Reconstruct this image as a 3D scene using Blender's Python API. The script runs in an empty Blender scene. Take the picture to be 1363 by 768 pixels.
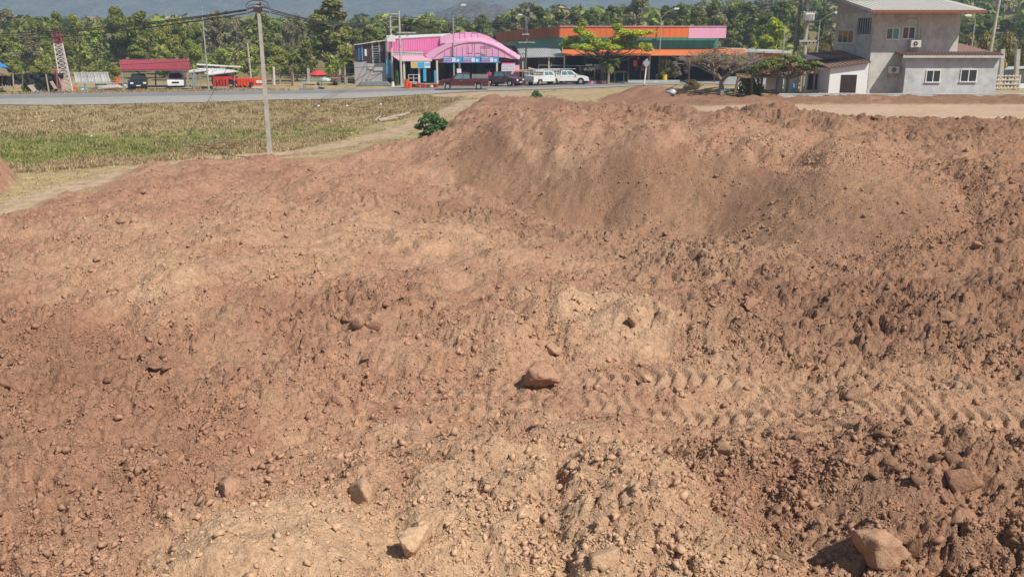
import bpy, math, random
import numpy as np
from mathutils import Vector, Matrix
random.seed(7)
rng = np.random.default_rng(7)
scene = bpy.context.scene
COL = scene.collection

# ------------------------------------------------------------------ camera
FPX, HOR, CAMZ = 1228.0, 40.0, 6.5
PITCH = math.atan((384 - HOR) / FPX)
cam_d = bpy.data.cameras.new('camera')
cam = bpy.data.objects.new('camera', cam_d)
COL.objects.link(cam)
cam.location = (0, 0, CAMZ)
cam.rotation_euler = (math.pi / 2 - PITCH, 0, 0)
cam_d.sensor_width = 36
cam_d.lens = FPX / 1363 * 36
cam_d.clip_start = 0.3
cam_d.clip_end = 30000
scene.camera = cam

# ------------------------------------------------------------------ light
SUN_EL, SUN_AZ = math.radians(50), math.radians(46)      # az: right of straight behind the camera
sun_vec = Vector((math.sin(SUN_AZ) * math.cos(SUN_EL), -math.cos(SUN_AZ) * math.cos(SUN_EL), math.sin(SUN_EL)))
w = bpy.data.worlds.new('World'); scene.world = w; w.use_nodes = True
nt = w.node_tree
bg = nt.nodes['Background']
sky = nt.nodes.new('ShaderNodeTexSky')
sky.sky_type = 'NISHITA'; sky.sun_disc = False
sky.sun_elevation = SUN_EL
sky.sun_rotation = math.atan2(sun_vec.x, sun_vec.y)
sky.dust_density = 0.6
nt.links.new(sky.outputs[0], bg.inputs[0]); bg.inputs[1].default_value = 0.075
sd = bpy.data.lights.new('sun', 'SUN'); sd.energy = 5.0; sd.angle = math.radians(0.5); sd.color = (1.0, 0.94, 0.85)
sun = bpy.data.objects.new('sun', sd); COL.objects.link(sun)
sun.rotation_euler = sun_vec.to_track_quat('Z', 'Y').to_euler()
scene.view_settings.view_transform = 'Standard'
scene.view_settings.look = 'None'
scene.view_settings.exposure = 0.15
scene.view_settings.gamma = 1.0
scene.cycles.volume_bounces = 0
scene.cycles.max_bounces = 6
scene.cycles.transparent_max_bounces = 12

# ------------------------------------------------------------------ survey helpers (photo pixel -> place)
CP, SP = math.cos(PITCH), math.sin(PITCH)
def ray(px, py):
    u = (px - 681.5) / FPX; v = (384 - py) / FPX
    return u, CP + v * SP, -SP + v * CP
def G(px, py, z=0.0):
    a, b, c = ray(px, py); t = (z - CAMZ) / c
    return a * t, b * t
def Q(px, py, Y):
    a, b, c = ray(px, py); t = Y / b
    return a * t, CAMZ + c * t
def QX(px, Y, py=100): return Q(px, py, Y)[0]
def QZ(py, Y, px=681): return Q(px, py, Y)[1]

# ------------------------------------------------------------------ noise
def _h(ix, iy, seed):
    with np.errstate(over='ignore'):
        n = (ix.astype(np.int64) * 374761393 + iy.astype(np.int64) * 668265263 + seed * 1442695041) & 0xffffffff
        n = ((n ^ (n >> 13)) * 1274126177) & 0xffffffff
        n = n ^ (n >> 16)
        n = (n * 2246822519) & 0xffffffff
        n = n ^ (n >> 15)
    return n.astype(np.float64) / 4294967296.0
def pnoise(x, y, seed=0):
    x0 = np.floor(x); y0 = np.floor(y); fx = x - x0; fy = y - y0
    ux = fx * fx * fx * (fx * (fx * 6 - 15) + 10); uy = fy * fy * fy * (fy * (fy * 6 - 15) + 10)
    def g(i, j):
        a = _h(x0 + i, y0 + j, seed) * 6.2831853
        return np.cos(a) * (fx - i) + np.sin(a) * (fy - j)
    a = g(0, 0) * (1 - ux) + g(1, 0) * ux; b = g(0, 1) * (1 - ux) + g(1, 1) * ux
    return (a * (1 - uy) + b * uy) * 1.5
def fbm(x, y, seed=0, octs=4, gain=0.5):
    s = 0; a = 1
    for o in range(octs):
        s = s + a * pnoise(x * 2 ** o + 17.3 * o, y * 2 ** o - 9.1 * o, seed + o); a *= gain
    return s
def worley(x, y, seed=0):
    x0 = np.floor(x); y0 = np.floor(y)
    f1 = np.full(x.shape, 9.0); f2 = np.full(x.shape, 9.0); cid = np.zeros(x.shape)
    for i in (-1, 0, 1):
        for j in (-1, 0, 1):
            cx = x0 + i; cy = y0 + j
            d = np.hypot(cx + _h(cx, cy, seed) - x, cy + _h(cx, cy, seed + 7) - y)
            n = d < f1
            f2 = np.where(n, f1, np.minimum(f2, d))
            cid = np.where(n, _h(cx, cy, seed + 13), cid)
            f1 = np.where(n, d, f1)
    return f1, f2, cid
def sstep(a, b, x):
    t = np.clip((x - a) / (b - a), 0, 1); return t * t * (3 - 2 * t)

# ------------------------------------------------------------------ mesh helpers
def mesh_np(name, V, F, mat=None, col=None, smooth=False):
    """V (n,3), F (m,k) numpy -> mesh"""
    me = bpy.data.meshes.new(name)
    V = np.asarray(V, np.float32); F = np.asarray(F, np.int32); k = F.shape[1]
    me.vertices.add(len(V)); me.vertices.foreach_set('co', V.ravel())
    me.loops.add(F.size); me.loops.foreach_set('vertex_index', F.ravel())
    me.polygons.add(len(F)); me.polygons.foreach_set('loop_start', np.arange(0, F.size, k, dtype=np.int32))
    try: me.polygons.foreach_set('loop_total', np.full(len(F), k, np.int32))
    except Exception: pass
    if smooth: me.polygons.foreach_set('use_smooth', np.ones(len(F), bool))
    me.update(calc_edges=True)
    if col is not None:
        a = me.color_attributes.new('col', 'FLOAT_COLOR', 'POINT')
        c = np.ones((len(V), 4), np.float32); c[:, :3] = col; a.data.foreach_set('color', c.ravel())
    if mat: me.materials.append(mat)
    return me
def link(name, me, parent=None, **props):
    o = bpy.data.objects.new(name, me); COL.objects.link(o)
    if parent is not None: o.parent = parent
    for k, v in props.items(): o[k] = v
    return o
def empty(name, label, cat, loc=(0, 0, 0), rz=0.0, group=None):
    o = bpy.data.objects.new(name, None); COL.objects.link(o); o.empty_display_size = 0.3
    o.location = loc; o.rotation_euler = (0, 0, rz)
    o['label'] = label; o['category'] = cat
    if group: o['group'] = group
    return o
def tag(o, label, cat, group=None):
    o['label'] = label; o['category'] = cat
    if group: o['group'] = group
    return o
def dup(root, loc=None, rz=None, scale=None, label=None, group=None):
    r = root.copy(); COL.objects.link(r)
    if loc is not None: r.location = loc
    if rz is not None: r.rotation_euler = (r.rotation_euler[0], r.rotation_euler[1], rz)
    if scale is not None: r.scale = scale
    if label: r['label'] = label
    if group: r['group'] = group
    for ch in list(root.children):
        c = ch.copy(); COL.objects.link(c); c.parent = r
        for g in list(ch.children):
            d = g.copy(); COL.objects.link(d); d.parent = c
    return r

class MB:
    def __init__(s): s.v = []; s.f = []
    def add(s, vs, fs):
        n = len(s.v); s.v += [tuple(v) for v in vs]; s.f += [tuple(i + n for i in f) for f in fs]; return s
    def box(s, x0, x1, y0, y1, z0, z1):
        v = [(x, y, z) for z in (z0, z1) for y in (y0, y1) for x in (x0, x1)]
        return s.add(v, [(0, 2, 3, 1), (4, 5, 7, 6), (0, 1, 5, 4), (2, 6, 7, 3), (0, 4, 6, 2), (1, 3, 7, 5)])
    def tube(s, p, q, r0, r1=None, n=8, cap=True):
        p = Vector(p); q = Vector(q); r1 = r0 if r1 is None else r1
        d = (q - p).normalized(); a = d.orthogonal().normalized(); b = d.cross(a)
        vs = [c + (a * math.cos(t) + b * math.sin(t)) * r for c, r in ((p, r0), (q, r1)) for t in [2 * math.pi * k / n for k in range(n)]]
        fs = [(k, (k + 1) % n, n + (k + 1) % n, n + k) for k in range(n)]
        if cap: fs += [tuple(range(n))[::-1], tuple(range(n, 2 * n))]
        return s.add(vs, fs)
    def beam(s, p, q, w, h=None):
        p = Vector(p); q = Vector(q); h = h or w
        d = (q - p).normalized()
        a = Vector((0, 0, 1)).cross(d)
        a = a.normalized() if a.length > 1e-3 else Vector((1, 0, 0))
        b = d.cross(a)
        vs = [c + a * i * w / 2 + b * j * h / 2 for c in (p, q) for i, j in ((-1, -1), (1, -1), (1, 1), (-1, 1))]
        return s.add(vs, [(0, 3, 2, 1), (4, 5, 6, 7), (0, 1, 5, 4), (1, 2, 6, 5), (2, 3, 7, 6), (3, 0, 4, 7)])
    def path(s, pts, r, n=6):
        for a, b in zip(pts[:-1], pts[1:]): s.tube(a, b, r, r, n)
        return s
    def prism(s, poly, axis, a, b):
        """poly: list of 2D pts; axis 'y': pts=(x,z) extruded y a..b; 'x': (y,z); 'z': (x,y)"""
        def P(u, v, t): return {'y': (u, t, v), 'x': (t, u, v), 'z': (u, v, t)}[axis]
        n = len(poly)
        vs = [P(u, v, a) for u, v in poly] + [P(u, v, b) for u, v in poly]
        fs = [tuple(range(n)), tuple(range(n, 2 * n))[::-1]] + [(k, n + k, n + (k + 1) % n, (k + 1) % n) for k in range(n)]
        return s.add(vs, fs)
    def slab(s, quad, t):
        """four corners, thickened downward by t"""
        q = [Vector(p) for p in quad]
        n = (q[1] - q[0]).cross(q[3] - q[0]).normalized()
        if n.z < 0: n = -n
        vs = q + [p - n * t for p in q]
        return s.add(vs, [(0, 1, 2, 3), (7, 6, 5, 4), (0, 4, 5, 1), (1, 5, 6, 2), (2, 6, 7, 3), (3, 7, 4, 0)])
    def build(s, name, mat, parent=None, smooth=False, bevel=0, **props):
        import bmesh
        me = bpy.data.meshes.new(name); me.from_pydata(s.v, [], s.f)
        bm = bmesh.new(); bm.from_mesh(me)
        bmesh.ops.recalc_face_normals(bm, faces=bm.faces)
        if bevel: bmesh.ops.bevel(bm, geom=bm.edges[:], offset=bevel, segments=2, affect='EDGES', profile=0.6)
        bm.to_mesh(me); bm.free()
        me.materials.append(mat)
        if smooth:
            me.polygons.foreach_set('use_smooth', [True] * len(me.polygons))
        return link(name, me, parent, **props)

# ------------------------------------------------------------------ materials
def mat(name, rgb, rough=0.7, var=0.15, scale=3.0, bump=0.0, bscale=30.0, metal=0.0, spec=0.3, attr=False, obj_var=0.0, hue=0.0, trans=0.0, dirt=None, dscale=0.6):
    m = bpy.data.materials.new(name); m.use_nodes = True
    t = m.node_tree; L = t.links; N = t.nodes
    b = N['Principled BSDF']; b.inputs['Roughness'].default_value = rough
    b.inputs['Metallic'].default_value = metal; b.inputs['Specular IOR Level'].default_value = spec
    geo = N.new('ShaderNodeTexCoord')
    if attr:
        c = N.new('ShaderNodeAttribute'); c.attribute_name = 'col'; src = c.outputs['Color']
    else:
        c = N.new('ShaderNodeRGB'); c.outputs[0].default_value = (*rgb, 1); src = c.outputs[0]
    n = N.new('ShaderNodeTexNoise'); n.inputs['Scale'].default_value = scale; n.inputs['Detail'].default_value = 5
    n.inputs['Roughness'].default_value = 0.65
    L.new(geo.outputs['Object'], n.inputs['Vector'])
    mr = N.new('ShaderNodeMapRange'); mr.inputs['From Min'].default_value = 0.25; mr.inputs['From Max'].default_value = 0.75
    mr.inputs['To Min'].default_value = 1 - var; mr.inputs['To Max'].default_value = 1 + var
    L.new(n.outputs['Fac'], mr.inputs['Value'])
    vm = N.new('ShaderNodeVectorMath'); vm.operation = 'SCALE'
    L.new(src, vm.inputs[0]); L.new(mr.outputs[0], vm.inputs['Scale']); out = vm.outputs[0]
    if dirt:
        n2 = N.new('ShaderNodeTexNoise'); n2.inputs['Scale'].default_value = dscale; n2.inputs['Detail'].default_value = 6; n2.inputs['Roughness'].default_value = 0.7
        L.new(geo.outputs['Object'], n2.inputs['Vector'])
        r2 = N.new('ShaderNodeMapRange'); r2.inputs['From Min'].default_value = 0.5; r2.inputs['From Max'].default_value = 0.72
        r2.inputs['To Max'].default_value = 0.8; L.new(n2.outputs['Fac'], r2.inputs['Value'])
        mx = N.new('ShaderNodeMixRGB'); mx.inputs[2].default_value = (*dirt, 1)
        L.new(r2.outputs[0], mx.inputs[0]); L.new(out, mx.inputs[1]); out = mx.outputs[0]
    if obj_var:
        oi = N.new('ShaderNodeObjectInfo')
        hs = N.new('ShaderNodeHueSaturation')
        a1 = N.new('ShaderNodeMapRange'); a1.inputs['To Min'].default_value = 0.5 - hue; a1.inputs['To Max'].default_value = 0.5 + hue
        a2 = N.new('ShaderNodeMapRange'); a2.inputs['To Min'].default_value = 1 - obj_var; a2.inputs['To Max'].default_value = 1 + obj_var
        L.new(oi.outputs['Random'], a1.inputs['Value']); L.new(oi.outputs['Random'], a2.inputs['Value'])
        L.new(a1.outputs[0], hs.inputs['Hue']); L.new(a2.outputs[0], hs.inputs['Value']); L.new(out, hs.inputs['Color']); out = hs.outputs[0]
    L.new(out, b.inputs['Base Color'])
    if bump:
        n3 = N.new('ShaderNodeTexNoise'); n3.inputs['Scale'].default_value = bscale; n3.inputs['Detail'].default_value = 6; n3.inputs['Roughness'].default_value = 0.7
        L.new(geo.outputs['Object'], n3.inputs['Vector'])
        bp = N.new('ShaderNodeBump'); bp.inputs['Strength'].default_value = 1.0; bp.inputs['Distance'].default_value = bump
        L.new(n3.outputs['Fac'], bp.inputs['Height']); L.new(bp.outputs[0], b.inputs['Normal'])
    if trans:
        tr = N.new('ShaderNodeBsdfTranslucent'); L.new(out, tr.inputs['Color'])
        ms = N.new('ShaderNodeMixShader'); ms.inputs[0].default_value = trans
        L.new(b.outputs[0], ms.inputs[1]); L.new(tr.outputs[0], ms.inputs[2]); L.new(ms.outputs[0], N['Material Output'].inputs[0])
    return m
NCRUMB = 330000
# ------------------------------------------------------------------ terrain: control points read off the photo
def ctrl(pts):
    a = []
    for px, py, z in pts:
        x, y = G(px, py, z); a.append((x, y, z))
    return a
class RBF:
    def __init__(s, pts, lam=0.02):
        P = np.array(pts, float); s.c = P[:, :2]; n = len(P)
        D = np.hypot(s.c[:, None, 0] - s.c[None, :, 0], s.c[:, None, 1] - s.c[None, :, 1])
        A = np.zeros((n + 1, n + 1)); A[:n, :n] = -D + np.eye(n) * -lam; A[n, :n] = 1; A[:n, n] = 1
        b = np.zeros(n + 1); b[:n] = P[:, 2]
        s.w = np.linalg.solve(A, b)
    def __call__(s, x, y):
        r = np.full(x.shape, s.w[-1])
        for (cx, cy), w_ in zip(s.c, s.w[:-1]): r = r - w_ * np.sqrt((x - cx) ** 2 + (y - cy) ** 2 + 0.09)
        return r
GR = RBF(ctrl([(0,138,-.1),(0,165,-1.2),(0,205,-2),(0,240,-1.9),(0,285,-1.9),(200,134,-.1),(200,160,-1.2),(200,195,-2),(200,225,-1.8),
    (360,131,-.1),(360,155,-1.1),(360,185,-1.8),(360,212,-1.7),(500,126,-.1),(500,145,-.9),(500,170,-1.5),(500,195,-1.5),(590,180,-1.2),
    (620,123,0),(620,135,-.3),(720,121,0.02),(720,133,.4),(800,119,.0),(800,130,.6),(860,137,1.0),(830,118,.2),(870,117,.3),(950,150,1.2),(950,143,1.3),(1100,148,1.3),(1100,160,1.25),
    (1363,150,1.3),(1363,162,1.25),(1100,128,1.4),(1363,126,1.4),(950,125,1.1),(900,116,.3),(0,125,0),(200,122,0),(400,119,0),(600,116,0),(750,112,0),(900,109,0),(1000,112,.1)])
    + [(-200,90,-.3),(-60,10,-1.9),(60,10,0.9),(60,60,1.3),(90,75,1.4),(-80,60,-1.9),(-100,110,0),(-50,120,0),(0,120,0),(50,120,0.3),(100,110,1),(0,180,0),(-150,160,0),(150,160,1),(0,400,0),(200,400,0),(-200,400,0)])
SO = RBF(ctrl([(30,290,-1.75),(100,268,-1.7),(200,236,-1.65),(360,226,-1.6),(450,224,-1.55),(540,216,-1.55),(50,350,-1),(200,300,-.9),(350,300,-1),(0,450,-.9),
    (200,450,-.9),(420,400,-1.1),(500,300,-1.3),(560,255,-1.9),(600,330,-1.7),(700,350,-1.8),(550,450,-1.2),(700,440,-1.2),(800,450,-1.1),(300,540,-1.1),
    (600,540,-1.2),(900,530,-1.2),(1300,520,-1.2),(1000,600,-1.2),(300,640,-1.1),(0,600,-.9),(0,768,-.8),(300,768,-.7),(650,660,-.7),(850,680,-.6),
    (1000,740,-1.2),(1200,700,-.9),(1363,650,-.9),(1363,768,-.9),(602,250,-2.2),(680,271,-2.5),(738,284,-2.6),(809,293,-2.6),(944,310,-2.5),(1000,332,-2.3),
    (1053,347,-2.0),(1120,356,-1.8),(1363,370,-1.4),(900,400,-1.4),(1100,430,-1.5),(1363,450,-1.3),(600,168,.1),(640,150,.8),(670,145,1.0),(707,149,.85),
    (765,149,.8),(788,149,.8),(910,152,.9),(687,168,1.0),(744,178,.9),(849,188,1.05),(978,191,1.05),(1046,197,1.0),(1104,218,.9),(1189,218,.8),(1233,220,.8),
    (1363,228,.7),(800,158,.95),(900,168,.95),(1000,165,1.15),(1200,168,1.15),(1363,170,1.15),(1200,190,.9),(1363,195,.9),(565,215,-1.4),(580,195,-.8)])
    + [(-40,20,-1),(40,18,-1),(60,40,0.5),(60,55,1.2),(0,5,-.8),(-30,5,-1),(30,5,-1)], lam=0.05)

def poly_world(pts, z): return np.array([G(px, py, zz if (zz := z) is not None else 0) if len((px, py)) == 2 else 0 for px, py in pts])
def polyw(pts): return np.array([G(px, py, z) for px, py, z in pts])
SOIL = np.vstack([[(-45, 2)], [(-34, 24)], polyw([(-60,300,-1.9),(0,288,-1.9),(37,277,-1.9),(81,256,-1.9),(108,255,-1.8),(146,239,-1.8),(162,228,-1.8),(203,222,-1.8),(271,215,-1.7),(325,213,-1.7),
    (359,213,-1.7),(406,213,-1.6),(450,212,-1.6),(494,204,-1.6),(565,196,-1.3),(595,176,-1.0),(616,152,-.4),(640,137,.3),(670,131.5,.6),(707,134,.7),(765,136,.9),(788,136.5,1.0),(850,139,1.1),
    (910,143.5,1.25),(960,151,1.25),(1100,157,1.25),(1363,162,1.25),(1500,163,1.25)]), [(75, 52), (75, 2)]])
BERM = polyw([(838,137,1.1),(812,134.5,.9),(790,133,.8),(800,129,.7),(825,125,.7),(850,123,.7),(890,124,1.0),(960,126,1.2),(1020,126.5,1.3),(1363,124.5,1.4),(1600,124,1.4),(1600,141.5,1.3),(1363,141.5,1.3),(1100,141.5,1.3),(960,142,1.3),(890,139.5,1.2)])
HEAPL = polyw([(-80,225,-1.9),(-10,222,-1.9),(22,230,-1.9),(34,246,-1.9),(10,262,-1.9),(-80,268,-1.9)])
TRACK = polyw([(690,128,.5),(760,133.5,.9),(850,138.5,1.1),(920,141,1.25),(1100,141,1.3),(1600,141,1.3),(1600,164,1.25),(1363,162,1.25),(1100,157,1.25),(960,151,1.25),(905,143,1.25),(850,140,1.1),(770,137,.9),(700,134,.7)])
def sdist(poly, x, y):
    """signed distance, positive inside"""
    d = np.full(x.shape, 1e9); ins = np.zeros(x.shape, bool)
    n = len(poly)
    for i in range(n):
        ax, ay = poly[i]; bx, by = poly[(i + 1) % n]
        ex, ey = bx - ax, by - ay
        t = np.clip(((x - ax) * ex + (y - ay) * ey) / (ex * ex + ey * ey), 0, 1)
        d = np.minimum(d, np.hypot(x - ax - t * ex, y - ay - t * ey))
        c = ((ay > y) != (by > y)) & (x < ax + (y - ay) * ex / (ey if abs(ey) > 1e-9 else 1e-9))
        ins ^= c
    return np.where(ins, d, -d)

# heaps: px, py of the crest, base z, radius m, height m
HEAPS = [(G(px, py, z), r, a) for px, py, z, r, a in [
    (222,400,-.9,2.6,.55),(340,285,-1,2.2,.3),(430,245,-1.2,2.4,.45),(250,232,-1.2,2.2,.35),(520,226,-1.3,2,.35),(640,273,-1.6,1.8,.4),(655,292,-1.6,1.5,.35),
    (720,312,-1.6,1.7,.35),(810,306,-1.7,1.8,.4),(600,300,-1.5,1.8,.35),(565,335,-1.5,1.8,.3),(480,265,-1.3,2,.35),(650,335,-1.5,1.9,.35),(700,345,-1.5,1.4,.3),
    (800,425,-1.1,2.6,.4),(900,440,-1.1,1.6,.3),(640,455,-1.2,1.4,.22),(660,640,-.8,1.5,.12),(590,690,-.8,1.3,.1),(855,650,-.8,1.6,.15),(900,720,-.9,1.3,.1),(340,745,-.8,2.2,.4),(485,665,-.9,.55,.4),(690,160,1.0,2,.5),(740,172,.9,2,.45),
    (657,144,1.2,2.4,.35),(760,148,1.0,1.8,.3),(880,160,1.1,2.2,.3),(925,155,1.1,2.0,.15),(1010,163,1.1,2,.45),(1050,170,1.1,3,.4),(1150,178,1,2.5,.3),(960,186,.9,2,.35),(1300,215,.8,2,.4),(1140,216,.8,1.6,.3),
    (935,335,-1.7,2.0,.4),(1245,650,-1,1.6,.35),(1180,735,-1,.8,.2),(1105,645,-1.1,1.6,.45),(1040,470,-1.4,1.5,-.12),(1000,640,-1.1,1.2,.25),(300,660,-1,1.2,.25),
    (930,310,-1.7,1.5,.3),(1290,690,-1,1.2,.4),(560,230,-1.5,1.5,.3)]]
rr = random.Random(3); RH = []
for k in range(130):
    px = rr.uniform(-80, 760); py = 225 + 260 * rr.random() ** 1.4
    if px > 540 and py < 300: continue
    RH.append((G(px, py, -1.2), rr.uniform(.9, 2.2), rr.uniform(.2, .5)))
for k in range(60):
    RH.append((G(rr.uniform(720, 1450), rr.uniform(156, 205), 1.0), rr.uniform(.8, 2.0), rr.uniform(.15, .45)))
for k in range(26):
    RH.append((G(rr.uniform(900, 1480), rr.uniform(340, 480), -1.4), rr.uniform(.5, 1.4), rr.uniform(.1, .35)))
BH = [(G(px, py, z), r, a) for px, py, z, r, a in [(832,130,.8,1.8,.35),(852,128,.8,1.8,.75),(872,129,.9,1.8,.65),(893,130,.9,1.8,.5),(915,131,1,1.8,.4)]]
for k in range(70):
    px = rr.uniform(905, 1590); BH.append((G(px, rr.uniform(129, 136.5), 1.3), rr.uniform(.8, 1.8), rr.uniform(.1, .28)))
LH = [(G(px, py, -1.8), r, a) for px, py, r, a in [(-40,240,3,.9),(5,240,1.8,.6),(-10,252,1.6,.5),(-70,250,3,.9)]]

# field roughness (0 smooth .. 1 very cloddy) and paleness, read off the photo
def field(pts, lam=0.3): return RBF(ctrl3(pts), lam)
def ctrl3(pts): return [(*G(px, py, z), v) for px, py, z, v in pts]
ROUGH = RBF(ctrl3([(200,260,-1.2,.45),(350,300,-1,.45),(100,330,-1,.6),(400,350,-1,.5),(600,300,-1.5,.5),(700,350,-1.5,.4),(560,360,-1.4,.3),(300,450,-.9,.7),(50,500,-.9,.8),
    (100,700,-.8,.8),(220,400,-.9,.35),(340,740,-.7,.15),(450,430,-1.1,.8),(600,450,-1.2,.65),(560,520,-1.2,.3),(400,560,-1.1,.35),(800,420,-1,.35),(700,650,-.7,.5),(850,680,-.6,.55),
    (600,560,-1.2,.35),(900,560,-1.2,.25),(1200,560,-1.2,.35),(1100,600,-1.2,.4),(850,520,-1.2,.3),(1300,520,-1.2,.3),(1100,430,-1.5,1.0),(1000,380,-1.6,.9),(1300,420,-1.4,1.0),(950,460,-1.3,.9),(1200,480,-1.3,.9),
    (1050,700,-1,.85),(1250,700,-1,.8),(1340,600,-1,.7),(620,255,-1.5,1),(700,278,-1.9,1.1),(820,298,-1.9,1.1),(950,320,-1.9,1.1),(750,230,-.3,.3),(850,240,-.4,.3),(680,210,-.2,.35),(1000,250,-.3,.3),
    (1100,290,-.5,.3),(1200,280,-.5,.3),(1250,330,-1,.5),(1340,290,-.4,.6),(700,150,1.3,.9),(800,160,1.2,.9),(1000,170,1.1,1.0),(1200,180,1,.9),(1340,180,1,.8),(620,180,.3,.2)]), 0.4)
PALE = RBF(ctrl3([(200,260,-1.2,.1),(430,290,-1,.5),(340,300,-1,.5),(220,390,-.9,.75),(100,450,-.9,.15),(450,450,-1.1,.1),(600,340,-1.5,.6),(700,380,-1.4,.4),(680,290,-1.6,.4),(780,415,-1,.7),(850,420,-1,.7),(480,560,-1.1,.45),
    (250,600,-1,.15),(60,680,-.8,.1),(340,740,-.7,1),(480,700,-.7,.9),(600,650,-.7,.85),(700,640,-.6,.9),(860,640,-.6,.9),(930,700,-.8,.8),(1060,680,-1,.3),(1250,700,-1,.15),(1340,560,-1.1,.35),(1000,545,-1.2,.5),(1000,515,-1.2,.65),
    (800,540,-1.2,.5),(1200,520,-1.2,.55),(1100,430,-1.5,.0),(1300,420,-1.4,.0),(950,335,-1.6,.7),(1000,240,-.2,.35),(800,230,-.3,.35),(1200,300,-.6,.1),(1340,280,-.4,-.15),(1200,215,.9,.6),(700,160,1.2,.25),(1000,165,1.2,.1),
    (1300,175,1.1,-.2),(620,180,.3,.3),(1000,400,-1.5,-.05),(560,400,-1.3,.2)]), 0.4)
SLOPE = polyw([(600,172,.3),(640,160,.6),(700,185,.6),(800,195,.7),(900,200,.6),(1000,205,.6),(1090,225,.6),(1190,232,.4),(1260,240,.3),(1290,300,-.6),(1150,335,-1.4),(1000,315,-1.5),(900,285,-1.5),(800,275,-1.5),(700,255,-1.3),(600,235,-1.3),(572,215,-1.2)])

def domes(x, y, hs, k=2.2, mx=False, dome=False):
    h = np.zeros(x.shape)
    for (hx, hy), r, a in hs:
        m = (np.abs(x - hx) < r * 1.7) & (np.abs(y - hy) < r * 1.7)
        if not m.any(): continue
        d = np.hypot(x[m] - hx, y[m] - hy) / r
        if dome: h[m] = np.maximum(h[m], a * (1 - d ** 2)); continue
        q = a * np.exp(-d ** k * 1.1); h[m] = np.maximum(h[m], q) if mx else h[m] + q
    return h
LANES = [  # y-line px points, half width
    [(560,528,-1.2),(700,522,-1.2),(820,513,-1.2),(1000,517,-1.2),(1200,520,-1.2),(1500,524,-1.2)],
    [(600,548,-1.2),(760,548,-1.2),(1000,550,-1.2),(1200,556,-1.2),(1500,566,-1.2)],
    [(930,590,-1.2),(1100,600,-1.2),(1300,612,-1.2),(1500,622,-1.2)]]
LANES = [polyw(l) for l in LANES]

MOUNDS = [(polyw([(a, b, -.9) for a, b in p]), h, w, pl, sm) for p, h, w, pl, sm in [
    ([(575,628),(650,606),(735,615),(746,640),(741,700),(746,790),(740,860),(540,860),(525,700)], .20, .45, .35, .3),
    ([(755,645),(790,618),(850,610),(900,640),(950,690),(1000,765),(1050,860),(752,860),(750,700)], .28, .30, .35, .3),
    ([(190,775),(290,728),(400,700),(470,712),(500,800),(490,860),(170,860)], .26, .8, .45, .9),
    ([(722,428),(752,405),(800,397),(880,410),(918,445),(890,474),(780,476),(740,462)], .24, .5, .4, .55),
    ([(150,440),(170,405),(225,385),(275,392),(290,430),(230,470),(165,480)], .30, .9, .35, .7)]]
def mounds(x, y):
    h = np.zeros(x.shape); pl = np.zeros(x.shape); sm = np.zeros(x.shape)
    wx = x + .22 * pnoise(x * 1.3, y * 1.3, 45); wy = y + .22 * pnoise(x * 1.3, y * 1.3, 46)
    for p, a, w_, q, s in MOUNDS:
        if not ((x > p[:, 0].min() - 1) & (x < p[:, 0].max() + 1) & (y > p[:, 1].min() - 1) & (y < p[:, 1].max() + 1)).any(): continue
        d = sdist(p, wx, wy); m = sstep(-.05, w_, d); h = h + a * m * (1 + .25 * np.clip(d, 0, 1.2)); pl = np.maximum(pl, m * q); sm = np.maximum(sm, m * s)
    return h, pl, sm
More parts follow.
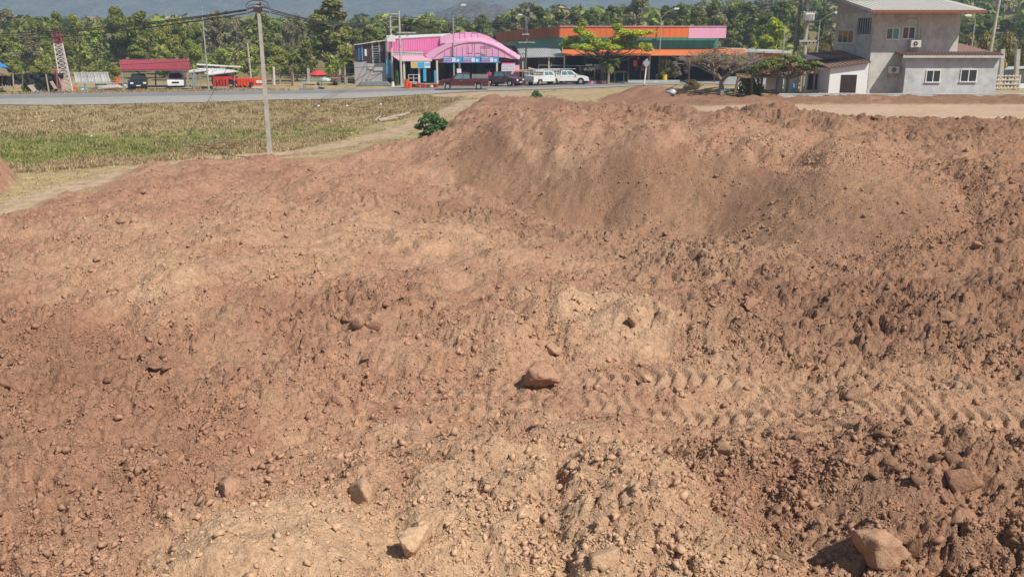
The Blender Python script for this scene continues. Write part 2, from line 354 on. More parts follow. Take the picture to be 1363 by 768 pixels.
def terrain(x, y, sp):
    """world height, soil colour info; sp = local sample spacing for band-limiting"""
    hg = GR(x, y)
    d = sdist(SOIL, x, y); edge = fbm(x * .8, y * .8, 5, 3) * .5
    ins = sstep(0, 2.2, d + edge)
    hs = SO(x, y)
    # the road corridor and the lots behind stay flat
    wx = x + .5 * pnoise(x * .7, y * .7, 41); wy = y + .5 * pnoise(x * .7, y * .7, 42)
    hs = hs + domes(wx, wy, HEAPS) * (.4 + .6 * sstep(.5, 4, d)) + domes(wx, wy, RH, dome=True) * sstep(.8, 5, d)
    mh, mp, ms = mounds(x, y); hs = hs + mh
    R = np.clip(ROUGH(x, y) * (1 - .7 * ms), 0.08, 1.1)
    sl = sstep(0, 1.2, sdist(SLOPE, x, y))
    hs = hs + fbm(x * .35, y * .35, 11, 3) * .22 * (1 - .8 * sl)
    # rills running down the loose slope
    hs = hs + sl * .045 * pnoise((wx + .45 * wy) * .8, wy * .3, 77) * np.clip(.6 + pnoise(x * .3, y * .3, 76), 0, 1) + sl * .02 * pnoise((wx + .4 * wy) * 3.5, wy * .6, 78)
    db = sdist(BERM, x, y); bi = sstep(0, 1.0, db + edge * .5)
    dl = sdist(HEAPL, x, y); li = sstep(0, 1.2, dl + edge * .5)
    sd_ = sdist(SLOPE, x, y); hs = hs + .2 * np.exp(-((sd_ - .1) / .7) ** 2) * (y > 44 + 0 * y) * (.5 + pnoise(x * .9, y * .9, 88)) - .25 * np.exp(-((sd_ + .3) / .6) ** 2) * (y < 44)
    h = hg * (1 - ins) + hs * ins
    h = h + bi * domes(wx, wy, BH, mx=True) - bi * .34 * sstep(70.5, 74, y) * sstep(14, 20, x) + li * domes(wx, wy, LH) + bi * .1
    soil = np.clip(ins + bi + li, 0, 1)
    Rr = np.where(bi > .3, .8, np.where(li > .3, .5, R)) * soil
    patch = np.clip(.85 + .8 * fbm(x * .35, y * .35, 31, 3), .3, 1.5)
    cl = np.zeros(x.shape); dark = np.zeros(x.shape)
    ang = x * .8 + y * .6, y * .8 - x * .6
    for s, a, sd in ((1.1, .15, 101), (.5, .22, 102), (.26, .30, 103), (.13, .46, 104), (.065, .60, 105)):
        f = np.clip(s / (sp * 1.5) - .3, 0, 1)
        if not (f > 0).any(): continue
        q = .25 * s
        ax, ay = ang if sd % 2 else (x, y)
        ax = ax + q * pnoise(x / s * .9, y / s * .9, sd + 50); ay = ay + q * pnoise(x / s * .9 + 5, y / s * .9, sd + 51)
        f1, f2, cid = worley(ax / s, ay / s, sd)
        has = (cid < (.35 + .5 * Rr))
        dome = np.clip(1.7 * (1 - (f1 / .8) ** 2), 0, .85 + .3 * pnoise(x / s * 2.1, y / s * 2.1, sd + 60)) * np.clip((f2 - f1) * 4, 0, 1)
        hh = (.35 + .65 * ((cid * 7.3) % 1)) * has * dome
        cl = cl + f * a * s * hh * ((.15 + Rr) * patch * (1.3 if s < .6 else .9)) * (1 - .3 * sl)
        if s < 1 and s > .1: cl = cl - f * .22 * s * np.exp(-((f2 - f1) / .09) ** 2) * (cid > .3) * (.15 + Rr) * patch * (1 - .7 * sl)
        dark = dark + f * hh * (.2)
    # fractal grit at every scale
    for s, a in ((.6, .10), (.28, .08), (.12, .05), (.05, .08)):
        f = np.clip(s / (sp * 2) - .3, 0, 1)
        nn = pnoise(x / s, y / s, int(s * 1000)); 
        cl = cl + f * a * s * nn * (.45 + .9 * Rr) * soil + f * a * s * .25 * nn * (1 - soil)
    # overhangs / broken edges
    br = fbm(x * .55 + 3, y * .9, 61, 4); st = sstep(.12, .2, br) * .14 + sstep(-.3, -.24, br) * .10
    h = h + cl + st * ins * (1 - sl) * np.clip(R * 1.3, .2, 1) 
    # dozer cut on the left of the mid mound
    cx, cy = G(690, 425, -1.2)
    dd = np.hypot((x - cx) / 1.5, (y - cy + (x - cx) * .12) / .28); h = h - .45 * np.exp(-dd ** 4) * ins
    cx, cy = G(742, 640, -.6); dd = np.hypot((x - cx - (y - cy) * .0) / .07, (y - cy) / .8); h = h - .22 * np.exp(-dd ** 2)
    lane = np.zeros(x.shape)
    for ln in LANES:
        yy = np.interp(x, ln[:, 0], ln[:, 1], left=-99, right=-99) + .08 * pnoise(x * .4, x * 0, 9)
        t = (y - yy) / .34; m = np.exp(-t ** 4) * (yy > 0) * sstep(-.25, .15, pnoise(x * .5, y * 0 + yy[0] if yy.ndim else 0, 91) + .32)
        h = h - m * .09
        chev = np.abs(((x + np.abs(t) * .16) / .34) % 1 - .5) * 2
        h = h + m * .13 * sstep(.3, .65, chev) - cl * m * .97
        lane = np.maximum(lane, m)
    rv = sdist(TRACK, x, y); rt = sstep(-.3, .8, rv) * (1 - soil)
    h = h + rt * (.03 * pnoise(x * .3, y * 2.5, 71))
    return h, soil, np.clip(Rr, 0, 1), rt, cl, lane, sl, ins

DRY = (0.32, 0.25, 0.13); GREEN = (0.22, 0.21, 0.075); STRAW = (0.42, 0.32, 0.17); DIRT = (0.46, 0.33, 0.215)
def gcolor(x, y, h, soil, Rr, rt, cl, lane, sl, ins):
    n1 = fbm(x * .25, y * .25, 201, 4); n2 = fbm(x * 1.1, y * 1.1, 205, 3); n3 = fbm(x * 5, y * 5, 209, 3)
    P = PALE(x, y) * .85 + mounds(x, y)[1] * .75
    P = np.clip(P * .85 + .28 * n1 + .28 * n2, -.3, 1.1)
    red = np.array((0.40, 0.222, 0.144)); pale = np.array((0.55, 0.365, 0.228)); deep = np.array((0.32, 0.18, 0.112))
    t = np.clip(P, 0, 1)[:, None]; u = np.clip(-P / .3, 0, 1)[:, None]
    c = red * (1 - t) + pale * t; c = c * (1 - u) + deep * u
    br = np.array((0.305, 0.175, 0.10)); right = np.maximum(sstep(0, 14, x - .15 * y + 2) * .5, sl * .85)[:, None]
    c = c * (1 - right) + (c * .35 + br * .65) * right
    # crumbly soil darkened: partly moist earth, partly crumb shade put into the colour
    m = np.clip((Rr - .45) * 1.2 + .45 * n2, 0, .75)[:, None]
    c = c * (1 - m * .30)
    fresh = sstep(.4, .7, fbm(x * .9, y * .9, 221, 4))[:, None] * .18; c = c * (1 - fresh) + np.array((.40, .19, .10)) * fresh
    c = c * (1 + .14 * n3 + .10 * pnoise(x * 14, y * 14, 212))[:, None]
    lc = np.array((0.56, 0.37, 0.235)); lm = (lane * .35)[:, None]; c = c * (1 - lm) + lc * lm
    # grassland
    g = np.empty(x.shape + (3,)); g[:] = DRY
    py = y
    green = sstep(.15, .8, GREENF(x, y) + .35 * n1 + .25 * n2)[:, None]
    straw = sstep(.25, .7, STRAWF(x, y) + .3 * n1)[:, None]
    g = g * (1 - green) + np.array(GREEN) * green
    g = g * (1 - straw) + np.array(STRAW) * straw
    pth = sstep(-.6, .6, PATHF(x, y) + .4 * n1 + .2 * n2)[:, None]
    g = g * (1 - pth) + np.array(DIRT) * pth
    g = g * (1 + .22 * n2 + .2 * n3)[:, None]
    tk = np.array((0.49, 0.345, 0.235)) * (1 + .10 * pnoise(x * .25, y * 2.2, 231) + .08 * n1)[:, None]
    r_ = rt[:, None]; g = g * (1 - r_) + tk * r_
    s_ = sstep(.12, .35, soil + .15 * n2)[:, None]
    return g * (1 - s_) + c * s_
GREENF = RBF(ctrl3([(0,140,-.1,-.8),(0,165,-1.2,-.3),(0,195,-2,.7),(60,212,-2,.9),(0,215,-1.9,.7),(0,235,-1.9,-.6),(200,134,-.1,-.8),(200,160,-1.2,-.5),(150,188,-2,.6),(200,195,-2,.8),(150,215,-1.8,-.4),(260,200,-1.8,.5),(230,218,-1.8,-.8),
    (360,131,-.1,-.8),(360,150,-1.1,-.7),(360,172,-1.7,.4),(420,176,-1.7,.5),(400,200,-1.7,-.6),(500,126,-.1,-.8),(500,150,-.9,-.4),(540,150,-1,-.2),(560,175,-1.3,.8),(530,190,-1.5,.5),(470,195,-1.6,-.6),(590,180,-1.2,.8),(640,125,-.1,-.3),(712,133,.4,.6),(800,125,.5,-.4)])
    + [(-90,60,-.5),(0,130,-.5),(-100,150,-.3),(100,150,-.3)], .1)
STRAWF = RBF(ctrl3([(0,140,-.1,-.3),(0,165,-1.2,-.5),(0,200,-2,-.9),(40,250,-1.9,1),(100,235,-1.9,.8),(0,275,-1.9,1),(200,160,-1.2,-.6),(200,195,-2,-.7),(180,222,-1.8,.6),(300,205,-1.8,.2),(360,150,-1.1,-.6),(500,150,-.9,-.4),(560,140,-.6,.1),(600,140,-.5,.5),
    (590,128,-.2,.3),(700,125,.2,.9),(780,126,.5,.9),(780,131,.8,.8),(500,168,-1.5,.5),(540,162,-1.4,.4),(330,195,-1.8,.2)]) + [(-90,60,-.5),(-60,104,.9),(-20,108,.8),(-40,125,.3),(0,150,.2),(40,115,.5),(100,120,.2),(-90,110,.5)], .1)
PATHL = [polyw([(-40,292,-1.9),(60,262,-1.9),(150,236,-1.8),(230,217,-1.8),(300,208,-1.8),(380,204,-1.7),(450,192,-1.6),(520,178,-1.5),(560,164,-1.2),(600,148,-.7)]),
         polyw([(600,124.5,0),(650,123.5,0),(700,125,.2),(760,124,.3),(800,120,.2)]), polyw([(600,148,-.7),(622,136,-.3),(660,128,.1),(740,130,.6)])]
PATHW = [1.3, 2.6, 1.3]
def PATHF(x, y):
    d = np.full(x.shape, -9.0)
    for pl, wd in zip(PATHL, PATHW):
        for (ax, ay), (bx, by) in zip(pl[:-1], pl[1:]):
            ex, ey = bx - ax, by - ay; t = np.clip(((x - ax) * ex + (y - ay) * ey) / (ex * ex + ey * ey), 0, 1)
            d = np.maximum(d, wd - np.hypot(x - ax - t * ex, y - ay - t * ey))
    return d / 1.2

m_soil = mat('earth_soil', (1, 1, 1), rough=.95, var=.24, scale=9, bump=.035, bscale=20, spec=.05, attr=True)  # fine colour noise: its dark specks stand in for crumb and crevice shadow
def soil_bump(m):
    N = m.node_tree.nodes; L = m.node_tree.links; tc = next(n for n in N if n.type == 'TEX_COORD'); bp0 = next(n for n in N if n.type == 'BUMP')
    vo = N.new('ShaderNodeTexVoronoi'); vo.feature = 'F1'; vo.inputs['Scale'].default_value = 15; vo.inputs['Detail'].default_value = 2
    nz = N.new('ShaderNodeTexNoise'); nz.inputs['Scale'].default_value = 5
    ad = N.new('ShaderNodeVectorMath'); ad.operation = 'MULTIPLY_ADD'; ad.inputs[1].default_value = (.12, .12, .12)
    L.new(tc.outputs['Object'], nz.inputs['Vector']); L.new(nz.outputs['Color'], ad.inputs[0]); L.new(tc.outputs['Object'], ad.inputs[2]); L.new(ad.outputs[0], vo.inputs['Vector'])
    b2 = N.new('ShaderNodeBump'); b2.invert = True; b2.inputs['Strength'].default_value = .7; b2.inputs['Distance'].default_value = .035
    L.new(vo.outputs['Distance'], b2.inputs['Height']); L.new(b2.outputs[0], bp0.inputs['Normal'])
soil_bump(m_soil)
m_ground = mat('earth_ground', (1, 1, 1), rough=.95, var=.16, scale=4, bump=.02, bscale=12, spec=.1, attr=True)

def far_rise(x, y, h):
    """low land behind the road, then foothills on the right"""
    return h + sstep(150, 420, y) * (6 + 16 * sstep(-40, 150, x - .1 * y)) + sstep(200, 900, y) * 6 * (fbm(x * .004, y * .004, 301, 3)) * sstep(150, 400, y)

def grid(rows, us):
    Yg, U = np.meshgrid(rows, us, indexing='ij')
    return U * (Yg + 6), Yg
def grid_mesh(rows, us, far=False):
    X, Y = grid(rows, us); x = X.ravel(); y = Y.ravel()
    dr = np.gradient(rows); sp = np.maximum(np.repeat(dr, len(us)) * .8, np.abs(np.gradient(X, axis=1)).ravel())
    parts = []
    out = terrain(x, y, sp)
    h = out[0]
    if far: h = far_rise(x, y, h)
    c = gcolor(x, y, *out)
    if far:
        wood = sstep(118, 135, y)[:, None] * .8; c = c * (1 - wood) + np.array((.24, .19, .085)) * wood
    V = np.stack([x, y, h], 1)
    n, m = len(rows), len(us); i = np.arange(n - 1)[:, None] * m + np.arange(m - 1)[None, :]
    F = np.stack([i, i + 1, i + m + 1, i + m], -1).reshape(-1, 4)
    return V, F, c, out[1], h.reshape(n, m)
def split_mesh(V, F, c, sel, name, m):
    Fs = F[sel]; used = np.unique(Fs); mp = np.zeros(len(V), np.int64); mp[used] = np.arange(len(used))
    return mesh_np(name, V[used], mp[Fs], m, c[used], smooth=False)

rows = [-3.0]
while rows[-1] < 66.5:
    Y = rows[-1]
    rows.append(Y + (.25 if Y < 8 else .06 if Y < 11 else min(Y * Y / 7000 * 1.12, .11 if Y < 50 else .15)))
rowsA = np.array(rows)
uA = np.concatenate([np.linspace(-1.6, -.63, 60)[:-1], np.linspace(-.63, .63, 760)[1:-1], np.linspace(.63, 1.6, 60)[1:]])
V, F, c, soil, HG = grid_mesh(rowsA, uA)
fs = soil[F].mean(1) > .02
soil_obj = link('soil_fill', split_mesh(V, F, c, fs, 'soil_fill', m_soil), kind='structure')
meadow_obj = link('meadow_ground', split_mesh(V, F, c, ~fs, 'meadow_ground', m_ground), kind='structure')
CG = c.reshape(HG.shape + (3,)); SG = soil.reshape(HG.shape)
def look(x, y, A):
    iu = np.clip(np.interp(x / (y + 6), uA, np.arange(len(uA))), 0, len(uA) - 1.001); ir = np.clip(np.interp(y, rowsA, np.arange(len(rowsA))), 0, len(rowsA) - 1.001)
    i, j = ir.astype(int), iu.astype(int); a, b = ir - i, iu - j
    if A.ndim == 3: a = a[:, None]; b = b[:, None]
    return A[i, j] * (1 - a) * (1 - b) + A[i + 1, j] * a * (1 - b) + A[i, j + 1] * (1 - a) * b + A[i + 1, j + 1] * a * b
rB = [66.3]
while rB[-1] < 9000: rB.append(rB[-1] + (.22 if rB[-1] < 82 else .6 if rB[-1] < 130 else rB[-1] * .05))
rowsB = np.array(rB)
uB = np.linspace(-1.6, 1.6, 860)
V, F, c, soil, _ = grid_mesh(rowsB, uB, far=True)
V[:, 2] -= np.where(V[:, 1] < 66.5, .04, 0)
fs = soil[F].mean(1) > .02
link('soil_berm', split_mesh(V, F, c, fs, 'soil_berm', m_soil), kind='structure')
link('open_ground', split_mesh(V, F, c, ~fs, 'open_ground', m_ground), kind='structure')
del V, F, c

def ground_z(x, y):
    a = np.array([float(x)]); b = np.array([float(y)])
    h = terrain(a, b, np.array([.3]))[0]
    if y > 66.3: h = far_rise(a, b, h)
    return float(h[0])
def on(px, py, z=0.0):
    """place on the ground near the pixel"""
    for _ in range(6):
        x, y = G(px, py, z); z = z * .5 + .5 * ground_z(x, y)
    x, y = G(px, py, z); return x, y, ground_z(x, y)

# clods ------------------------------------------------------------
ICO_V = None
def ico(sub=1):
    import bmesh
    bm = bmesh.new(); bmesh.ops.create_icosphere(bm, subdivisions=sub, radius=1)
    v = np.array([q.co[:] for q in bm.verts]); f = np.array([[q.index for q in t.verts] for t in bm.faces]); bm.free()
    return v, f
def clod_shape(seed, n=9, sub=0, nz=0.0):
    """a broken lump: hull of a few random points, edges optionally roughened"""
    import bmesh
    r = np.random.default_rng(seed); bm = bmesh.new()
    p = r.normal(size=(n, 3)); p /= np.linalg.norm(p, axis=1)[:, None]; p *= r.uniform(.8, 1.05, n)[:, None]
    p *= np.array([1.0, r.uniform(.65, .95), r.uniform(.5, .8)])
    for q in p: bm.verts.new(q)
    h = bmesh.ops.convex_hull(bm, input=bm.verts[:])
    for g in [v for v in bm.verts if not v.link_faces]: bm.verts.remove(g)
    if sub:
        bmesh.ops.subdivide_edges(bm, edges=bm.edges[:], cuts=sub, use_grid_fill=True)
        bmesh.ops.triangulate(bm, faces=bm.faces[:])
        bmesh.ops.smooth_vert(bm, verts=bm.verts[:], factor=.18, use_axis_x=True, use_axis_y=True, use_axis_z=True)
    bm.verts.index_update()
    v = np.array([q.co[:] for q in bm.verts]); f = np.array([[q.index for q in t.verts] for t in bm.faces]); bm.free()
    if nz:
        k = seed * 3.1
        d = pnoise(v[:, 0] * 2.2 + k, v[:, 1] * 2.2 + v[:, 2] * 1.9, 400) + .6 * pnoise(v[:, 0] * 5 + k, v[:, 1] * 5 + v[:, 2] * 4.3, 401) + .4 * pnoise(v[:, 0] * 11 + k, v[:, 1] * 11 + v[:, 2] * 9.7, 402)
        v = v * (1 + d * nz)[:, None]
    return v, f
SH1 = [clod_shape(k, 7) for k in range(16)]
SH2 = [clod_shape(50 + k, 11, 1, .17) for k in range(10)]
SH3 = [clod_shape(80 + k, 11, 5, .16) for k in range(8)]
def scatter_clods(npts, smin, smax, seed, ppow, big=False):
    r = np.random.default_rng(seed); m = int(npts * (5 if big else 3.2))
    px = r.uniform(-140, 1500, m); py = 134 + (860 - 134) * r.random(m) ** .9
    t_ = (CAMZ + 1.0) / -(-SP + (384 - py) / FPX * CP); x = (px - 681.5) / FPX * t_; y = (CP + (384 - py) / FPX * SP) * t_
    R = np.clip(ROUGH(x, y), .05, 1.1); ms = mounds(x, y)[2]; sl = sstep(0, 1.2, sdist(SLOPE, x, y))
    clus = np.clip(.4 + 1.7 * fbm(x * .4, y * .4, seed + 9, 3), .03, 1.7) * np.clip(.55 + 1.6 * pnoise(x * 1.5, y * 1.5, seed + 30), .05, 1.9)
    foot = np.exp(-((sdist(SLOPE, x, y) + .6) / .9) ** 2) * (y < 47)
    p = (R ** 1.2 * clus + .08) * (1 - .6 * ms) + .8 * foot
    if big: p = p * (R > .5)
    ln = np.zeros(len(x))
    for l in LANES: ln = np.maximum(ln, np.exp(-((y - np.interp(x, l[:, 0], l[:, 1], left=-99, right=-99)) / .42) ** 4))
    p = p * (1 - .93 * ln)
    k = (r.random(m) < p) & (y < 66) & (y > 6); k[k] &= look(x[k], y[k], SG) > .6
    x, y, R = x[k][:npts], y[k][:npts], R[k][:npts]; h = look(x, y, HG); c = look(x, y, CG)
    size = smin * (1 - r.random(len(x)) * (1 - (smin / smax) ** ppow)) ** (-1 / ppow)
    size = size * (.82 + y / 48)
    if not big: size = np.maximum(size, (.5 + .9 * r.random(len(x)) ** 2) / (FPX * .75 / np.hypot(y, 7.5)))
    return x, y, h, size, c, r
m_clod = mat('earth_clod', (1, 1, 1), rough=.95, var=.25, scale=5, bump=.05, bscale=7, spec=.05)
def use_object_colour(m):
    N = m.node_tree.nodes; oi = N.new('ShaderNodeObjectInfo'); rgb = next(n for n in N if n.type == 'RGB')
    for l in list(rgb.outputs[0].links): m.node_tree.links.new(oi.outputs['Color'], l.to_socket)
use_object_colour(m_clod)
m_crumb = mat('earth_crumb', (1, 1, 1), rough=.95, var=.2, scale=3, bump=0, spec=.05, attr=True)
next(n for n in m_crumb.node_tree.nodes if n.type == 'ATTRIBUTE').attribute_type = 'INSTANCER'
def dirt_col(x, y, k=1.0):
    return tuple(look(np.array([x]), np.array([y]), CG)[0] * k) + (1.0,)
# the biggest clods one by one
clod_me = [mesh_np('soil_clod', v, f, m_clod) for v, f in SH2]
x, y, h, s, cc, r = scatter_clods(280, .09, .26, 6, 2.6, big=True)
for i in range(len(x)):
    o = link('soil_clod', clod_me[i % 10], soil_obj)
    o.location = (x[i], y[i], h[i] + s[i] * .18); o.scale = (s[i],) * 3; o.rotation_euler = (r.normal() * .4, r.normal() * .4, r.random() * 6.28); o.color = tuple(cc[i] * r.uniform(.85, 1.1)) + (1,)
# the crumbs nobody could count: points that carry one of six lump shapes (geometry nodes)
def crumb_group(src):
    g = bpy.data.node_groups.new('scatter_crumbs', 'GeometryNodeTree'); N = g.nodes; L = g.links
    g.interface.new_socket('Geometry', in_out='INPUT', socket_type='NodeSocketGeometry'); g.interface.new_socket('Geometry', in_out='OUTPUT', socket_type='NodeSocketGeometry')
    gi, go = N.new('NodeGroupInput'), N.new('NodeGroupOutput'); oi = N.new('GeometryNodeObjectInfo'); oi.inputs['Object'].default_value = src; oi.transform_space = 'ORIGINAL'
    ip = N.new('GeometryNodeInstanceOnPoints'); mp_ = N.new('GeometryNodeMeshToPoints')
    ra = N.new('GeometryNodeInputNamedAttribute'); ra.data_type = 'FLOAT_VECTOR'; ra.inputs['Name'].default_value = 'rot'
    sa = N.new('GeometryNodeInputNamedAttribute'); sa.data_type = 'FLOAT'; sa.inputs['Name'].default_value = 'scl'
    L.new(gi.outputs[0], mp_.inputs['Mesh']); L.new(mp_.outputs[0], ip.inputs['Points']); L.new(oi.outputs['Geometry'], ip.inputs['Instance'])
    L.new(ra.outputs[0], ip.inputs['Rotation']); L.new(sa.outputs[0], ip.inputs['Scale']); L.new(ip.outputs[0], go.inputs[0]); return g
x, y, h, s, cc, r = scatter_clods(NCRUMB, .011, .13, 5, 2.15)
cc = cc * r.uniform(.9, 1.1, len(x))[:, None]
for q in range(6):
    v, f = clod_shape(300 + q, 8)
    src = link('soil_clod', mesh_np('soil_crumb', v, f, m_crumb), soil_obj)
    pt = (x[q], y[q], h[q]); src.location = pt; src.scale = (.03,) * 3
    k = np.arange(q, len(x), 6)
    V = np.stack([x[k], y[k], h[k] + s[k] * r.uniform(0, .42, len(k))], 1).astype(np.float32); n = len(k)
    me = bpy.data.meshes.new('loose_crumbs'); me.vertices.add(n); me.vertices.foreach_set('co', V.ravel())
    a = me.attributes.new('rot', 'FLOAT_VECTOR', 'POINT'); a.data.foreach_set('vector', np.stack([r.normal(size=n) * .5, r.normal(size=n) * .5, r.random(n) * 6.28], 1).astype(np.float32).ravel())
    a = me.attributes.new('scl', 'FLOAT', 'POINT'); a.data.foreach_set('value', s[k].astype(np.float32))
    a = me.attributes.new('col', 'FLOAT_COLOR', 'POINT'); c4 = np.ones((n, 4), np.float32); c4[:, :3] = cc[k]; a.data.foreach_set('color', c4.ravel())
    me.update(); o = link('loose_crumbs', me, soil_obj, kind='stuff'); md = o.modifiers.new('crumbs', 'NODES'); md.node_group = crumb_group(src)
# the boulders one can point to
BOULD = [(722,512,30,1,'rough reddish boulder alone in the middle, just above the wheel tracks','R'),
    (1141,528,18,0,'smooth pale rounded boulder standing on the right wheel track','P'),
    (736,470,14,0,'small brown boulder just behind the reddish boulder in the middle','R'),
    (553,730,27,0,'pale tan boulder near the bottom edge, below the dark undercut rock','P'),
    (482,668,30,0,'brown rock with a dark hollow beneath, left of the pale bottom mounds','R'),
    (1168,742,40,0,'broad low boulder at the bottom edge, right of the pale mound slope','R'),
    (1283,700,22,0,'dark boulder with a cleft among the clods in the bottom right corner','R'),
    (1278,655,26,0,'weathered brown boulder in the lower right, below the third wheel track','R'),
    (722,402,11,0,'small pale stone on the crest edge of the middle mound','P'),
    (860,505,10,0,'small stone half buried beside the upper wheel track, near the middle','P'),
    (805,750,24,0,'tan boulder at the bottom edge under the cleft between two pale mounds','P'),
    (305,665,24,0,'rounded brown boulder on the lower left beside the pale smooth mound','R'),
    (455,540,14,0,'rounded brown stone left of where the wheel tracks begin','R'),
    (1258,425,14,0,'dark brown boulder in the cloddy belt at the right','R'),
    (1215,445,12,0,'light brown block in the cloddy belt, left of the darker boulder','P'),
    (1000,410,14,0,'jagged brown block at the left end of the cloddy belt','R'),
    (1300,332,9,0,'small round boulder at the foot of the loose slope, far right','R'),
    (763,628,10,0,'reddish stone sitting at the top of the cleft between two pale mounds','R'),
    (937,343,14,0,'pale slab-like lump below the foot of the loose slope','P'),
    (965,603,13,0,'dark rock on the rim right of the pale bottom mound','R')]
for k, (px, py, rad, _, lab, kd) in enumerate(BOULD):
    X, Y, Z = on(px, py, -1.1); s_ = rad / FPX * math.hypot(Y, 7.5) * 1.12
    v, f = SH3[(k + 3) % 8]
    o = link('boulder', mesh_np('boulder', v, f, m_clod))
    o.location = (X, Y, Z + s_ * .34); o.scale = (s_, s_, s_ * 1.1); o.rotation_euler = (.1 * k % .3, 0, k * 1.3 + (2.2 if k == 0 else 0)); o.color = dirt_col(X, Y, 1.2 if kd == 'R' else 1.3)
    tag(o, lab, 'boulder', 'boulders on the dumped soil')
# ------------------------------------------------------------------ roads
def P3(px, py, Y):
    x, z = Q(px, py, Y); return Vector((x, Y, z))
def part(mb, name, m, root, smooth=False, bevel=0, **props):
    o = mb.build(name, m, root, smooth, bevel, **props)
    o.matrix_parent_inverse = Matrix.Translation(-Vector(root.location)); return o
def sub(mb, name, m, parent, **k): return mb.build(name, m, parent, **k)
def W(px0, py0, px1, py1, Y, t=.15, mb=None):
    """box whose camera-side face fills the pixel rectangle at depth Y, thickness t going back"""
    xa, za = Q(px0, py1, Y); xb, zb = Q(px1, py0, Y)
    return (mb or MB()).box(min(xa, xb), max(xa, xb), Y, Y + t, min(za, zb), max(za, zb))
def ribbon(name, far, near, dz, m, n=120, k=6, taper=None):
    far = np.array([G(px, py, 0) for px, py in far]); near = np.array([G(px, py, 0) for px, py in near])
    t = np.linspace(0, 1, n); tf = np.linspace(0, 1, len(far))
    fx, fy = np.interp(t, tf, far[:, 0]), np.interp(t, tf, far[:, 1]); nx, ny = np.interp(t, tf, near[:, 0]), np.interp(t, tf, near[:, 1])
    s = np.linspace(0, 1, k)
    X = fx[:, None] * (1 - s) + nx[:, None] * s; Y = fy[:, None] * (1 - s) + ny[:, None] * s
    Z = terrain(X.ravel(), Y.ravel(), np.full(X.size, 3.0))[0].reshape(X.shape)
    Z = np.maximum.reduce([Z, np.full_like(Z, -.02)]) if False else Z
    V = np.stack([X, Y, Z + dz], -1).reshape(-1, 3)
    i = np.arange(n - 1)[:, None] * k + np.arange(k - 1)[None]
    F = np.stack([i, i + 1, i + k + 1, i + k], -1).reshape(-1, 4)
    return link(name, mesh_np(name, V, F, m), kind='structure')
m_asph = mat('asphalt', (.24, .235, .235), rough=.9, var=.12, scale=1.2, bump=.004, dirt=(.24, .21, .17), dscale=.12)
m_should = mat('road_shoulder_seal', (.36, .34, .31), rough=.9, var=.12, scale=1.5, dirt=(.34, .28, .2), dscale=.2)
m_line = mat('road_paint', (.72, .70, .64), rough=.7, var=.2, scale=4)
m_conc_g = mat('concrete_apron', (.46, .42, .37), rough=.9, var=.12, scale=.8, dirt=(.36, .29, .2), dscale=.3)
RF = [(-560,134.4),(-90,128.2),(0,127),(200,124.2),(350,122),(560,118),(720,114.8),(850,111.8),(905,110.2),(1000,109),(1200,108)]
RN = [(-560,147),(-90,139.0),(0,137.5),(200,134.3),(350,131),(560,125),(720,120),(850,116),(905,114.5),(1000,113),(1200,112)]
ribbon('road', RF, RN, .05, m_asph)
mix = lambda A, B, t: [(a[0] * (1 - t) + b[0] * t, a[1] * (1 - t) + b[1] * t) for a, b in zip(A, B)]
ribbon('road_shoulder', mix(RF, RN, .55), mix(RF, RN, .985), .056, m_should, k=4)
ribbon('road_edge_line', mix(RF, RN, .525), mix(RF, RN, .545), .062, m_line, k=2)
ribbon('road_edge_marking', mix(RF, RN, .06), mix(RF, RN, .075), .062, m_line, k=2)
ribbon('shop_forecourt', [(520,108),(600,108),(700,107),(800,106),(900,105)], [(520,117.6),(600,116.2),(700,114.2),(800,112.4),(900,110)], .052, m_conc_g)
ribbon('side_road', [(893,103),(930,102.5),(970,102.5),(1060,103)], [(893,110),(930,111.5),(970,117),(1060,120)], .068, mat('worn_asphalt', (.36, .35, .35), rough=.9, var=.12, scale=.6))

# ------------------------------------------------------------------ shared materials
m_pink = mat('pink_metal_sheet', (.86, .25, .50), rough=.5, var=.08, scale=.8, dirt=(.80, .36, .52), dscale=.25)
m_pinkl = mat('pale_pink_sheet', (.82, .42, .60), rough=.5, var=.1, scale=.6, dirt=(.66, .42, .52), dscale=.3)
m_pinkp = mat('sunbleached_pink_sheet', (.80, .44, .56), rough=.6, var=.1, scale=.6)
m_white = mat('white_paint', (.78, .77, .74), rough=.55, var=.06, scale=1.5, dirt=(.6, .56, .5), dscale=.5)
m_cream = mat('cream_paint', (.68, .60, .46), rough=.7, var=.1)
m_dark = mat('dark_interior', (.035, .03, .028), rough=.9, var=.3)  # near-black: shade of the open shop interiors put into the wall colour
m_black = mat('black_rubber', (.025, .025, .027), rough=.8, var=.1)
m_steel = mat('galvanised_steel', (.42, .43, .43), rough=.5, var=.12, metal=.3)
m_conc = mat('concrete_pole', (.50, .46, .40), rough=.9, var=.16, scale=4, dirt=(.26, .24, .21), dscale=1.4)
m_brown = mat('brown_sheet', (.075, .045, .04), rough=.7, var=.2)
m_wood = mat('weathered_wood', (.20, .13, .08), rough=.9, var=.3, scale=5)
m_woodp = mat('bleached_wood', (.42, .34, .25), rough=.9, var=.25, scale=5)
m_orange = mat('orange_sheet', (.80, .20, .055), rough=.55, var=.06, scale=.5, dirt=(.66, .2, .08), dscale=.2)
m_oranged = mat('dull_orange_sheet', (.56, .125, .035), rough=.6, var=.08, scale=.5)
m_teal = mat('teal_sheet', (.05, .28, .235), rough=.6, var=.1, scale=.5, dirt=(.10, .32, .28), dscale=.25)
m_teall = mat('light_teal_sheet', (.16, .40, .37), rough=.6, var=.1, scale=.5)
m_grayw = mat('greyish_wall', (.45, .42, .44), rough=.8, var=.1, scale=.8, dirt=(.32, .28, .27), dscale=.5)
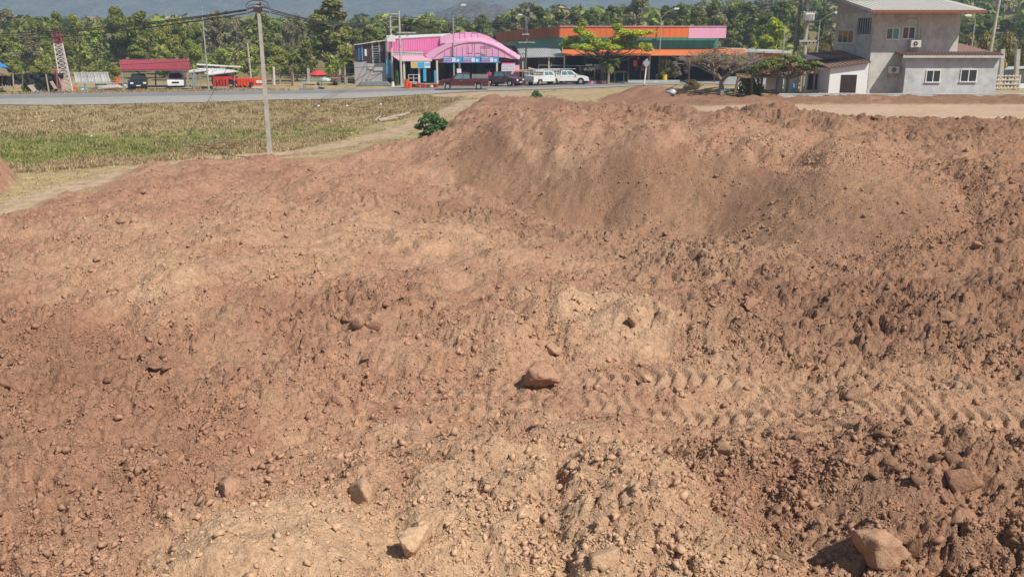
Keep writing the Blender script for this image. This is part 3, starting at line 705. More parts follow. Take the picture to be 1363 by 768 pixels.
m_fibro = mat('fibre_cement_sheet', (.52, .53, .50), rough=.8, var=.12, scale=1.2, dirt=(.34, .34, .3), dscale=.5)
m_red = mat('red_paint', (.70, .045, .025), rough=.45, var=.1, scale=2, dirt=(.5, .08, .05), dscale=1)
m_redo = mat('orange_red_paint', (.80, .09, .03), rough=.5, var=.1, scale=2)
m_glass = mat('dark_glass', (.03, .04, .045), rough=.08, var=.1, spec=.6)
m_glassb = mat('sky_tinted_glass', (.10, .22, .24), rough=.1, var=.1, spec=.7)
m_chrome = mat('bright_metal', (.6, .6, .6), rough=.3, var=.05, metal=.8)
m_lamp = mat('lamp_glass', (.8, .8, .78), rough=.2, var=.02, spec=.6)
m_tail = mat('tail_light', (.5, .02, .02), rough=.2, var=.02)
m_redtile = mat('red_roof_sheet', (.48, .085, .105), rough=.6, var=.1, scale=1.5)
m_wire = mat('power_cable', (.06, .055, .06), rough=.7, var=.1)
m_blue = mat('blue_paint', (.03, .16, .42), rough=.4, var=.1)
m_bluel = mat('light_blue_sheet', (.10, .34, .58), rough=.6, var=.1)
m_green = mat('green_paint', (.03, .25, .16), rough=.5, var=.1)
m_yellow = mat('yellow_plastic', (.80, .55, .02), rough=.4, var=.05)
m_net = mat('black_shade_net', (.03, .03, .028), rough=.95, var=.4, scale=1)
m_thatch = mat('dry_thatch', (.30, .21, .12), rough=1, var=.4, scale=6, bump=.05)
m_ceram = mat('brown_porcelain', (.14, .06, .04), rough=.3, var=.1)

# ------------------------------------------------------------------ vehicles (local: +x is the nose)
def arc_profile(pts, arches, z0):
    out = list(pts)
    for cx, r in arches:
        for k in range(9):
            a = math.pi * k / 8
            out.append((cx - r * math.cos(a), z0 + r * math.sin(a) * .92))
    return out
def pickup(loc, rz, label, body_m, L=5.2, cab='ext', rack=None, cat='pickup truck', suv=False, hood_m=None, group='parked and passing vehicles', name='pickup_truck'):
    t = empty(name, label, cat, loc, rz, group); Wd = .88; h = L / 2
    b = MB(); z0 = .42
    prof = [(h, z0), (h + .03, .62), (h - .02, .86), (h - .25, .98), (h - 1.15, 1.08), (-.2, 1.10)]
    if suv: prof += [(-h + .05, 1.12), (-h, .9), (-h, z0)]
    else: prof += [(-.85, 1.10), (-.86, .72), (-h + .05, .72), (-h, z0)]
    prof = arc_profile(prof, [(-h + 1.1, .43), (h - .95, .43)], z0)
    b.prism(prof, 'y', -Wd, Wd)
    if not suv:
        for s in (-1, 1): b.box(-h, -.8, s * Wd - (.06 if s > 0 else 0), s * Wd + (.06 if s < 0 else 0), .722, 1.1)
        b.box(-h, -h + .06, -Wd + .062, Wd - .062, .722, 1.1)
    body = b.build('body', body_m, t, bevel=0)
    xr = -h + .3 if suv else -.82
    xb = {'ext': -.82, 'double': -1.2}.get(cab, -.82)
    if suv: xb = -h + .12
    c = MB(); x1 = h - 1.25; xt = x1 - .75; xb2 = xb + (.35 if suv else .14)
    def ring(x0, x1_, w_, z): return [(x0, -w_, z), (x1_, -w_, z), (x1_, w_, z), (x0, w_, z)]
    top = 1.68 if not suv else 1.76
    lo, md, hi = ring(xb, x1, Wd - .03, 1.06), ring(xb2, xt, Wd - .17, top - .05), ring(xb2 + .12, xt - .15, Wd - .28, top)
    fs = []
    for k in range(2):
        for i in range(4): fs.append((k * 4 + i, k * 4 + (i + 1) % 4, k * 4 + 4 + (i + 1) % 4, k * 4 + 4 + i))
    c.add(lo + md + hi, fs + [(8, 9, 10, 11)])
    cabo = c.build('cab', body_m, t)
    # windows follow the sloped cab sides, a little proud
    def lerp(a, b_, k): return Vector(a) * (1 - k) + Vector(b_) * k
    def pane(nm, a, b_, cc, d, gm=m_glass):
        q = [Vector(v) for v in (a, b_, cc, d)]; ce = sum(q, Vector()) / 4
        n = (q[1] - q[0]).cross(q[2] - q[0]).normalized()
        if n.dot(ce - Vector((0, 0, 1.2))) < 0: n = -n
        m_ = MB(); m_.add([v + n * .012 for v in q] + [v - n * .01 for v in q], [(0, 1, 2, 3), (7, 6, 5, 4), (0, 4, 5, 1), (1, 5, 6, 2), (2, 6, 7, 3), (3, 7, 4, 0)])
        m_.build(nm, gm, t)
    def face(i0, i1, u0, u1, v0, v1):
        a, b_, cc, d = lo[i0], lo[i1], md[i1], md[i0]
        f = lambda u, v: lerp(lerp(a, b_, u), lerp(d, cc, u), v)
        return f(u0, v0), f(u1, v0), f(u1, v1), f(u0, v1)
    pane('windscreen', *face(1, 2, .07, .93, .12, .93)); pane('rear_window', *face(3, 0, .12, .88, .2, .88))
    for i0, i1 in ((0, 1), (2, 3)):
        cuts = [(.06, .42), (.47, .86)] if not suv else [(.05, .30), (.34, .58), (.62, .90)]
        for u0, u1 in cuts:
            if i0 == 2: u0, u1 = 1 - u1, 1 - u0
            pane('side_window', *face(i0, i1, u0, u1, .14, .9), gm=m_glassb)
    for sx in (-h + 1.1, h - .95):
        for s in (-1, 1):
            wy = s * (Wd - .11)
            wl = MB().tube((sx, wy - .11, .35), (sx, wy + .11, .35), .35, n=20).build('tyre', m_black, t, smooth=False)
            MB().tube((sx, wy + s * .09, .35), (sx, wy + s * .125, .35), .22, .2, n=16).build('rim', m_chrome, wl)
            MB().tube((sx, wy + s * .12, .35), (sx, wy + s * .135, .35), .07, n=10).build('hub', m_steel, wl)
    MB().box(h - .02, h + .1, -Wd + .05, Wd - .05, .40, .60).build('front_bumper', body_m, t)
    MB().box(-h - .12, -h - .002, -Wd + .05, Wd - .05, .40, .56).build('rear_bumper', m_chrome, t)
    MB().box(h + .0, h + .045, -.38, .38, .64, .84).build('grille', m_black, t)
    MB().box(h + .1, h + .112, -.24, .24, .44, .55).build('number_plate', m_white, t)
    for s in (-1, 1):
        MB().box(h - .16, h + .035, s * .66 - .16, s * .66 + .16, .68, .86).build('headlight', m_lamp, t)
        MB().box(-h - .03, -h + .03, s * (Wd - .1) - .08, s * (Wd - .1) + .08, .74, 1.0).build('tail_light', m_tail, t)
        MB().box(x1 - .35, x1 - .18, s * (Wd + .1) - .1, s * (Wd + .1) + .1, 1.12, 1.28).build('wing_mirror', body_m, t)
        MB().box(.25, .42, s * (Wd + .012) - .014, s * (Wd + .012) + .014, .94, .98).build('door_handle', m_chrome, t)
    if rack:
        r = MB(); zt = 1.52 if rack == 'low' else 1.78; e = .035
        for s in (-1, 1):
            y_ = s * (Wd - .05)
            r.beam((-h + .06, y_, 1.12), (-h + .06, y_, zt), e); r.beam((-.95, y_, 1.12), (-.95, y_, zt), e); r.beam((-1.7, y_, 1.12), (-1.7, y_, zt), e)
            for z_ in np.linspace(1.2, zt, 4): r.beam((-h + .06, y_, z_), (-.93, y_, z_), e)
        for x_ in (-h + .06, -.95):
            for z_ in (1.3, zt): r.beam((x_, -Wd + .05, z_), (x_, Wd - .05, z_), e)
        if rack == 'high':
            for s in (-1, 1): r.beam((-h + .06, s * .75, zt + .03), (x1 - .3, s * .75, zt + .06), e)
            for x_ in np.linspace(-h + .1, x1 - .35, 8): r.beam((x_, -.8, zt + .05), (x_, .8, zt + .05), e)
        r.build('cargo_rack', m_steel if rack == 'low' else m_white, t)
    return t
m_maroon = mat('maroon_car_paint', (.10, .018, .022), rough=.28, var=.06, spec=.6)
m_maroonp = mat('purple_brown_car_paint', (.09, .04, .06), rough=.3, var=.06, spec=.6)
m_wcar = mat('white_car_paint', (.74, .74, .73), rough=.3, var=.03, spec=.5)
m_scar = mat('silver_car_paint', (.50, .50, .49), rough=.3, var=.05, spec=.6)
m_bcar = mat('black_car_paint', (.025, .025, .03), rough=.25, var=.05, spec=.6)
def gp(px, py, z=0.05): x, y = G(px, py, z); return (x, y, z)
pickup(gp(617.5, 119.6), math.pi + .03, 'dark red pickup with a grey cargo cage driving left on the road', m_maroon, L=5.5, rack='low').scale = (1, 1.03, 1.07)
pickup(gp(669, 114.6), -.55, 'purplish brown pickup parked facing the road in front of the pink shop', m_maroonp, L=4.9)
pickup(gp(753, 112.3), .12, 'white pickup with a long roof rack, nearest the fruit stall', m_wcar, L=5.3, rack='high')
pickup(gp(724, 113.0), .75, 'white pickup seen from behind, left of the other white pickup with rack', m_wcar, L=5.2, rack='high')
pickup(gp(235.5, 117.6), -math.pi / 2 + .30, 'white SUV parked nose out under the red carport roof', m_wcar, L=4.7, suv=True, cat='suv', name='parked_suv')
pickup(gp(186, 118.6), -math.pi / 2 + .34, 'black pickup parked nose out under the red carport roof', m_bcar, L=5.1)

# ------------------------------------------------------------------ poles and wires
def lamp_post(px, py_base, py_top, arm_px, arm_py, label, Y=None):
    x, y = G(px, py_base, 0) if Y is None else (QX(px, Y, py_base), Y)
    z0 = 0 if Y is None else QZ(py_base, Y, px)
    zt = QZ(py_top, y, px)
    xa, za = Q(arm_px, arm_py, y)
    t = empty('street_lamp', label, 'street lamp', (x, y, z0), 0, 'street lamps along the road')
    part(MB().tube((x, y, z0), (x, y, zt), .1, .055, 10), 'pole', m_steel, t)
    pts = [Vector((x, y, zt)), Vector((x + (xa - x) * .3, y - .25, zt + (za - zt) * .55)), Vector((x + (xa - x) * .85, y - .6, za))]
    part(MB().path(pts, .045, 8), 'arm', m_steel, t)
    hd = MB(); d = 1 if xa > x else -1
    hd.prism([(0, -.07), (d * .2, -.12), (d * .62, -.10), (d * .72, .0), (d * .5, .10), (d * .12, .10)], 'y', -.15, .15)
    hd.v = [(a + pts[-1].x - .05 * d, b + pts[-1].y, c + pts[-1].z) for a, b, c in hd.v]
    ho = part(hd, 'lamp_head', m_white, t); 
    sub(MB().box(pts[-1].x + d * .12, pts[-1].x + d * .5, y - .7, y - .5, pts[-1].z - .15, pts[-1].z - .121) if d > 0 else MB().box(pts[-1].x - .5, pts[-1].x - .12, y - .7, y - .5, pts[-1].z - .15, pts[-1].z - .121), 'lens', m_lamp, ho)
    part(MB().box(x - .18, x + .18, y - .18, y + .18, z0 - .1, z0 + .12), 'base', m_conc, t)
    return t
lamp_post(604.5, 113.5, 21, 616, 7, 'tall grey street lamp standing in front of the pink shop')
lamp_post(876.5, 109.5, 25, 899, 12, 'tall grey street lamp in front of the orange building, beside the white post')
lamp_post(278, 121, 14, 266, -8, 'grey street lamp left of the concrete pole, its head above the picture')
lamp_post(1085.5, 95, 30, 1111, 17, 'small street lamp between the transformer pole and the grey house', Y=96)
lamp_post(1290, 90, 28, 1287, 21, 'small street lamp behind the right end of the grey house', Y=100)
lamp_post(700, 60, 24, 694, 20, 'thin street lamp beyond the roofs, between pink shop and orange building', Y=140)

def pole(pb, pt, Yb, label, r0=.15, r1=.10, m=m_conc, square=False, name='utility_pole', cat='utility pole', zb=None, group='power poles'):
    """pb, pt: base and top pixels, Yb depth"""
    b = P3(*pb, Yb); tp = P3(*pt, Yb)
    t = empty(name, label, cat, b, 0, group)
    mb = MB()
    if square: 
        d = tp - b
        for k, (i, j) in enumerate([(0, 1)]):
            vs = [b + Vector((sx * r0, sy * r0, -.3)) for sx, sy in ((-1,-1),(1,-1),(1,1),(-1,1))] + [tp + Vector((sx * r1, sy * r1, 0)) for sx, sy in ((-1,-1),(1,-1),(1,1),(-1,1))]
            mb.add(vs, [(0,1,5,4),(1,2,6,5),(2,3,7,6),(3,0,4,7),(4,5,6,7),(3,2,1,0)])
    else: mb.tube(b - Vector((0, 0, .3)), tp, r0, r1, 12)
    part(mb, 'shaft', m, t)
    return t, b, tp
# the near pole
xa, ya, za = on(360, 213, -1.7)
tA, bA, topA = pole((360, 213.5), (343.5, 3.5), ya, 'square concrete power pole standing at the edge of the dumped soil', .13, .085, square=True)
part(W(337.2, 9.8, 348.6, 16.8, ya - .14, .1), 'crossarm', m_brown, tA)
ins = MB()
INS = []
def insulator(a, b):
    m_ = MB()
    for k in range(4):
        c0 = Vector(a).lerp(Vector(b), k / 4 + .02); c1 = Vector(a).lerp(Vector(b), k / 4 + .13)
        m_.tube(c0, c1, .075, .05, 10)
    m_.tube(a, b, .02, .02, 6); return part(m_, 'insulator', m_ceram, tA)
for k, (pa, pb) in enumerate([((338,10.2),(329,12.6)), ((338,15),(329.3,17.8)), ((348.5,9.8),(358.5,12)), ((348.5,14.6),(359,17))]):
    insulator(P3(*pa, ya), P3(*pb, ya))
part(MB().tube(P3(346.3, 3.4, ya), P3(346.3, 8, ya), .07, .06, 10), 'pin_insulator', m_ceram, tA)
part(MB().path([P3(*q, ya - .2) for q in ((327.5,13),(327.8,7),(331,2.8),(336,1.2),(342,1.0),(350,1.2),(355,3.2),(358,8),(359.5,13))], .022, 6), 'jumper_cable', m_wire, tA)
part(MB().path([P3(*q, ya - .1) for q in ((329,15),(330,9.5),(334,6.8),(340,6.2),(350,6.8),(356,9),(359,14))], .018, 6), 'jumper_cable', m_wire, tA)
def wire(a, b, sag, label, r=.028, n=14, group='overhead power lines', name='power_line'):
    a = Vector(a); b = Vector(b)
    pts = [a.lerp(b, k / n) - Vector((0, 0, sag * 4 * (k / n) * (1 - k / n))) for k in range(n + 1)]
    o = MB().path(pts, r, 5).build(name, m_wire); tag(o, label, 'cable', group); return o
g = xa, ya
xg, yg, zg = on(243, 192, -1.8)
wire(P3(345, 12, ya), (xg, yg, zg), .15, 'stay wire running from the concrete pole top down to the grass', .016, group=None, name='stay_wire')
for k, (pa, pe) in enumerate([((327.5,13.2),(-190,44)), ((328.5,18.2),(-190,56)), ((329,14.5),(-190,48))]):
    wire(P3(*pa, ya), P3(*pe, 78 + k), .7, ['uppermost dark cable running left from the concrete pole', 'lowest dark cable running left from the concrete pole', 'middle dark cable running left from the concrete pole'][k], .034)
for k, (pa, pe) in enumerate([((359.5,12.4),(519,21)), ((360.5,17.4),(526,22)), ((360,15),(533,21.5))]):
    wire(P3(*pa, ya), P3(*pe, 116), .9, ['topmost cable from the concrete pole to the twin poles', 'lowest cable from the concrete pole to the twin poles', 'middle cable from the concrete pole to the twin poles'][k], .032)
# twin transformer poles by the dark panelled building
TY = 116.0
t1, b1, q1 = pole((523, 108.5), (519, 19), TY, 'left one of the twin concrete poles left of the pink shop', .15, .11)
part(W(516.5, 18.0, 532, 19.6, TY - .16, .1), 'crossarm', m_conc, t1); part(W(516, 36, 531, 37, TY - .16, .1), 'crossarm', m_conc, t1)
t2, b2, q2 = pole((534.5, 115.5), (531, 15.5), TY - 4, 'right one of the twin concrete poles left of the pink shop', .15, .11)
part(W(528, 43, 553.5, 45, TY - 4.2, .12), 'crossarm', m_conc, t2); part(MB().beam(P3(540.5, 49.5, TY - 4), P3(546, 45, TY - 4), .07), 'brace', m_steel, t2)
part(W(514.5, 47.5, 525, 56, TY - .9, .7), 'junction_box', m_white, t1, bevel=.05)
# dark pole by the orange building
t3, b3, q3 = pole((698.5, 112), (702, 23), 117.5, 'dark concrete pole with two crossarms between pink shop and grey canopy', .15, .10, m=mat('dark_concrete', (.13, .12, .12), rough=.9, var=.2))
part(W(695, 45.2, 704.5, 47.2, 117.2, .12), 'crossarm', m_steel, t3); part(W(690, 56.2, 712, 57.6, 117.2, .12), 'crossarm', m_steel, t3)
# the two poles by the house
t4, b4, q4 = pole((1055.5, 90), (1067.5, -14), 84, 'leaning dark concrete pole left of the transformer pole', .19, .13, m=mat('grey_concrete', (.27, .25, .23), rough=.9, var=.2))
part(W(1049, 4.2, 1073, 6.6, 83.7, .14), 'crossarm', m_conc, t4); part(MB().beam(P3(1052, 5, 84), P3(1064, -3, 84), .06), 'brace', m_steel, t4)
TB = 82.0
t5, b5, q5 = pole((1069, 92), (1077.5, -14), TB, 'concrete pole carrying the white transformer left of the grey house', .19, .13)
tr = part(W(1071.2, 17.5, 1084.8, 28, TB - .9, .7), 'transformer', m_white, t5, bevel=.06)
for k in range(7): sub(W(1072 + k * 1.8, 18.5, 1072.7 + k * 1.8, 27, TB - .98, .1), 'cooling_fin', m_white, tr)
for k in range(4): sub(MB().tube(P3(1073.5 + k * 3.3, 17.5, TB - .6), P3(1073.5 + k * 3.3, 14.5, TB - .6), .06, .04, 8), 'bushing', m_ceram, tr)
part(W(1069.5, 15.6, 1086.5, 16.8, TB - .25, .12), 'crossarm', m_conc, t5)
part(W(1064, 53.8, 1089.5, 56.2, TB - .3, .16), 'crossarm', m_conc, t5)
for px in (1077.5, 1083, 1087.5): part(MB().tube(P3(px, 56.2, TB - .2), P3(px, 58.4, TB - .2), .07, .04, 8), 'insulator', m_ceram, t5)
part(MB().beam(P3(1068, 55, TB - .2), P3(1073.8, 48.5, TB - .1), .06), 'brace', m_steel, t5)
t6, b6, q6 = pole((1317, 74), (1333, -14), 92, 'leaning grey pole right of the grey house, rising out of the picture', .17, .12)
t7, b7, q7 = pole((335.2, 114), (329.3, 58), 112, 'short leaning concrete post beside the red trailer', .13, .1)
t8, b8, q8 = pole((863, 109), (866.5, 58), 122, 'white concrete post beside the tilted road sign', .13, .1, m=m_white)
t9, b9, q9 = pole((1042, 78), (1044.5, 35), 130, 'thin dark pole beyond the yellow green tree', .10, .08, m=m_steel)
LNS = [((519,20.5,117),(702,30,117),.25,'upper cable running across the pink shop roof'),((531,24,113),(702,33,117),.3,'lower cable running across the pink shop roof'),
       ((702,26,117),(876,24,119),.4,'upper cable crossing in front of the pines over the orange building'),((702,33,117),(1067,6,84),.5,'lower cable crossing in front of the pines over the orange building'),
       ((876,22,119),(1067,0,84),.3,'cable rising to the leaning pole over the pine trees'),((702,57,117),(864,72,121),.3,'thin cable hanging before the orange parapet'),
       ((1043,50,130),(1077,28,82),.3,'short cable running to the transformer'),((1085,34,96),(1140,22,90),.1,'thin cable from the small street lamp to the grey house'),
       ((-60,77,107),(278,74,107),.4,'telephone cable low across the left carports'),((-60,86,107),(278,80,107),.4,'second telephone cable low across the left carports'),
       ((278,74,107),(523,76,117),.4,'telephone cable across the garden trees'),((278,80,107),(523,88,117),.5,'lower telephone cable across the garden trees'),
       ((523,70,117),(698,72,117),.2,'telephone cable across the pink shop arch'),((1089,55,82),(1112,44,88),.1,'service cable from the transformer pole to the house'),
       ((1283,30,100),(1400,18,100),.2,'thin cable right of the grey house')]
for a, b, sg, lab in LNS: wire(P3(*a), P3(*b), sg, lab, .03)
# ------------------------------------------------------------------ pink shop
YS = 115.5
sh = empty('shop_building', 'pink arched shop with open dark front and blue banners', 'shop', (QX(630, YS), YS, 0))
def poly_at(pts, Y): return [Q(px, py, Y) for px, py in pts]
part(MB().prism(poly_at([(586,79),(586,49.5),(603,45.2),(618,43),(635,43.8),(650,48.5),(668,59),(691,77.5),(691,79)], YS + 2), 'y', YS + 2, YS + 2.3), 'gable_wall', m_pinkl, sh)
part(MB().prism(poly_at([(574,80),(586,70),(600,62),(615,57),(635,56),(652,59),(668,67),(688,78),(684,79.4),(672,77),(655,76.6),(600,76.6),(584,78.8)], YS), 'y', YS, YS + .15), 'arch_panel', m_pinkl, sh)
o1 = poly_at([(566,75),(578,68),(592,61.5),(606,56.8),(622,54.8),(640,55),(655,59),(670,66),(692,79)], YS - .1)
o2 = poly_at([(574,80),(583,72.2),(596,64.6),(609,59.4),(623,56.8),(640,56.6),(654,60.2),(669,67),(689,79.6)], YS - .1)
arc = MB(); n = len(o1)
vs = [(x, YS - .12, z) for x, z in o1] + [(x + .1, YS + 2.02, z + .35) for x, z in o1] + [(x, YS - .12, z) for x, z in o2] + [(x + .1, YS + 2.02, z + .35) for x, z in o2]
fs = []
for k in range(n - 1): fs += [(k, k + 1, n + k + 1, n + k), (2 * n + k, 3 * n + k, 3 * n + k + 1, 2 * n + k + 1), (k, 2 * n + k, 2 * n + k + 1, k + 1)]
arc.add(vs, fs); part(arc, 'arch_rim', m_pinkl, sh)
# purple sign frames left on the facade
fr = MB(); Yf = YS - .02
for (a, b, c, d) in [(612,44,619,55),(628,44,636,54),(622,58,629,71),(632,57,645,71),(640,62,653,64)]:
    y_ = YS + 1.96 if b < 50 else YS - .04
    for q in [((a,b),(c,b)),((a,d),(c,d)),((a,b),(a,d)),((c,b),(c,d))]: fr.beam(P3(*q[0], y_), P3(*q[1], y_), .035)
part(fr, 'sign_frame', mat('magenta_frame', (.55, .20, .38), rough=.6), sh)
fr2 = MB()
for px in range(592, 684, 8): fr2.beam(P3(px, 75.6, YS - .03), P3(px, 62 + abs(px - 630) ** 1.6 * .012, YS - .03), .05)
part(fr2, 'cover_strip', m_pink, sh, kind='stuff')
# left wing
tw = [P3(514,51.5,YS+12), P3(590,48,YS+2.1)]
part(MB().prism(poly_at([(513.5,70),(513.5,52),(540,50.2),(588,48),(588,76),(566,74.8),(540,69)], YS + 2.4), 'y', YS + 2.4, YS + 2.6), 'wing_wall', m_pink, sh)
part(MB().slab([P3(513,51.8,YS+2.3), P3(590,47.6,YS+2.3), P3(600,45.0,YS+14), P3(530,47.5,YS+14)], .1), 'wing_roof', m_white, sh)
rb = MB()
for px in np.arange(516, 586, 3.1): rb.beam(P3(px, 52 - (px - 514) * .053, YS + 2.36), P3(px, 69, YS + 2.36), .05)
part(rb, 'sheet_rib', m_pink, sh, kind='stuff')
part(W(521, 69, 563, 75, YS + 2.2, .06), 'translucent_panel', m_fibro, sh)
part(MB().slab([P3(531,80.8,YS-3), P3(575,80.3,YS-3), P3(563,74.5,YS+2), P3(522,74.5,YS+2)], .08), 'lean_to_roof', m_pinkp, sh)
part(W(531, 80.6, 575, 82, YS - 3.1, .08), 'fascia', m_cream, sh)
part(W(580, 76.8, 666, 84, YS + .3, .1), 'header_band', mat('brown_pink_band', (.42, .18, .16), rough=.8), sh)
part(W(664, 76, 682, 82, YS + .25, .1), 'header_sign', m_brown, sh)
for px, Y_ in ((557.3, YS - 2.9), (581.5, YS), (611.5, YS), (661.5, YS), (537.5, YS - 2.9)):
    x, z = Q(px, 81, Y_); part(MB().box(x - .11, x + .11, Y_, Y_ + .22, 0, z), 'column', m_cream, sh)
# interior shell
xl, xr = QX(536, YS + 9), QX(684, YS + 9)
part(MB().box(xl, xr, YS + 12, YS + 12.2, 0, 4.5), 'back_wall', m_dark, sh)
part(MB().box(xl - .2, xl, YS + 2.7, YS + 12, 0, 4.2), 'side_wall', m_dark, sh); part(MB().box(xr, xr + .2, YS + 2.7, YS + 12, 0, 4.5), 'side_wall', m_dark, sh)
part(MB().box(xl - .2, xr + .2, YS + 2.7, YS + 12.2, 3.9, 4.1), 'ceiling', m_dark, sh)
shf = MB(); r_ = random.Random(2)
for k in range(26):
    px = r_.uniform(545, 672); x, _ = Q(px, 100, YS + r_.uniform(4, 9)); y_ = YS + r_.uniform(4, 10); h_ = r_.uniform(.7, 2.2)
    shf.box(x - r_.uniform(.2, .6), x + .3, y_, y_ + .4, .05, h_)
part(shf, 'shelf_stock', mat('shop_goods', (.10, .09, .09), rough=.7, var=.6, scale=1.2), sh, kind='stuff')
part(W(668, 84.5, 686, 89, YS - .5, 1.5), 'small_awning', m_pink, sh)
part(W(676, 87, 691.5, 112, YS + .6, .15), 'front_wall', m_pinkp, sh)
part(W(640.5, 69, 646.5, 73, YS - .1, .05), 'skylight_patch', m_fibro, sh)
# banners
def m_banner(name, a, b, c, sc):
    m = bpy.data.materials.new(name); m.use_nodes = True; t = m.node_tree; N = t.nodes; L = t.links
    tc = N.new('ShaderNodeTexCoord'); n1 = N.new('ShaderNodeTexNoise'); n1.inputs['Scale'].default_value = sc; n1.inputs['Detail'].default_value = 3
    L.new(tc.outputs['Object'], n1.inputs['Vector'])
    r = N.new('ShaderNodeValToRGB'); r.color_ramp.interpolation = 'LINEAR'
    r.color_ramp.elements[0].position = .38; r.color_ramp.elements[0].color = (*a, 1); r.color_ramp.elements[1].position = .62; r.color_ramp.elements[1].color = (*c, 1)
    e = r.color_ramp.elements.new(.5); e.color = (*b, 1)
    L.new(n1.outputs['Fac'], r.inputs[0]); L.new(r.outputs[0], N['Principled BSDF'].inputs['Base Color']); N['Principled BSDF'].inputs['Roughness'].default_value = .5
    return m
mbn = m_banner('blue_banner_print', (.02, .08, .38), (.03, .25, .62), (.08, .12, .45), .7)
mwt = mat('banner_white_print', (.78, .78, .82), rough=.6); mpk = mat('banner_pink_print', (.75, .35, .45), rough=.6); mcy = mat('banner_cyan_print', (.06, .42, .72), rough=.6)
for k, (a, b, lab) in enumerate([(590, 614.8, 'blue lettered banner, left of the row of three on the pink shop'), (615.6, 639.4, 'blue lettered banner in the centre of the row of three on the pink shop'), (640.2, 664, 'blue lettered banner, right of the row of three on the pink shop')]):
    o = W(a, 75.8, b, 84.2, YS - .4, .05).build('banner', mbn); tag(o, lab, 'banner', 'blue banners on the pink shop')
    W(a + 17, 76.4, b - .5, 83.5, YS - .412, .008).build('picture_panel', mcy, o)
    W(a + 12, 77.2, a + 16.5, 83.0, YS - .42, .008).build('product_picture', mwt, o)
    W(a + 18, 79, a + 21, 82.6, YS - .42, .006).build('product_picture', mwt, o)
    # heavy line of lettering and rows of small print
    for row, (y0, y1, x0, x1, mm) in enumerate([(77, 78.3, 1.2, 11, mwt), (79.4, 80.1, 1, 11.4, mwt), (81.2, 83.2, 1, 11.4, mpk)]):
        px = a + x0; rr2 = random.Random(row + 5 * k); ch = MB()
        while px < a + x1:
            w_ = rr2.uniform(.5, 1.2); W(px, y0, px + w_, y1, YS - .415, .01, ch); px += w_ + .35
        ch.build('lettering', mm, o, kind='stuff')
o = W(547, 82.6, 572.6, 91, YS - 3.3, .05).build('banner', mwt); tag(o, 'yellow and light blue banner hanging from the pink lean-to', 'banner')
W(547.4, 83.2, 555.5, 90.4, YS - 3.312, .008).build('picture_panel', m_banner('yellow_print', (.75, .5, .12), (.7, .45, .2), (.1, .1, .3), 1.2), o)
W(555.7, 83.2, 565, 90.4, YS - 3.312, .008).build('picture_panel', mcy, o)
for px in np.arange(566, 571.5, 1.3): W(px, 84.5, px + .8, 88, YS - 3.315, .01).build('lettering', mcy, o)
o = W(667.5, 86.6, 685.5, 95, YS - 1, .06).build('signboard', mwt); tag(o, 'white signboard with grey lettering under the pink awning, right end of the shop', 'signboard')
rr2 = random.Random(8); ch = MB()
for py in (88, 91.5):
    px = 669
    while px < 684: W(px, py, px + rr2.uniform(.5, 1), py + 1.7, YS - 1.012, .008, ch); px += 1.6
ch.build('lettering', m_steel, o, kind='stuff')
o = W(563.7, 92, 567.2, 109, YS - 4, .05).build('flag_banner', mcy); tag(o, 'narrow blue upright banner standing inside the pink shop front', 'banner')
o = W(578, 94, 581, 110, YS - 4.5, .05).build('flag_banner', m_bluel); tag(o, 'narrow pale upright banner beside the shop column', 'banner')
o = W(608.2, 92, 614, 97.5, YS - .5, .05).build('notice_board', mwt); tag(o, 'small white notice fixed to the column behind the lamp', 'notice')
# dark panelled building on the left of the shop
YD = 117.0
db = empty('workshop_building', 'dark brown panelled workshop with pale lower wall, left of the pink shop', 'workshop', (QX(495, YD), YD, 0))
part(W(472.6, 82, 514.5, 113, YD, .2), 'lower_wall', m_grayw, db)
part(MB().prism(poly_at([(472.4, 82), (472.4, 59.5), (490, 57.5), (514, 54), (514, 84.5), (489, 84.5), (488, 81.5)], YD - .05), 'y', YD - .05, YD + .1), 'upper_wall', m_brown, db)
part(MB().slab([P3(471,59.6,YD-.4), P3(515,53.4,YD-.4), P3(519,52.8,YD+9), P3(476,58.2,YD+9)], .1), 'roof', m_cream, db)
for a, b, y0, y1, m_ in ((495.3,496.4,57.6,84,m_steel),(504.5,505.6,56.5,84,m_steel),(513.5,515.8,54,84,m_steel),(477,478.5,60,81,m_blue),(479.2,481,60,81,m_maroonp),(481.5,482.4,60,81,m_bluel)):
    part(W(a, y0, b, y1, YD - .14, .08), 'trim_post', m_, db)
for py in np.arange(62, 83, 3.2): part(W(497, py, 504, py + .7, YD - .12, .06), 'louvre_slat', m_steel, db)
part(W(485.5, 66, 488, 75, YD - .12, .06), 'poster', m_white, db)
part(W(489, 85, 497, 92.5, YD - .1, .08), 'wall_panel', m_fibro, db); part(W(497.3, 84.5, 514, 94.5, YD - .12, .08), 'wall_panel', m_fibro, db)
part(MB().box(QX(472.6, YD), QX(514.5, YD), YD + .3, YD + 9, -.2, QZ(57, YD)), 'hall', m_dark, db)
part(W(514.5, 80, 521, 104, YD - .6, .4), 'side_panel', m_bluel, db)
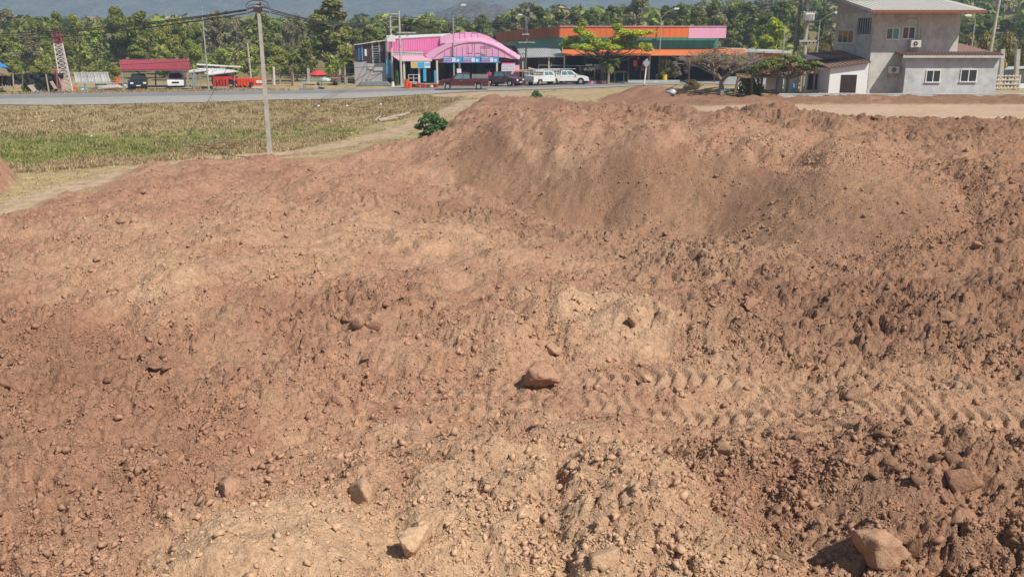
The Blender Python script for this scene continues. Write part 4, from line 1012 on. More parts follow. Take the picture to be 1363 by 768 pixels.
# shop front clutter
def simple(mb, name, m, label, cat, group=None, **k):
    o = mb.build(name, m, None, **k); return tag(o, label, cat, group)
def barrel(px, py, r, h, m, label, Y=None, name='barrel', cat='barrel', group=None):
    x, y = G(px, py, 0); t = empty(name, label, cat, (x, y, 0.05), 0, group)
    MB().tube((0, 0, 0), (0, 0, h), r, r * .97, 14).build('body', m, t)
    for z in (h * .02, h * .34, h * .66, h * .96): MB().tube((0, 0, z), (0, 0, z + .04), r * 1.04, r * 1.04, 14).build('hoop', m, t)
    return t
barrel(541.8, 118, .3, .95, m_redo, 'larger orange red drum standing before the shop, left of the column')
barrel(546, 118.6, .2, .6, m_redo, 'smaller orange container right beside the orange red drum')
barrel(175.5, 120, .36, 1.0, m_blue, 'blue plastic drum beside the black pickup')
barrel(884.5, 111, .3, 1.0, m_yellow, 'yellow wheeled bin right of the street lamp', name='waste_bin', cat='bin')
barrel(523, 116, .18, .5, m_white, 'small white tub at the foot of the twin poles', name='tub', cat='tub')
bn = empty('goods_bench', 'low bench stacked with small goods in front of the pink shop', 'bench', gp(560, 116.5))
MB().box(-2, 2.2, -.3, .3, .38, .44).build('top', m_woodp, bn)
for x_ in (-1.8, 0, 2): MB().box(x_ - .05, x_ + .05, -.25, .25, 0, .379).build('leg', m_woodp, bn)
r_ = random.Random(4)
for k in range(16):
    x, y = G(549 + k * 2.1 + r_.random(), 116.6 + r_.random() * .6, 0)
    mm = r_.choice([m_red, m_cream, m_redo, m_wood, m_white])
    o = MB().tube((0, 0, 0), (0, 0, r_.uniform(.25, .5)), r_.uniform(.14, .22), r_.uniform(.18, .26), 10).build('plant_pot', mm); o.location = (x, y - .3, .06)
    tag(o, 'pot %s from the left in the row before the pink shop' % ( 'first second third fourth fifth sixth seventh eighth ninth tenth eleventh twelfth thirteenth fourteenth fifteenth sixteenth'.split()[k]), 'pot', 'pots before the pink shop')
ck = empty('display_cage', 'white wire display cage standing before the pink shop', 'cage', gp(551, 114.6))
c_ = MB()
for x_ in (-.6, 0, .6):
    for y_ in (-.3, .3): c_.beam((x_, y_, 0), (x_, y_, 1.3), .04)
for z_ in (.02, .45, .9, 1.3):
    c_.beam((-.6, -.3, z_), (.6, -.3, z_), .04); c_.beam((-.6, .3, z_), (.6, .3, z_), .04); c_.beam((-.6, -.3, z_), (-.6, .3, z_), .04); c_.beam((.6, -.3, z_), (.6, .3, z_), .04)
c_.build('frame', m_white, ck); MB().box(-.55, .55, -.25, .25, .46, .5).build('shelf', m_steel, ck)
# motorbikes between the pickups
def motorbike(px, py, rz, label, m):
    t = empty('motorbike', label, 'motorbike', gp(px, py), rz, 'motorbikes before the shops')
    for x_ in (-.6, .62):
        wl = MB().tube((x_, -.05, .3), (x_, .05, .3), .3, n=16).build('wheel', m_black, t); MB().tube((x_, -.06, .3), (x_, .06, .3), .17, n=12).build('rim', m_chrome, wl)
    MB().prism([(-.75,.55),(-.7,.75),(-.1,.72),(.25,.5),(.45,.9),(.55,.85),(.35,.3),(-.3,.28)], 'y', -.12, .12).build('body', m, t)
    MB().prism([(-.8,.76),(-.75,.84),(-.1,.82),(0,.74)], 'y', -.14, .14).build('seat', m_black, t)
    MB().beam((.45, -.33, 1.0), (.45, .33, 1.0), .05).build('handlebar', m_black, t); MB().beam((.62, 0, .3), (.44, 0, 1.0), .06).build('fork', m_steel, t)
    MB().tube((.5, 0, .88), (.6, 0, .88), .1, .08, 10).build('headlight', m_lamp, t)
motorbike(689, 113.6, 1.3, 'red motorbike beside the small brown shelter', m_red)
motorbike(693, 113.4, 1.7, 'black motorbike beside the post of the small brown shelter', m_black)
motorbike(874, 110, 1.4, 'dark motorbike at the foot of the right street lamp', m_black)
# small brown shelter
ss = empty('small_shelter', 'small brown roofed shelter with red post beside the white pickups', 'shelter', gp(697, 113.4))
Yh = G(697, 113, 0)[1]
part(MB().slab([P3(684,95.3,Yh-1), P3(702,95,Yh-1), P3(704,92.8,Yh+1.5), P3(688,92.8,Yh+1.5)], .1), 'roof', mat('rusty_sheet', (.42, .22, .15), rough=.8, var=.2), ss)
part(MB().slab([P3(703,91,Yh-.5), P3(718,95.2,Yh-.5), P3(719,94,Yh+1.5), P3(704,89.8,Yh+1.5)], .1), 'roof', mat('pale_rusty_sheet', (.50, .36, .30), rough=.8, var=.2), ss)
for px, m_ in ((696.5, m_maroon), (700.5, m_steel), (688, m_steel)):
    x, z = Q(px, 94.5, Yh); part(MB().box(x - .08, x + .08, Yh, Yh + .16, 0, z), 'post', m_, ss)

# ------------------------------------------------------------------ orange building
YO = 123.0
ob = empty('market_building', 'long orange and teal building with open dark ground floor', 'building', (QX(850, YO), YO, 0))
xL, xR = QX(744.5, YO), QX(962, YO)
z_t, z_b = QZ(36, YO), QZ(50, YO)
xP = QX(912.5, YO)
part(MB().box(xL, xP, YO - .5, YO - .3, z_b, z_t), 'parapet', m_orange, ob)
part(MB().box(xP + .02, xR, YO - .52, YO - .32, z_b - .1, z_t), 'parapet_panel', m_pinkl, ob)
rb = MB()
for x_ in np.arange(xL + .4, xP, .8): rb.box(x_, x_ + .07, YO - .53, YO - .501, z_b + .02, z_t - .02)
part(rb, 'sheet_rib', m_orange, ob, kind='stuff')
part(MB().box(xL - .05, xR + .05, YO - .62, YO - .24, z_t + .003, z_t + .09), 'coping', m_pinkp, ob)
# receding left face: from the corner back to the far left
Yb = 158.0
pl = [P3(744.5,36,YO-.5), P3(660.5,43.2,Yb), P3(660.5,55.8,Yb), P3(744.5,49.7,YO-.5)]
v0 = [p.copy() for p in pl]; bk = [p + Vector((.15, .1, 0)) for p in pl]
part(MB().add(v0 + bk, [(0,1,2,3),(7,6,5,4),(0,4,5,1),(1,5,6,2),(2,6,7,3),(3,7,4,0)]), 'side_parapet', m_oranged, ob)
def side_pt(t, py0, py1):   # t 0 at the corner
    a = Vector((xL + .3, YO, 0)).lerp(Vector((QX(660.5, Yb) + .3, Yb, 0)), t); return a
aL, bL = side_pt(0, 0, 0), side_pt(1, 0, 0)
def sidewall(t0, t1, z0, z1, m, name, off=0):
    a, b = aL.lerp(bL, t0), aL.lerp(bL, t1); n = Vector((.12, .06, 0))
    q = [Vector((a.x, a.y, z0)), Vector((b.x, b.y, z0)), Vector((b.x, b.y, z1)), Vector((a.x, a.y, z1))]
    q = [p - n * off for p in q]; k = [p + n for p in q]
    part(MB().add(q + k, [(0,1,2,3),(7,6,5,4),(0,4,5,1),(1,5,6,2),(2,6,7,3),(3,7,4,0)]), name, m, ob)
sidewall(0, .70, 3.9, z_b - .02, m_teall, 'teal_side_wall'); sidewall(.702, 1, 0, z_b - .02, m_grayw, 'grey_side_wall'); sidewall(0, .70, 0, 3.88, m_brown, 'lower_side_wall')
part(MB().box(xL, QX(955, YO), YO + .8, YO + 1, QZ(66.5, YO), z_b + .1), 'teal_wall', m_teal, ob)
tb = MB()
for x_ in np.arange(xL + .4, xR - 1, .9): tb.box(x_, x_ + .06, YO + .77, YO + .799, QZ(66, YO), z_b)
part(tb, 'wall_rib', m_teal, ob, kind='stuff')
part(MB().slab([(QX(748, YO-3), YO - 3.2, QZ(73.4, YO-3)), (QX(993, YO-3), YO - 3.2, QZ(73.4, YO-3)), (QX(990, YO), YO + .9, QZ(65.6, YO)), (QX(748, YO), YO + .9, QZ(65.6, YO))], .12), 'canopy', m_orange, ob)
part(MB().box(QX(748, YO-3), QX(993, YO-3), YO - 3.3, YO - 3.21, QZ(74.2, YO-3), QZ(72.6, YO-3)), 'canopy_fascia', mat('pale_orange', (.78, .33, .17), rough=.6), ob)
for px in (752, 778, 802, 836, 862, 886, 917, 951): 
    x = QX(px, YO - 2.9); part(MB().box(x - .1, x + .1, YO - 3, YO - 2.8, 0, QZ(74, YO - 3)), 'column', m_brown, ob)
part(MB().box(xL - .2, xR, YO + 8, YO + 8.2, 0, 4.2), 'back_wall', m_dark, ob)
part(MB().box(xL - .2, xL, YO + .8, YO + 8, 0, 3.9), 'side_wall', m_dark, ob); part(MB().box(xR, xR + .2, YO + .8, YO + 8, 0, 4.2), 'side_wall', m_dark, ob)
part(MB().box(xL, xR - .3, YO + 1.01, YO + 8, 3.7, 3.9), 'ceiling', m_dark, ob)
part(MB().box(xL, xR, YO + 1.02, YO + 25, z_b, z_b + .2), 'roof', m_fibro, ob)
for a, b, y0, y1, m_ in ((843,848.5,81,89,m_red),(855,860,81,89,m_red),(923,943,75.5,80,m_white),(904,914,73,81,m_pinkl)):
    part(W(a, y0, b, y1, YO - 2.6, .1), 'wall_sign', m_, ob)
for a in (849.5, 926, 933, 938): part(W(a - 1.4, 76.6, a + 1.4, 79.2, YO - 2.62, .015), 'emblem', m_red, ob)
part(MB().box(QX(836, YO-4), QX(905, YO-4), YO - 4.2, YO - 4, .05, .4), 'low_wall', m_fibro, ob)
# grey canopy and shutters to the left
gc = empty('canopy_shelter', 'grey white sheet canopy on posts beside the orange building', 'canopy', (QX(720, 112), 112, 0))
part(MB().slab([P3(693,76.3,119.0), P3(752.5,75.5,119.0), P3(743,64.8,124.0), P3(688,65.5,124.0)], .1), 'roof', m_fibro, gc)
rb = MB()
for k in range(20): rb.beam(P3(694.5 + k * 3, 75.9, 118.95) + Vector((0, 0, .04)), P3(689.5 + k * 2.8, 65.2, 123.9) + Vector((0, 0, .06)), .07)
part(rb, 'roof_rib', m_fibro, gc, kind='stuff')
for px in (696, 730.5, 751): x = QX(px, 119.3); part(MB().box(x - .08, x + .08, 119.3, 119.46, 0, QZ(76.4, 119.3)), 'post', m_cream, gc)
for a, b in ((690,704.5),(705,716.5),(717,729.5),(731.5,738)): part(W(a, 76, b, 108, 124.2, .1), 'shutter', m_brown if a < 717 else m_wood, gc)
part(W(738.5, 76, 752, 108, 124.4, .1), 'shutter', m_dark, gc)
part(W(689.5, 76, 700, 96, 120, .2), 'side_wall', m_grayw, gc)
fr = MB()
for q in [((717,87),(790,88.5)),((717,87),(717,95)),((756,87),(756,98)),((772,88),(772,98))]: fr.beam(P3(*q[0], 118.5), P3(*q[1], 118.5), .05)
simple(fr, 'pipe_frame', m_steel, 'thin pipe frame above the white pickups', 'frame')
# orange low building far right of it
lb = empty('low_orange_building', 'low orange walled building with a white roof edge behind the bare tree', 'building', (QX(1030, 134), 134, 0))
part(W(1002, 69.5, 1026, 82, 134, .2), 'wall', m_oranged, lb); part(W(1026.3, 69.5, 1041, 80, 134.3, .2), 'wall', m_orange, lb); part(W(1042, 72, 1056, 80, 134, .2), 'wall', m_orange, lb)
part(MB().slab([P3(953,66,132), P3(1054,69.6,132), P3(1050,67.2,140), P3(953,63.4,140)], .25), 'roof', m_fibro, lb)
part(W(957, 66.5, 1002, 76, 134.2, .2), 'wall', mat('cream_wall', (.5, .46, .42), rough=.8, var=.2), lb); part(W(962, 78, 1045, 104, 135, .2), 'lower_wall', m_dark, lb)
part(W(958, 70.5, 967, 75, 133.9, .06), 'window', m_glassb, lb)
# market stall
st = empty('fruit_stall', 'brown wooden stall decked with flowers behind the road, right of the white pickups', 'market stall', gp(800, 112))
Yt = G(800, 111, 0)[1]
part(MB().slab([P3(773,92.5,Yt-1), P3(792,92.3,Yt-1), P3(792,90,Yt+1), P3(774,90,Yt+1)], .1), 'roof', m_wood, st)
part(MB().slab([P3(795,96.2,Yt-1), P3(834.5,95.8,Yt-1), P3(832,94,Yt+1), P3(795,94.4,Yt+1)], .1), 'roof', mat('brown_tiles', (.30, .15, .10), rough=.8, var=.3), st)
part(W(776, 103, 790, 112, Yt, .8), 'counter', mat('varnished_wood', (.30, .16, .05), rough=.6, var=.3), st); part(W(774, 95, 791, 103, Yt + 1, .1), 'back_board', m_dark, st)
for px, m_ in ((775, m_wood), (791.5, mat('mossy_post', (.35, .33, .08), rough=.8)), (806, m_green), (818.5, m_green), (830.5, m_teal)):
    x, z = Q(px, 95.5, Yt - .5); part(MB().box(x - .07, x + .07, Yt - .5, Yt - .36, 0, z), 'post', m_, st)
part(W(779.5, 85.8, 788.5, 88.4, Yt - .3, .1), 'sign', mwt, st); part(W(790, 86, 800.5, 93, Yt + .6, .1), 'wire_panel', m_steel, st)
part(MB().tube(P3(803.5, 94.8, Yt - 1.1), P3(803.5, 94.8, Yt - 1.05) , .26, .26, 18), 'round_sign', m_red, st)
W(801.9, 94.2, 805.1, 95.4, Yt - 1.115, .012).build('bar_mark', mwt, st.children[-1])
fl = MB(); r_ = random.Random(9)
for nm, m_ in (('flower', mpk), ('flower', m_yellow), ('flower', mwt), ('leafy_sprig', m_green)):
    f_ = MB()
    for k in range(12):
        p = P3(r_.uniform(777, 792), r_.uniform(91.5, 95), Yt - 1.1); f_.tube(p, p + Vector((r_.uniform(-.1, .1), -.05, .12)), .09, .05, 6)
    part(f_, nm, m_, st, kind='stuff')
for k in range(10):
    px = 783 + k * 2.3 + (3 if k > 5 else 0); x, y = G(px, 112.3, 0)
    o = MB().tube((0, 0, 0), (0, 0, .35), .18, .22, 10).build('bucket', [m_blue, m_red, mpk, m_bluel, m_redo][k % 5]); o.location = (x, y, .06)
    tag(o, 'small %s bucket, %s from left in the row before the stall' % (['blue','red','pink','light blue','orange'][k % 5], 'first second third fourth fifth sixth seventh eighth ninth tenth'.split()[k]), 'bucket', 'buckets before the stall')
o = W(767.5, 97.5, 773.5, 104, Yt + 1.5, .1).build('hoarding', mat('magenta_board', (.55, .10, .32), rough=.6)); tag(o, 'magenta board standing behind the white pickup', 'board')
# parasols
def parasol(px, pyb, pyt, rpx, m, m2, label, rim_py):
    x, y = G(px, pyb, 0); zt = QZ(pyt, y, px); zr = QZ(rim_py, y, px); r = rpx / FPX * y
    t = empty('parasol', label, 'parasol', (x, y, 0.02), 0)
    MB().tube((0, 0, 0), (0, 0, zt), .04, .03, 8).build('pole', m_white, t)
    n = 8
    for half, mm in ((0, m), (1, m2)):
        mb = MB()
        for k in range(half, n, 2):
            a0, a1 = 2 * math.pi * k / n, 2 * math.pi * (k + 1) / n
            q = [Vector((0, 0, zt)), Vector((r * .6 * math.cos(a0), r * .6 * math.sin(a0), zr + (zt - zr) * .55)), Vector((r * .6 * math.cos(a1), r * .6 * math.sin(a1), zr + (zt - zr) * .55)),
                 Vector((r * math.cos(a0), r * math.sin(a0), zr)), Vector((r * math.cos(a1), r * math.sin(a1), zr))]
            mb.add(q + [v - Vector((0, 0, .03)) for v in q], [(0,1,2),(1,3,4,2),(7,6,5),(7,9,8,6),(3,8,9,4)])
        mb.build('canopy', mm, t)
    return t
m_rp = mat('red_parasol_cloth', (.75, .06, .08), rough=.8, var=.05)
parasol(424, 114, 94, 12.5, m_rp, m_rp, 'red garden parasol in the yard left of the workshop', 99.8)
parasol(852, 108, 88.5, 8.5, mwt, m_maroonp, 'white and purple striped parasol before the orange building', 94)
# people near the orange building (tiny): one continuous skinned body each
def person(px, py, top_m, leg_m, skin_m, hair_m, label, pose=0, rz=0):
    x, y = G(px, py, 0)
    J = {'pel': (0,0,.92), 'ch': (0,0,1.25), 'nk': (0,.0,1.45), 'hd': (0,-.01,1.6), 'ht': (0,0,1.72),
         'lh': (-.1,0,.88), 'lk': (-.12,-.05,.5), 'la': (-.12,.02,.09), 'lt': (-.12,-.16,.04), 'rh': (.1,0,.88), 'rk': (.13,-.02,.5), 'ra': (.14,.06,.09), 'rt': (.14,-.12,.04),
         'ls': (-.19,0,1.4), 'le': (-.27,.02,1.12), 'lw': (-.25,-.16,.92), 'lf': (-.24,-.24,.86), 'rs': (.19,0,1.4), 're': (.27,.03,1.12), 'rw': (.26,-.12,.9), 'rf': (.25,-.2,.83)}
    R = {'pel': .14, 'ch': .15, 'nk': .055, 'hd': .095, 'ht': .06, 'lh': .09, 'lk': .06, 'la': .045, 'lt': .035, 'rh': .09, 'rk': .06, 'ra': .045, 'rt': .035, 'ls': .065, 'le': .045, 'lw': .032, 'lf': .03, 'rs': .065, 're': .045, 'rw': .032, 'rf': .03}
    E = [('pel','ch'),('ch','nk'),('nk','hd'),('hd','ht'),('pel','lh'),('lh','lk'),('lk','la'),('la','lt'),('pel','rh'),('rh','rk'),('rk','ra'),('ra','rt'),('ch','ls'),('ls','le'),('le','lw'),('lw','lf'),('ch','rs'),('rs','re'),('re','rw'),('rw','rf')]
    ks = list(J); me = bpy.data.meshes.new('body'); me.from_pydata([J[k] for k in ks], [(ks.index(a), ks.index(b)) for a, b in E], [])
    t = empty('person', label, 'person', (x, y, .05), rz)
    o = link('body', me, t); md = o.modifiers.new('skin', 'SKIN'); sv = me.skin_vertices[0].data
    for i, k in enumerate(ks): sv[i].radius = (R[k], R[k]); sv[i].use_root = k == 'pel'
    s2 = o.modifiers.new('sub', 'SUBSURF'); s2.levels = 1; s2.render_levels = 2
    me.materials.append(skin_m)
    sh_ = MB(); sh_.tube((0,0,.9), (0,0,1.2), .185, .175, 12).tube((0,0,1.2), (0,0,1.44), .185, .12, 12); sh_.build('shirt', top_m, t)
    for s in (-1, 1): MB().tube((s*.2,0,1.41), (s*.275,.02,1.13), .085, .07, 8).build('sleeve', top_m, t)
    for s in (-1, 1): MB().tube((s*.105,0,.93), (s*.125,-.03,.5), .115, .085, 10).tube((s*.125,-.03,.5), (s*.13,.03,.12), .085, .07, 10).build('trouser_leg', leg_m, t)
    MB().tube((0,.015,1.6), (0,.02,1.73), .115, .07, 12).build('hair', hair_m, t)
m_skin = mat('skin', (.36, .20, .13), rough=.6, var=.05); m_hair = mat('black_hair', (.02, .017, .015), rough=.7)
person(651.5, 113.6, mat('magenta_shirt', (.62, .03, .20), rough=.8), m_black, m_skin, m_hair, 'person in a magenta top behind the dark red pickup')
person(913, 107.5, m_white, m_black, m_skin, m_hair, 'person in white standing on the side road by the bare tree')
# tilted road sign
xs, ys = G(857, 117, .3); sg = empty('road_sign', 'white post with a diamond road sign seen from behind, tilting right', 'road sign', (xs, ys, ground_z(xs, ys)))
part(MB().beam((xs, ys, ground_z(xs, ys) - .2), P3(861.5, 79, ys), .14), 'post', m_white, sg)
c = P3(860.5, 84.5, ys - .12)
part(MB().prism([(c.x - .42, c.z), (c.x, c.z - .5), (c.x + .42, c.z), (c.x, c.z + .5)], 'y', ys - .13, ys - .1), 'sign_plate', mat('grey_sign_back', (.42, .47, .52), rough=.5, metal=.3), sg)
part(MB().box(xs - .09, xs + .09, ys - .09, ys + .09, ground_z(xs, ys), ground_z(xs, ys) + .35), 'black_band', m_black, sg)
# ------------------------------------------------------------------ grey house
YH = 77.0
m_render = mat('grey_cement_render', (.57, .55, .50), rough=.95, var=.26, scale=1.3, bump=.012, bscale=6, dirt=(.34, .32, .30), dscale=.8)
m_rend2 = mat('smooth_grey_render', (.56, .565, .56), rough=.95, var=.22, scale=1.6, dirt=(.36, .36, .37), dscale=1.1)
m_roofs = mat('beige_roof_sheet', (.56, .53, .47), rough=.6, var=.06, scale=.6)
m_eave = mat('red_brown_fascia', (.28, .10, .065), rough=.7, var=.1)
m_tile = mat('brown_roof_tile', (.26, .155, .125), rough=.8, var=.2, scale=3)
m_ww = mat('white_wall', (.86, .86, .85), rough=.7, var=.04, scale=1, dirt=(.70, .67, .62), dscale=.4)
zb = QZ(124.5, YH)
hs = empty('two_storey_house', 'grey rendered two storey house with beige shed roof and red brown eave', 'house', (QX(1215, YH), YH, zb))
x0, x1 = QX(1156, YH), QX(1270, YH); ztop = QZ(17, YH); DEP = 9.0
xs1 = QX(1268.5, YH)
part(MB().box(x0, x1, YH, YH + DEP, zb - .3, ztop), 'wall', m_render, hs)
part(MB().prism([(YH + .02, ztop + .001), (YH + DEP - .02, ztop + .001), (YH + DEP - .02, ztop + 1.15)], 'x', x0 + .02, x1 - .02), 'gable_infill', m_grayw, hs)
# roof: low eave towards the camera, rising back
ex0, ex1 = QX(1160, YH - 1.7) - .15, QX(1302, YH - 1.7)
ze = QZ(13.5, YH - 1.7)
part(MB().slab([(ex0 - .3, YH - 1.7, ze), (ex1, YH - 1.7, ze), (ex1 - .4, YH + DEP + 1, ze + 1.7), (ex0 - .5, YH + DEP + 1, ze + 1.7)], .12), 'roof', m_roofs, hs)
part(MB().box(ex0 - .32, ex1 + .02, YH - 1.78, YH - 1.702, ze - .24, ze - .02), 'fascia', m_eave, hs)
part(MB().beam((ex0 - .36, YH - 1.7, ze - .05), (ex0 - .56, YH + DEP + 1, ze + 1.65), .08, .22), 'verge_board', m_fibro, hs)
part(MB().slab([(ex0 - .28, YH - 1.69, ze - .14), (ex1 - .02, YH - 1.69, ze - .14), (ex1 - .05, YH - .003, ze - .02), (ex0 - .3, YH - .003, ze - .02)], .03), 'soffit', m_eave, hs)
rb = MB()
for x_ in np.arange(ex0 + .1, ex1 - .5, .45): rb.beam((x_, YH - 1.72, ze + .02), (x_ - .2, YH + DEP + .9, ze + 1.7), .022)
part(rb, 'roof_rib', m_roofs, hs, kind='stuff')
# higher back roof plane
part(MB().slab([(ex0 - 4.5, YH + 4, ze + 1.45), (ex0 + 3.5, YH + 4.5, ze + .95), (ex0 + 4, YH + 11, ze + 2.3), (ex0 - 4.5, YH + 11, ze + 2.6)], .12), 'upper_roof', m_roofs, hs)
def window(px0, py0, px1, py1, Y, root, label=None, panes=2, gm=(m_glass, m_glassb), frame=m_white):
    xa, zt = Q(px0, py0, Y); xb, zb_ = Q(px1, py1, Y)
    f = MB(); e = .07; yf = Y - .07
    f.box(xa - e, xb + e, yf, Y - .003, zt - .003, zt + e); f.box(xa - e * 1.6, xb + e * 1.6, yf - .05, Y - .003, zb_ - e * 1.3, zb_)
    f.box(xa - e, xa, yf, Y - .003, zb_ + .002, zt - .005); f.box(xb, xb + e, yf, Y - .003, zb_ + .002, zt - .005)
    for k in range(1, panes):
        xm = xa + (xb - xa) * k / panes; f.box(xm - .035, xm + .035, yf + .01, Y - .004, zb_ + .002, zt - .005)
    fo = part(f, 'window', frame, root)
    for k in range(panes):
        a = xa + (xb - xa) * k / panes + (.036 if k else .001); b_ = xa + (xb - xa) * (k + 1) / panes - (.036 if k < panes - 1 else .001)
        sub(MB().box(a, b_, Y - .035, Y - .005, zb_ + .003, zt - .006), 'pane', gm[k % len(gm)], fo)
    return fo
m_gt = mat('turquoise_glass', (.06, .30, .32), rough=.12, var=.1, spec=.6); m_gg = mat('green_grey_glass', (.10, .13, .10), rough=.12, var=.1, spec=.6); m_gr = mat('curtained_glass', (.14, .07, .05), rough=.2, var=.2, spec=.5)
window(1181, 38.5, 1195, 52, YH, hs, gm=(m_gg, m_gt)); window(1202.5, 37, 1216, 51.5, YH, hs, gm=(m_gr, m_glass))
# side wall window and louvres (left face of the block)
def sidebox(y0, y1, z0, z1, t, name, m, off=0): return part(MB().box(x0 - t - off, x0 - .002 - off, y0, y1, z0, z1), name, m, hs)
zw0, zw1 = QZ(57, 82, 1130), QZ(41, 82, 1130)
fo = part(MB().box(x0 - .07, x0 - .003, YH + 4.1, YH + 4.2, zw0, zw1).box(x0 - .07, x0 - .003, YH + 7.9, YH + 8.0, zw0, zw1).box(x0 - .07, x0 - .003, YH + 4.1, YH + 8, zw1 + .002, zw1 + .09).box(x0 - .12, x0 - .003, YH + 4.0, YH + 8.1, zw0 - .1, zw0 - .002).box(x0 - .06, x0 - .003, YH + 5.4, YH + 5.5, zw0, zw1).box(x0 - .06, x0 - .003, YH + 6.7, YH + 6.8, zw0, zw1), 'window', m_white, hs)
for a, b in ((4.21, 5.39), (5.51, 6.69), (6.81, 7.89)): sub(MB().box(x0 - .04, x0 - .004, YH + a, YH + b, zw0 + .01, zw1 - .01), 'pane', m_gr if a < 5 else m_glass, fo)
for k in range(6): sidebox(YH + .6 + k * .5, YH + .68 + k * .5, QZ(46, YH + 2, 1150), ztop - .4, .10, 'louvre_slat', m_steel)
sidebox(YH + .5, YH + 3.5, QZ(46, YH + 2, 1150), ztop - .4, .02, 'louvre_panel', m_dark)
# air conditioners
def aircon(px, py, Y, label):
    x, z = Q(px, py, Y)
    t = empty('air_conditioner', label, 'air conditioner', (x, Y, z), 0, 'outdoor units on the house wall')
    part(MB().box(x - .4, x + .4, Y - .58, Y - .28, z - .28, z + .28), 'housing', mat('cream_plastic', (.68, .64, .56), rough=.5, var=.05), t, bevel=.02)
    part(MB().tube((x - .05, Y - .585, z), (x - .05, Y - .60, z), .23, .23, 20), 'fan_grille', m_steel, t)
    f = t.children[-1]; sub(MB().tube((x - .05, Y - .601, z), (x - .05, Y - .612, z), .15, .15, 16), 'fan', m_dark, f); sub(MB().tube((x - .05, Y - .613, z), (x - .05, Y - .622, z), .05, .05, 10), 'hub', m_cream, f)
    for s in (-.3, .3): part(MB().beam((x + s, Y, z - .31), (x + s, Y - .58, z - .31), .05).beam((x + s, Y, z - .6), (x + s, Y - .5, z - .31), .04), 'bracket', m_steel, t)
    part(MB().path([(x + .38, Y - .4, z + .1), (x + .52, Y - .2, z + .1), (x + .55, Y - .04, z + .3), (x + .55, Y - .04, z + 1.1)], .03, 6), 'pipe', m_cream, t)
aircon(1187, 93, YH, 'lower air conditioner on the grey wall, beside the annex corner')
aircon(1215.5, 58.5, YH, 'upper air conditioner on the grey wall, under the right upstairs window')
part(MB().path([P3(1208, 26.5, YH - .08), P3(1223.5, 26.5, YH - .08), P3(1223, 52, YH - .08)], .05, 6), 'drain_pipe', m_cream, hs)
part(W(1206, 25.2, 1222.5, 32.5, YH - .02, .015), 'patched_render', m_rend2, hs)
# annex on the right
YA = YH - 1.2
an = empty('single_storey_annex', 'smooth grey one storey annex with brown tiled roof edge, right of the house', 'annex', (QX(1262, YA), YA, zb))
xa0, xa1 = QX(1204.5, YA), QX(1327.5, YA); za = QZ(75.5, YA)
part(MB().box(xa0, xa1, YA, YH - .003, zb - .3, za).box(x1 + .003, xa1, YH - .002, YA + 7, zb - .3, za), 'wall', m_rend2, an)
part(MB().slab([(xa0 - .5, YA - .45, za + .12), (xa1 + .15, YA - .45, za + .12), (xa1 + .15, YH - .01, za + .26), (xa0 - .5, YH - .01, za + .26)], .08), 'eave_roof', m_tile, an)
part(MB().slab([(x1 + .02, YH - .02, za + .262), (xa1 + .15, YH - .02, za + .262), (xa1 + .15, YA + 7.2, za + .9), (x1 + .02, YA + 7.2, za + .9)], .08), 'back_roof', m_tile, an)
tl = MB()
for k, x_ in enumerate(np.arange(xa0 - .45, xa1 + .1, .26)): tl.tube((x_, YA - .5, za + .15), (x_, YH - .06, za + .30), .075, .075, 8)
part(tl, 'ridge_tiles', m_tile, an, kind='stuff')
part(MB().box(xa0 - .5, xa1 + .15, YA - .48, YA - .452, za - .10, za + .10), 'fascia', m_fibro, an)
window(1234, 94.5, 1249.5, 109, YA, an, gm=(m_glass, m_glass)); window(1280, 93.5, 1298, 108.5, YA, an, gm=(m_glass, m_glass))
# white lean-to on the left
YW = YH - .6
wh = empty('white_annex', 'white walled lean-to with dark brown doorway, left of the grey house', 'annex', (QX(1130, YW), YW, zb))
w0, w1 = QX(1104.5, YW), QX(1155.5, YW)
zl, zr = QZ(91.5, YW), QZ(84.5, YW)
part(MB().prism([(w0, zb - .3), (w1, zb - .3), (w1, zr), (w0, zl)], 'y', YW, YW + .2).box(w0, w0 + .2, YW + .201, YW + 7, zb - .3, zl), 'wall', m_ww, wh)
d = part(W(1117.5, 100, 1141, 124, YW - .02, .018), 'door', mat('dark_brown_door', (.045, .025, .025), rough=.35, var=.1, spec=.5), wh)
sub(W(1128.9, 100.4, 1129.6, 124, YW - .035, .014), 'middle_stile', m_brown, d)
part(MB().slab([(w0 - .4, YW - .35, zl + .12), (w1 + .0, YW - .35, zr + .14), (w1, YW + 7, zr + .9), (w0 - .4, YW + 7, zl + .9)], .09), 'roof', m_tile, wh)
part(MB().box(w0 + .1, w1 - .5, YW + 2.4, YW + 6, zl + .3, zl + .95), 'roof_upstand', m_tile, wh)
part(MB().slab([(w0 - 1.4, YW + 2, QZ(79, YW + 2)), (w0 + 2.0, YW + 2, QZ(78, YW + 2)), (w0 + 2.2, YW + 6.5, QZ(70, YW + 6.5)), (w0 - .3, YW + 6.5, QZ(71, YW + 6.5))], .1), 'dark_roof', mat('dark_roof_sheet', (.10, .075, .09), rough=.7, var=.15), wh)
tl = MB()
for x_ in np.arange(w0 - .3, w1, .3): tl.beam((x_, YW - .38, zl + .17 + (x_ - w0) / (w1 - w0) * (zr - zl)), (x_, YW + 2.2, zl + .45 + (x_ - w0) / (w1 - w0) * (zr - zl)), .05)
part(tl, 'roof_rib', m_tile, wh, kind='stuff')
YL = YW + 3
part(W(1066, 90, 1103, 124, YL, .2), 'side_wing', m_ww, wh)
window(1077, 100, 1089, 118, YL, wh, panes=1, gm=(m_glass,), frame=m_brown)
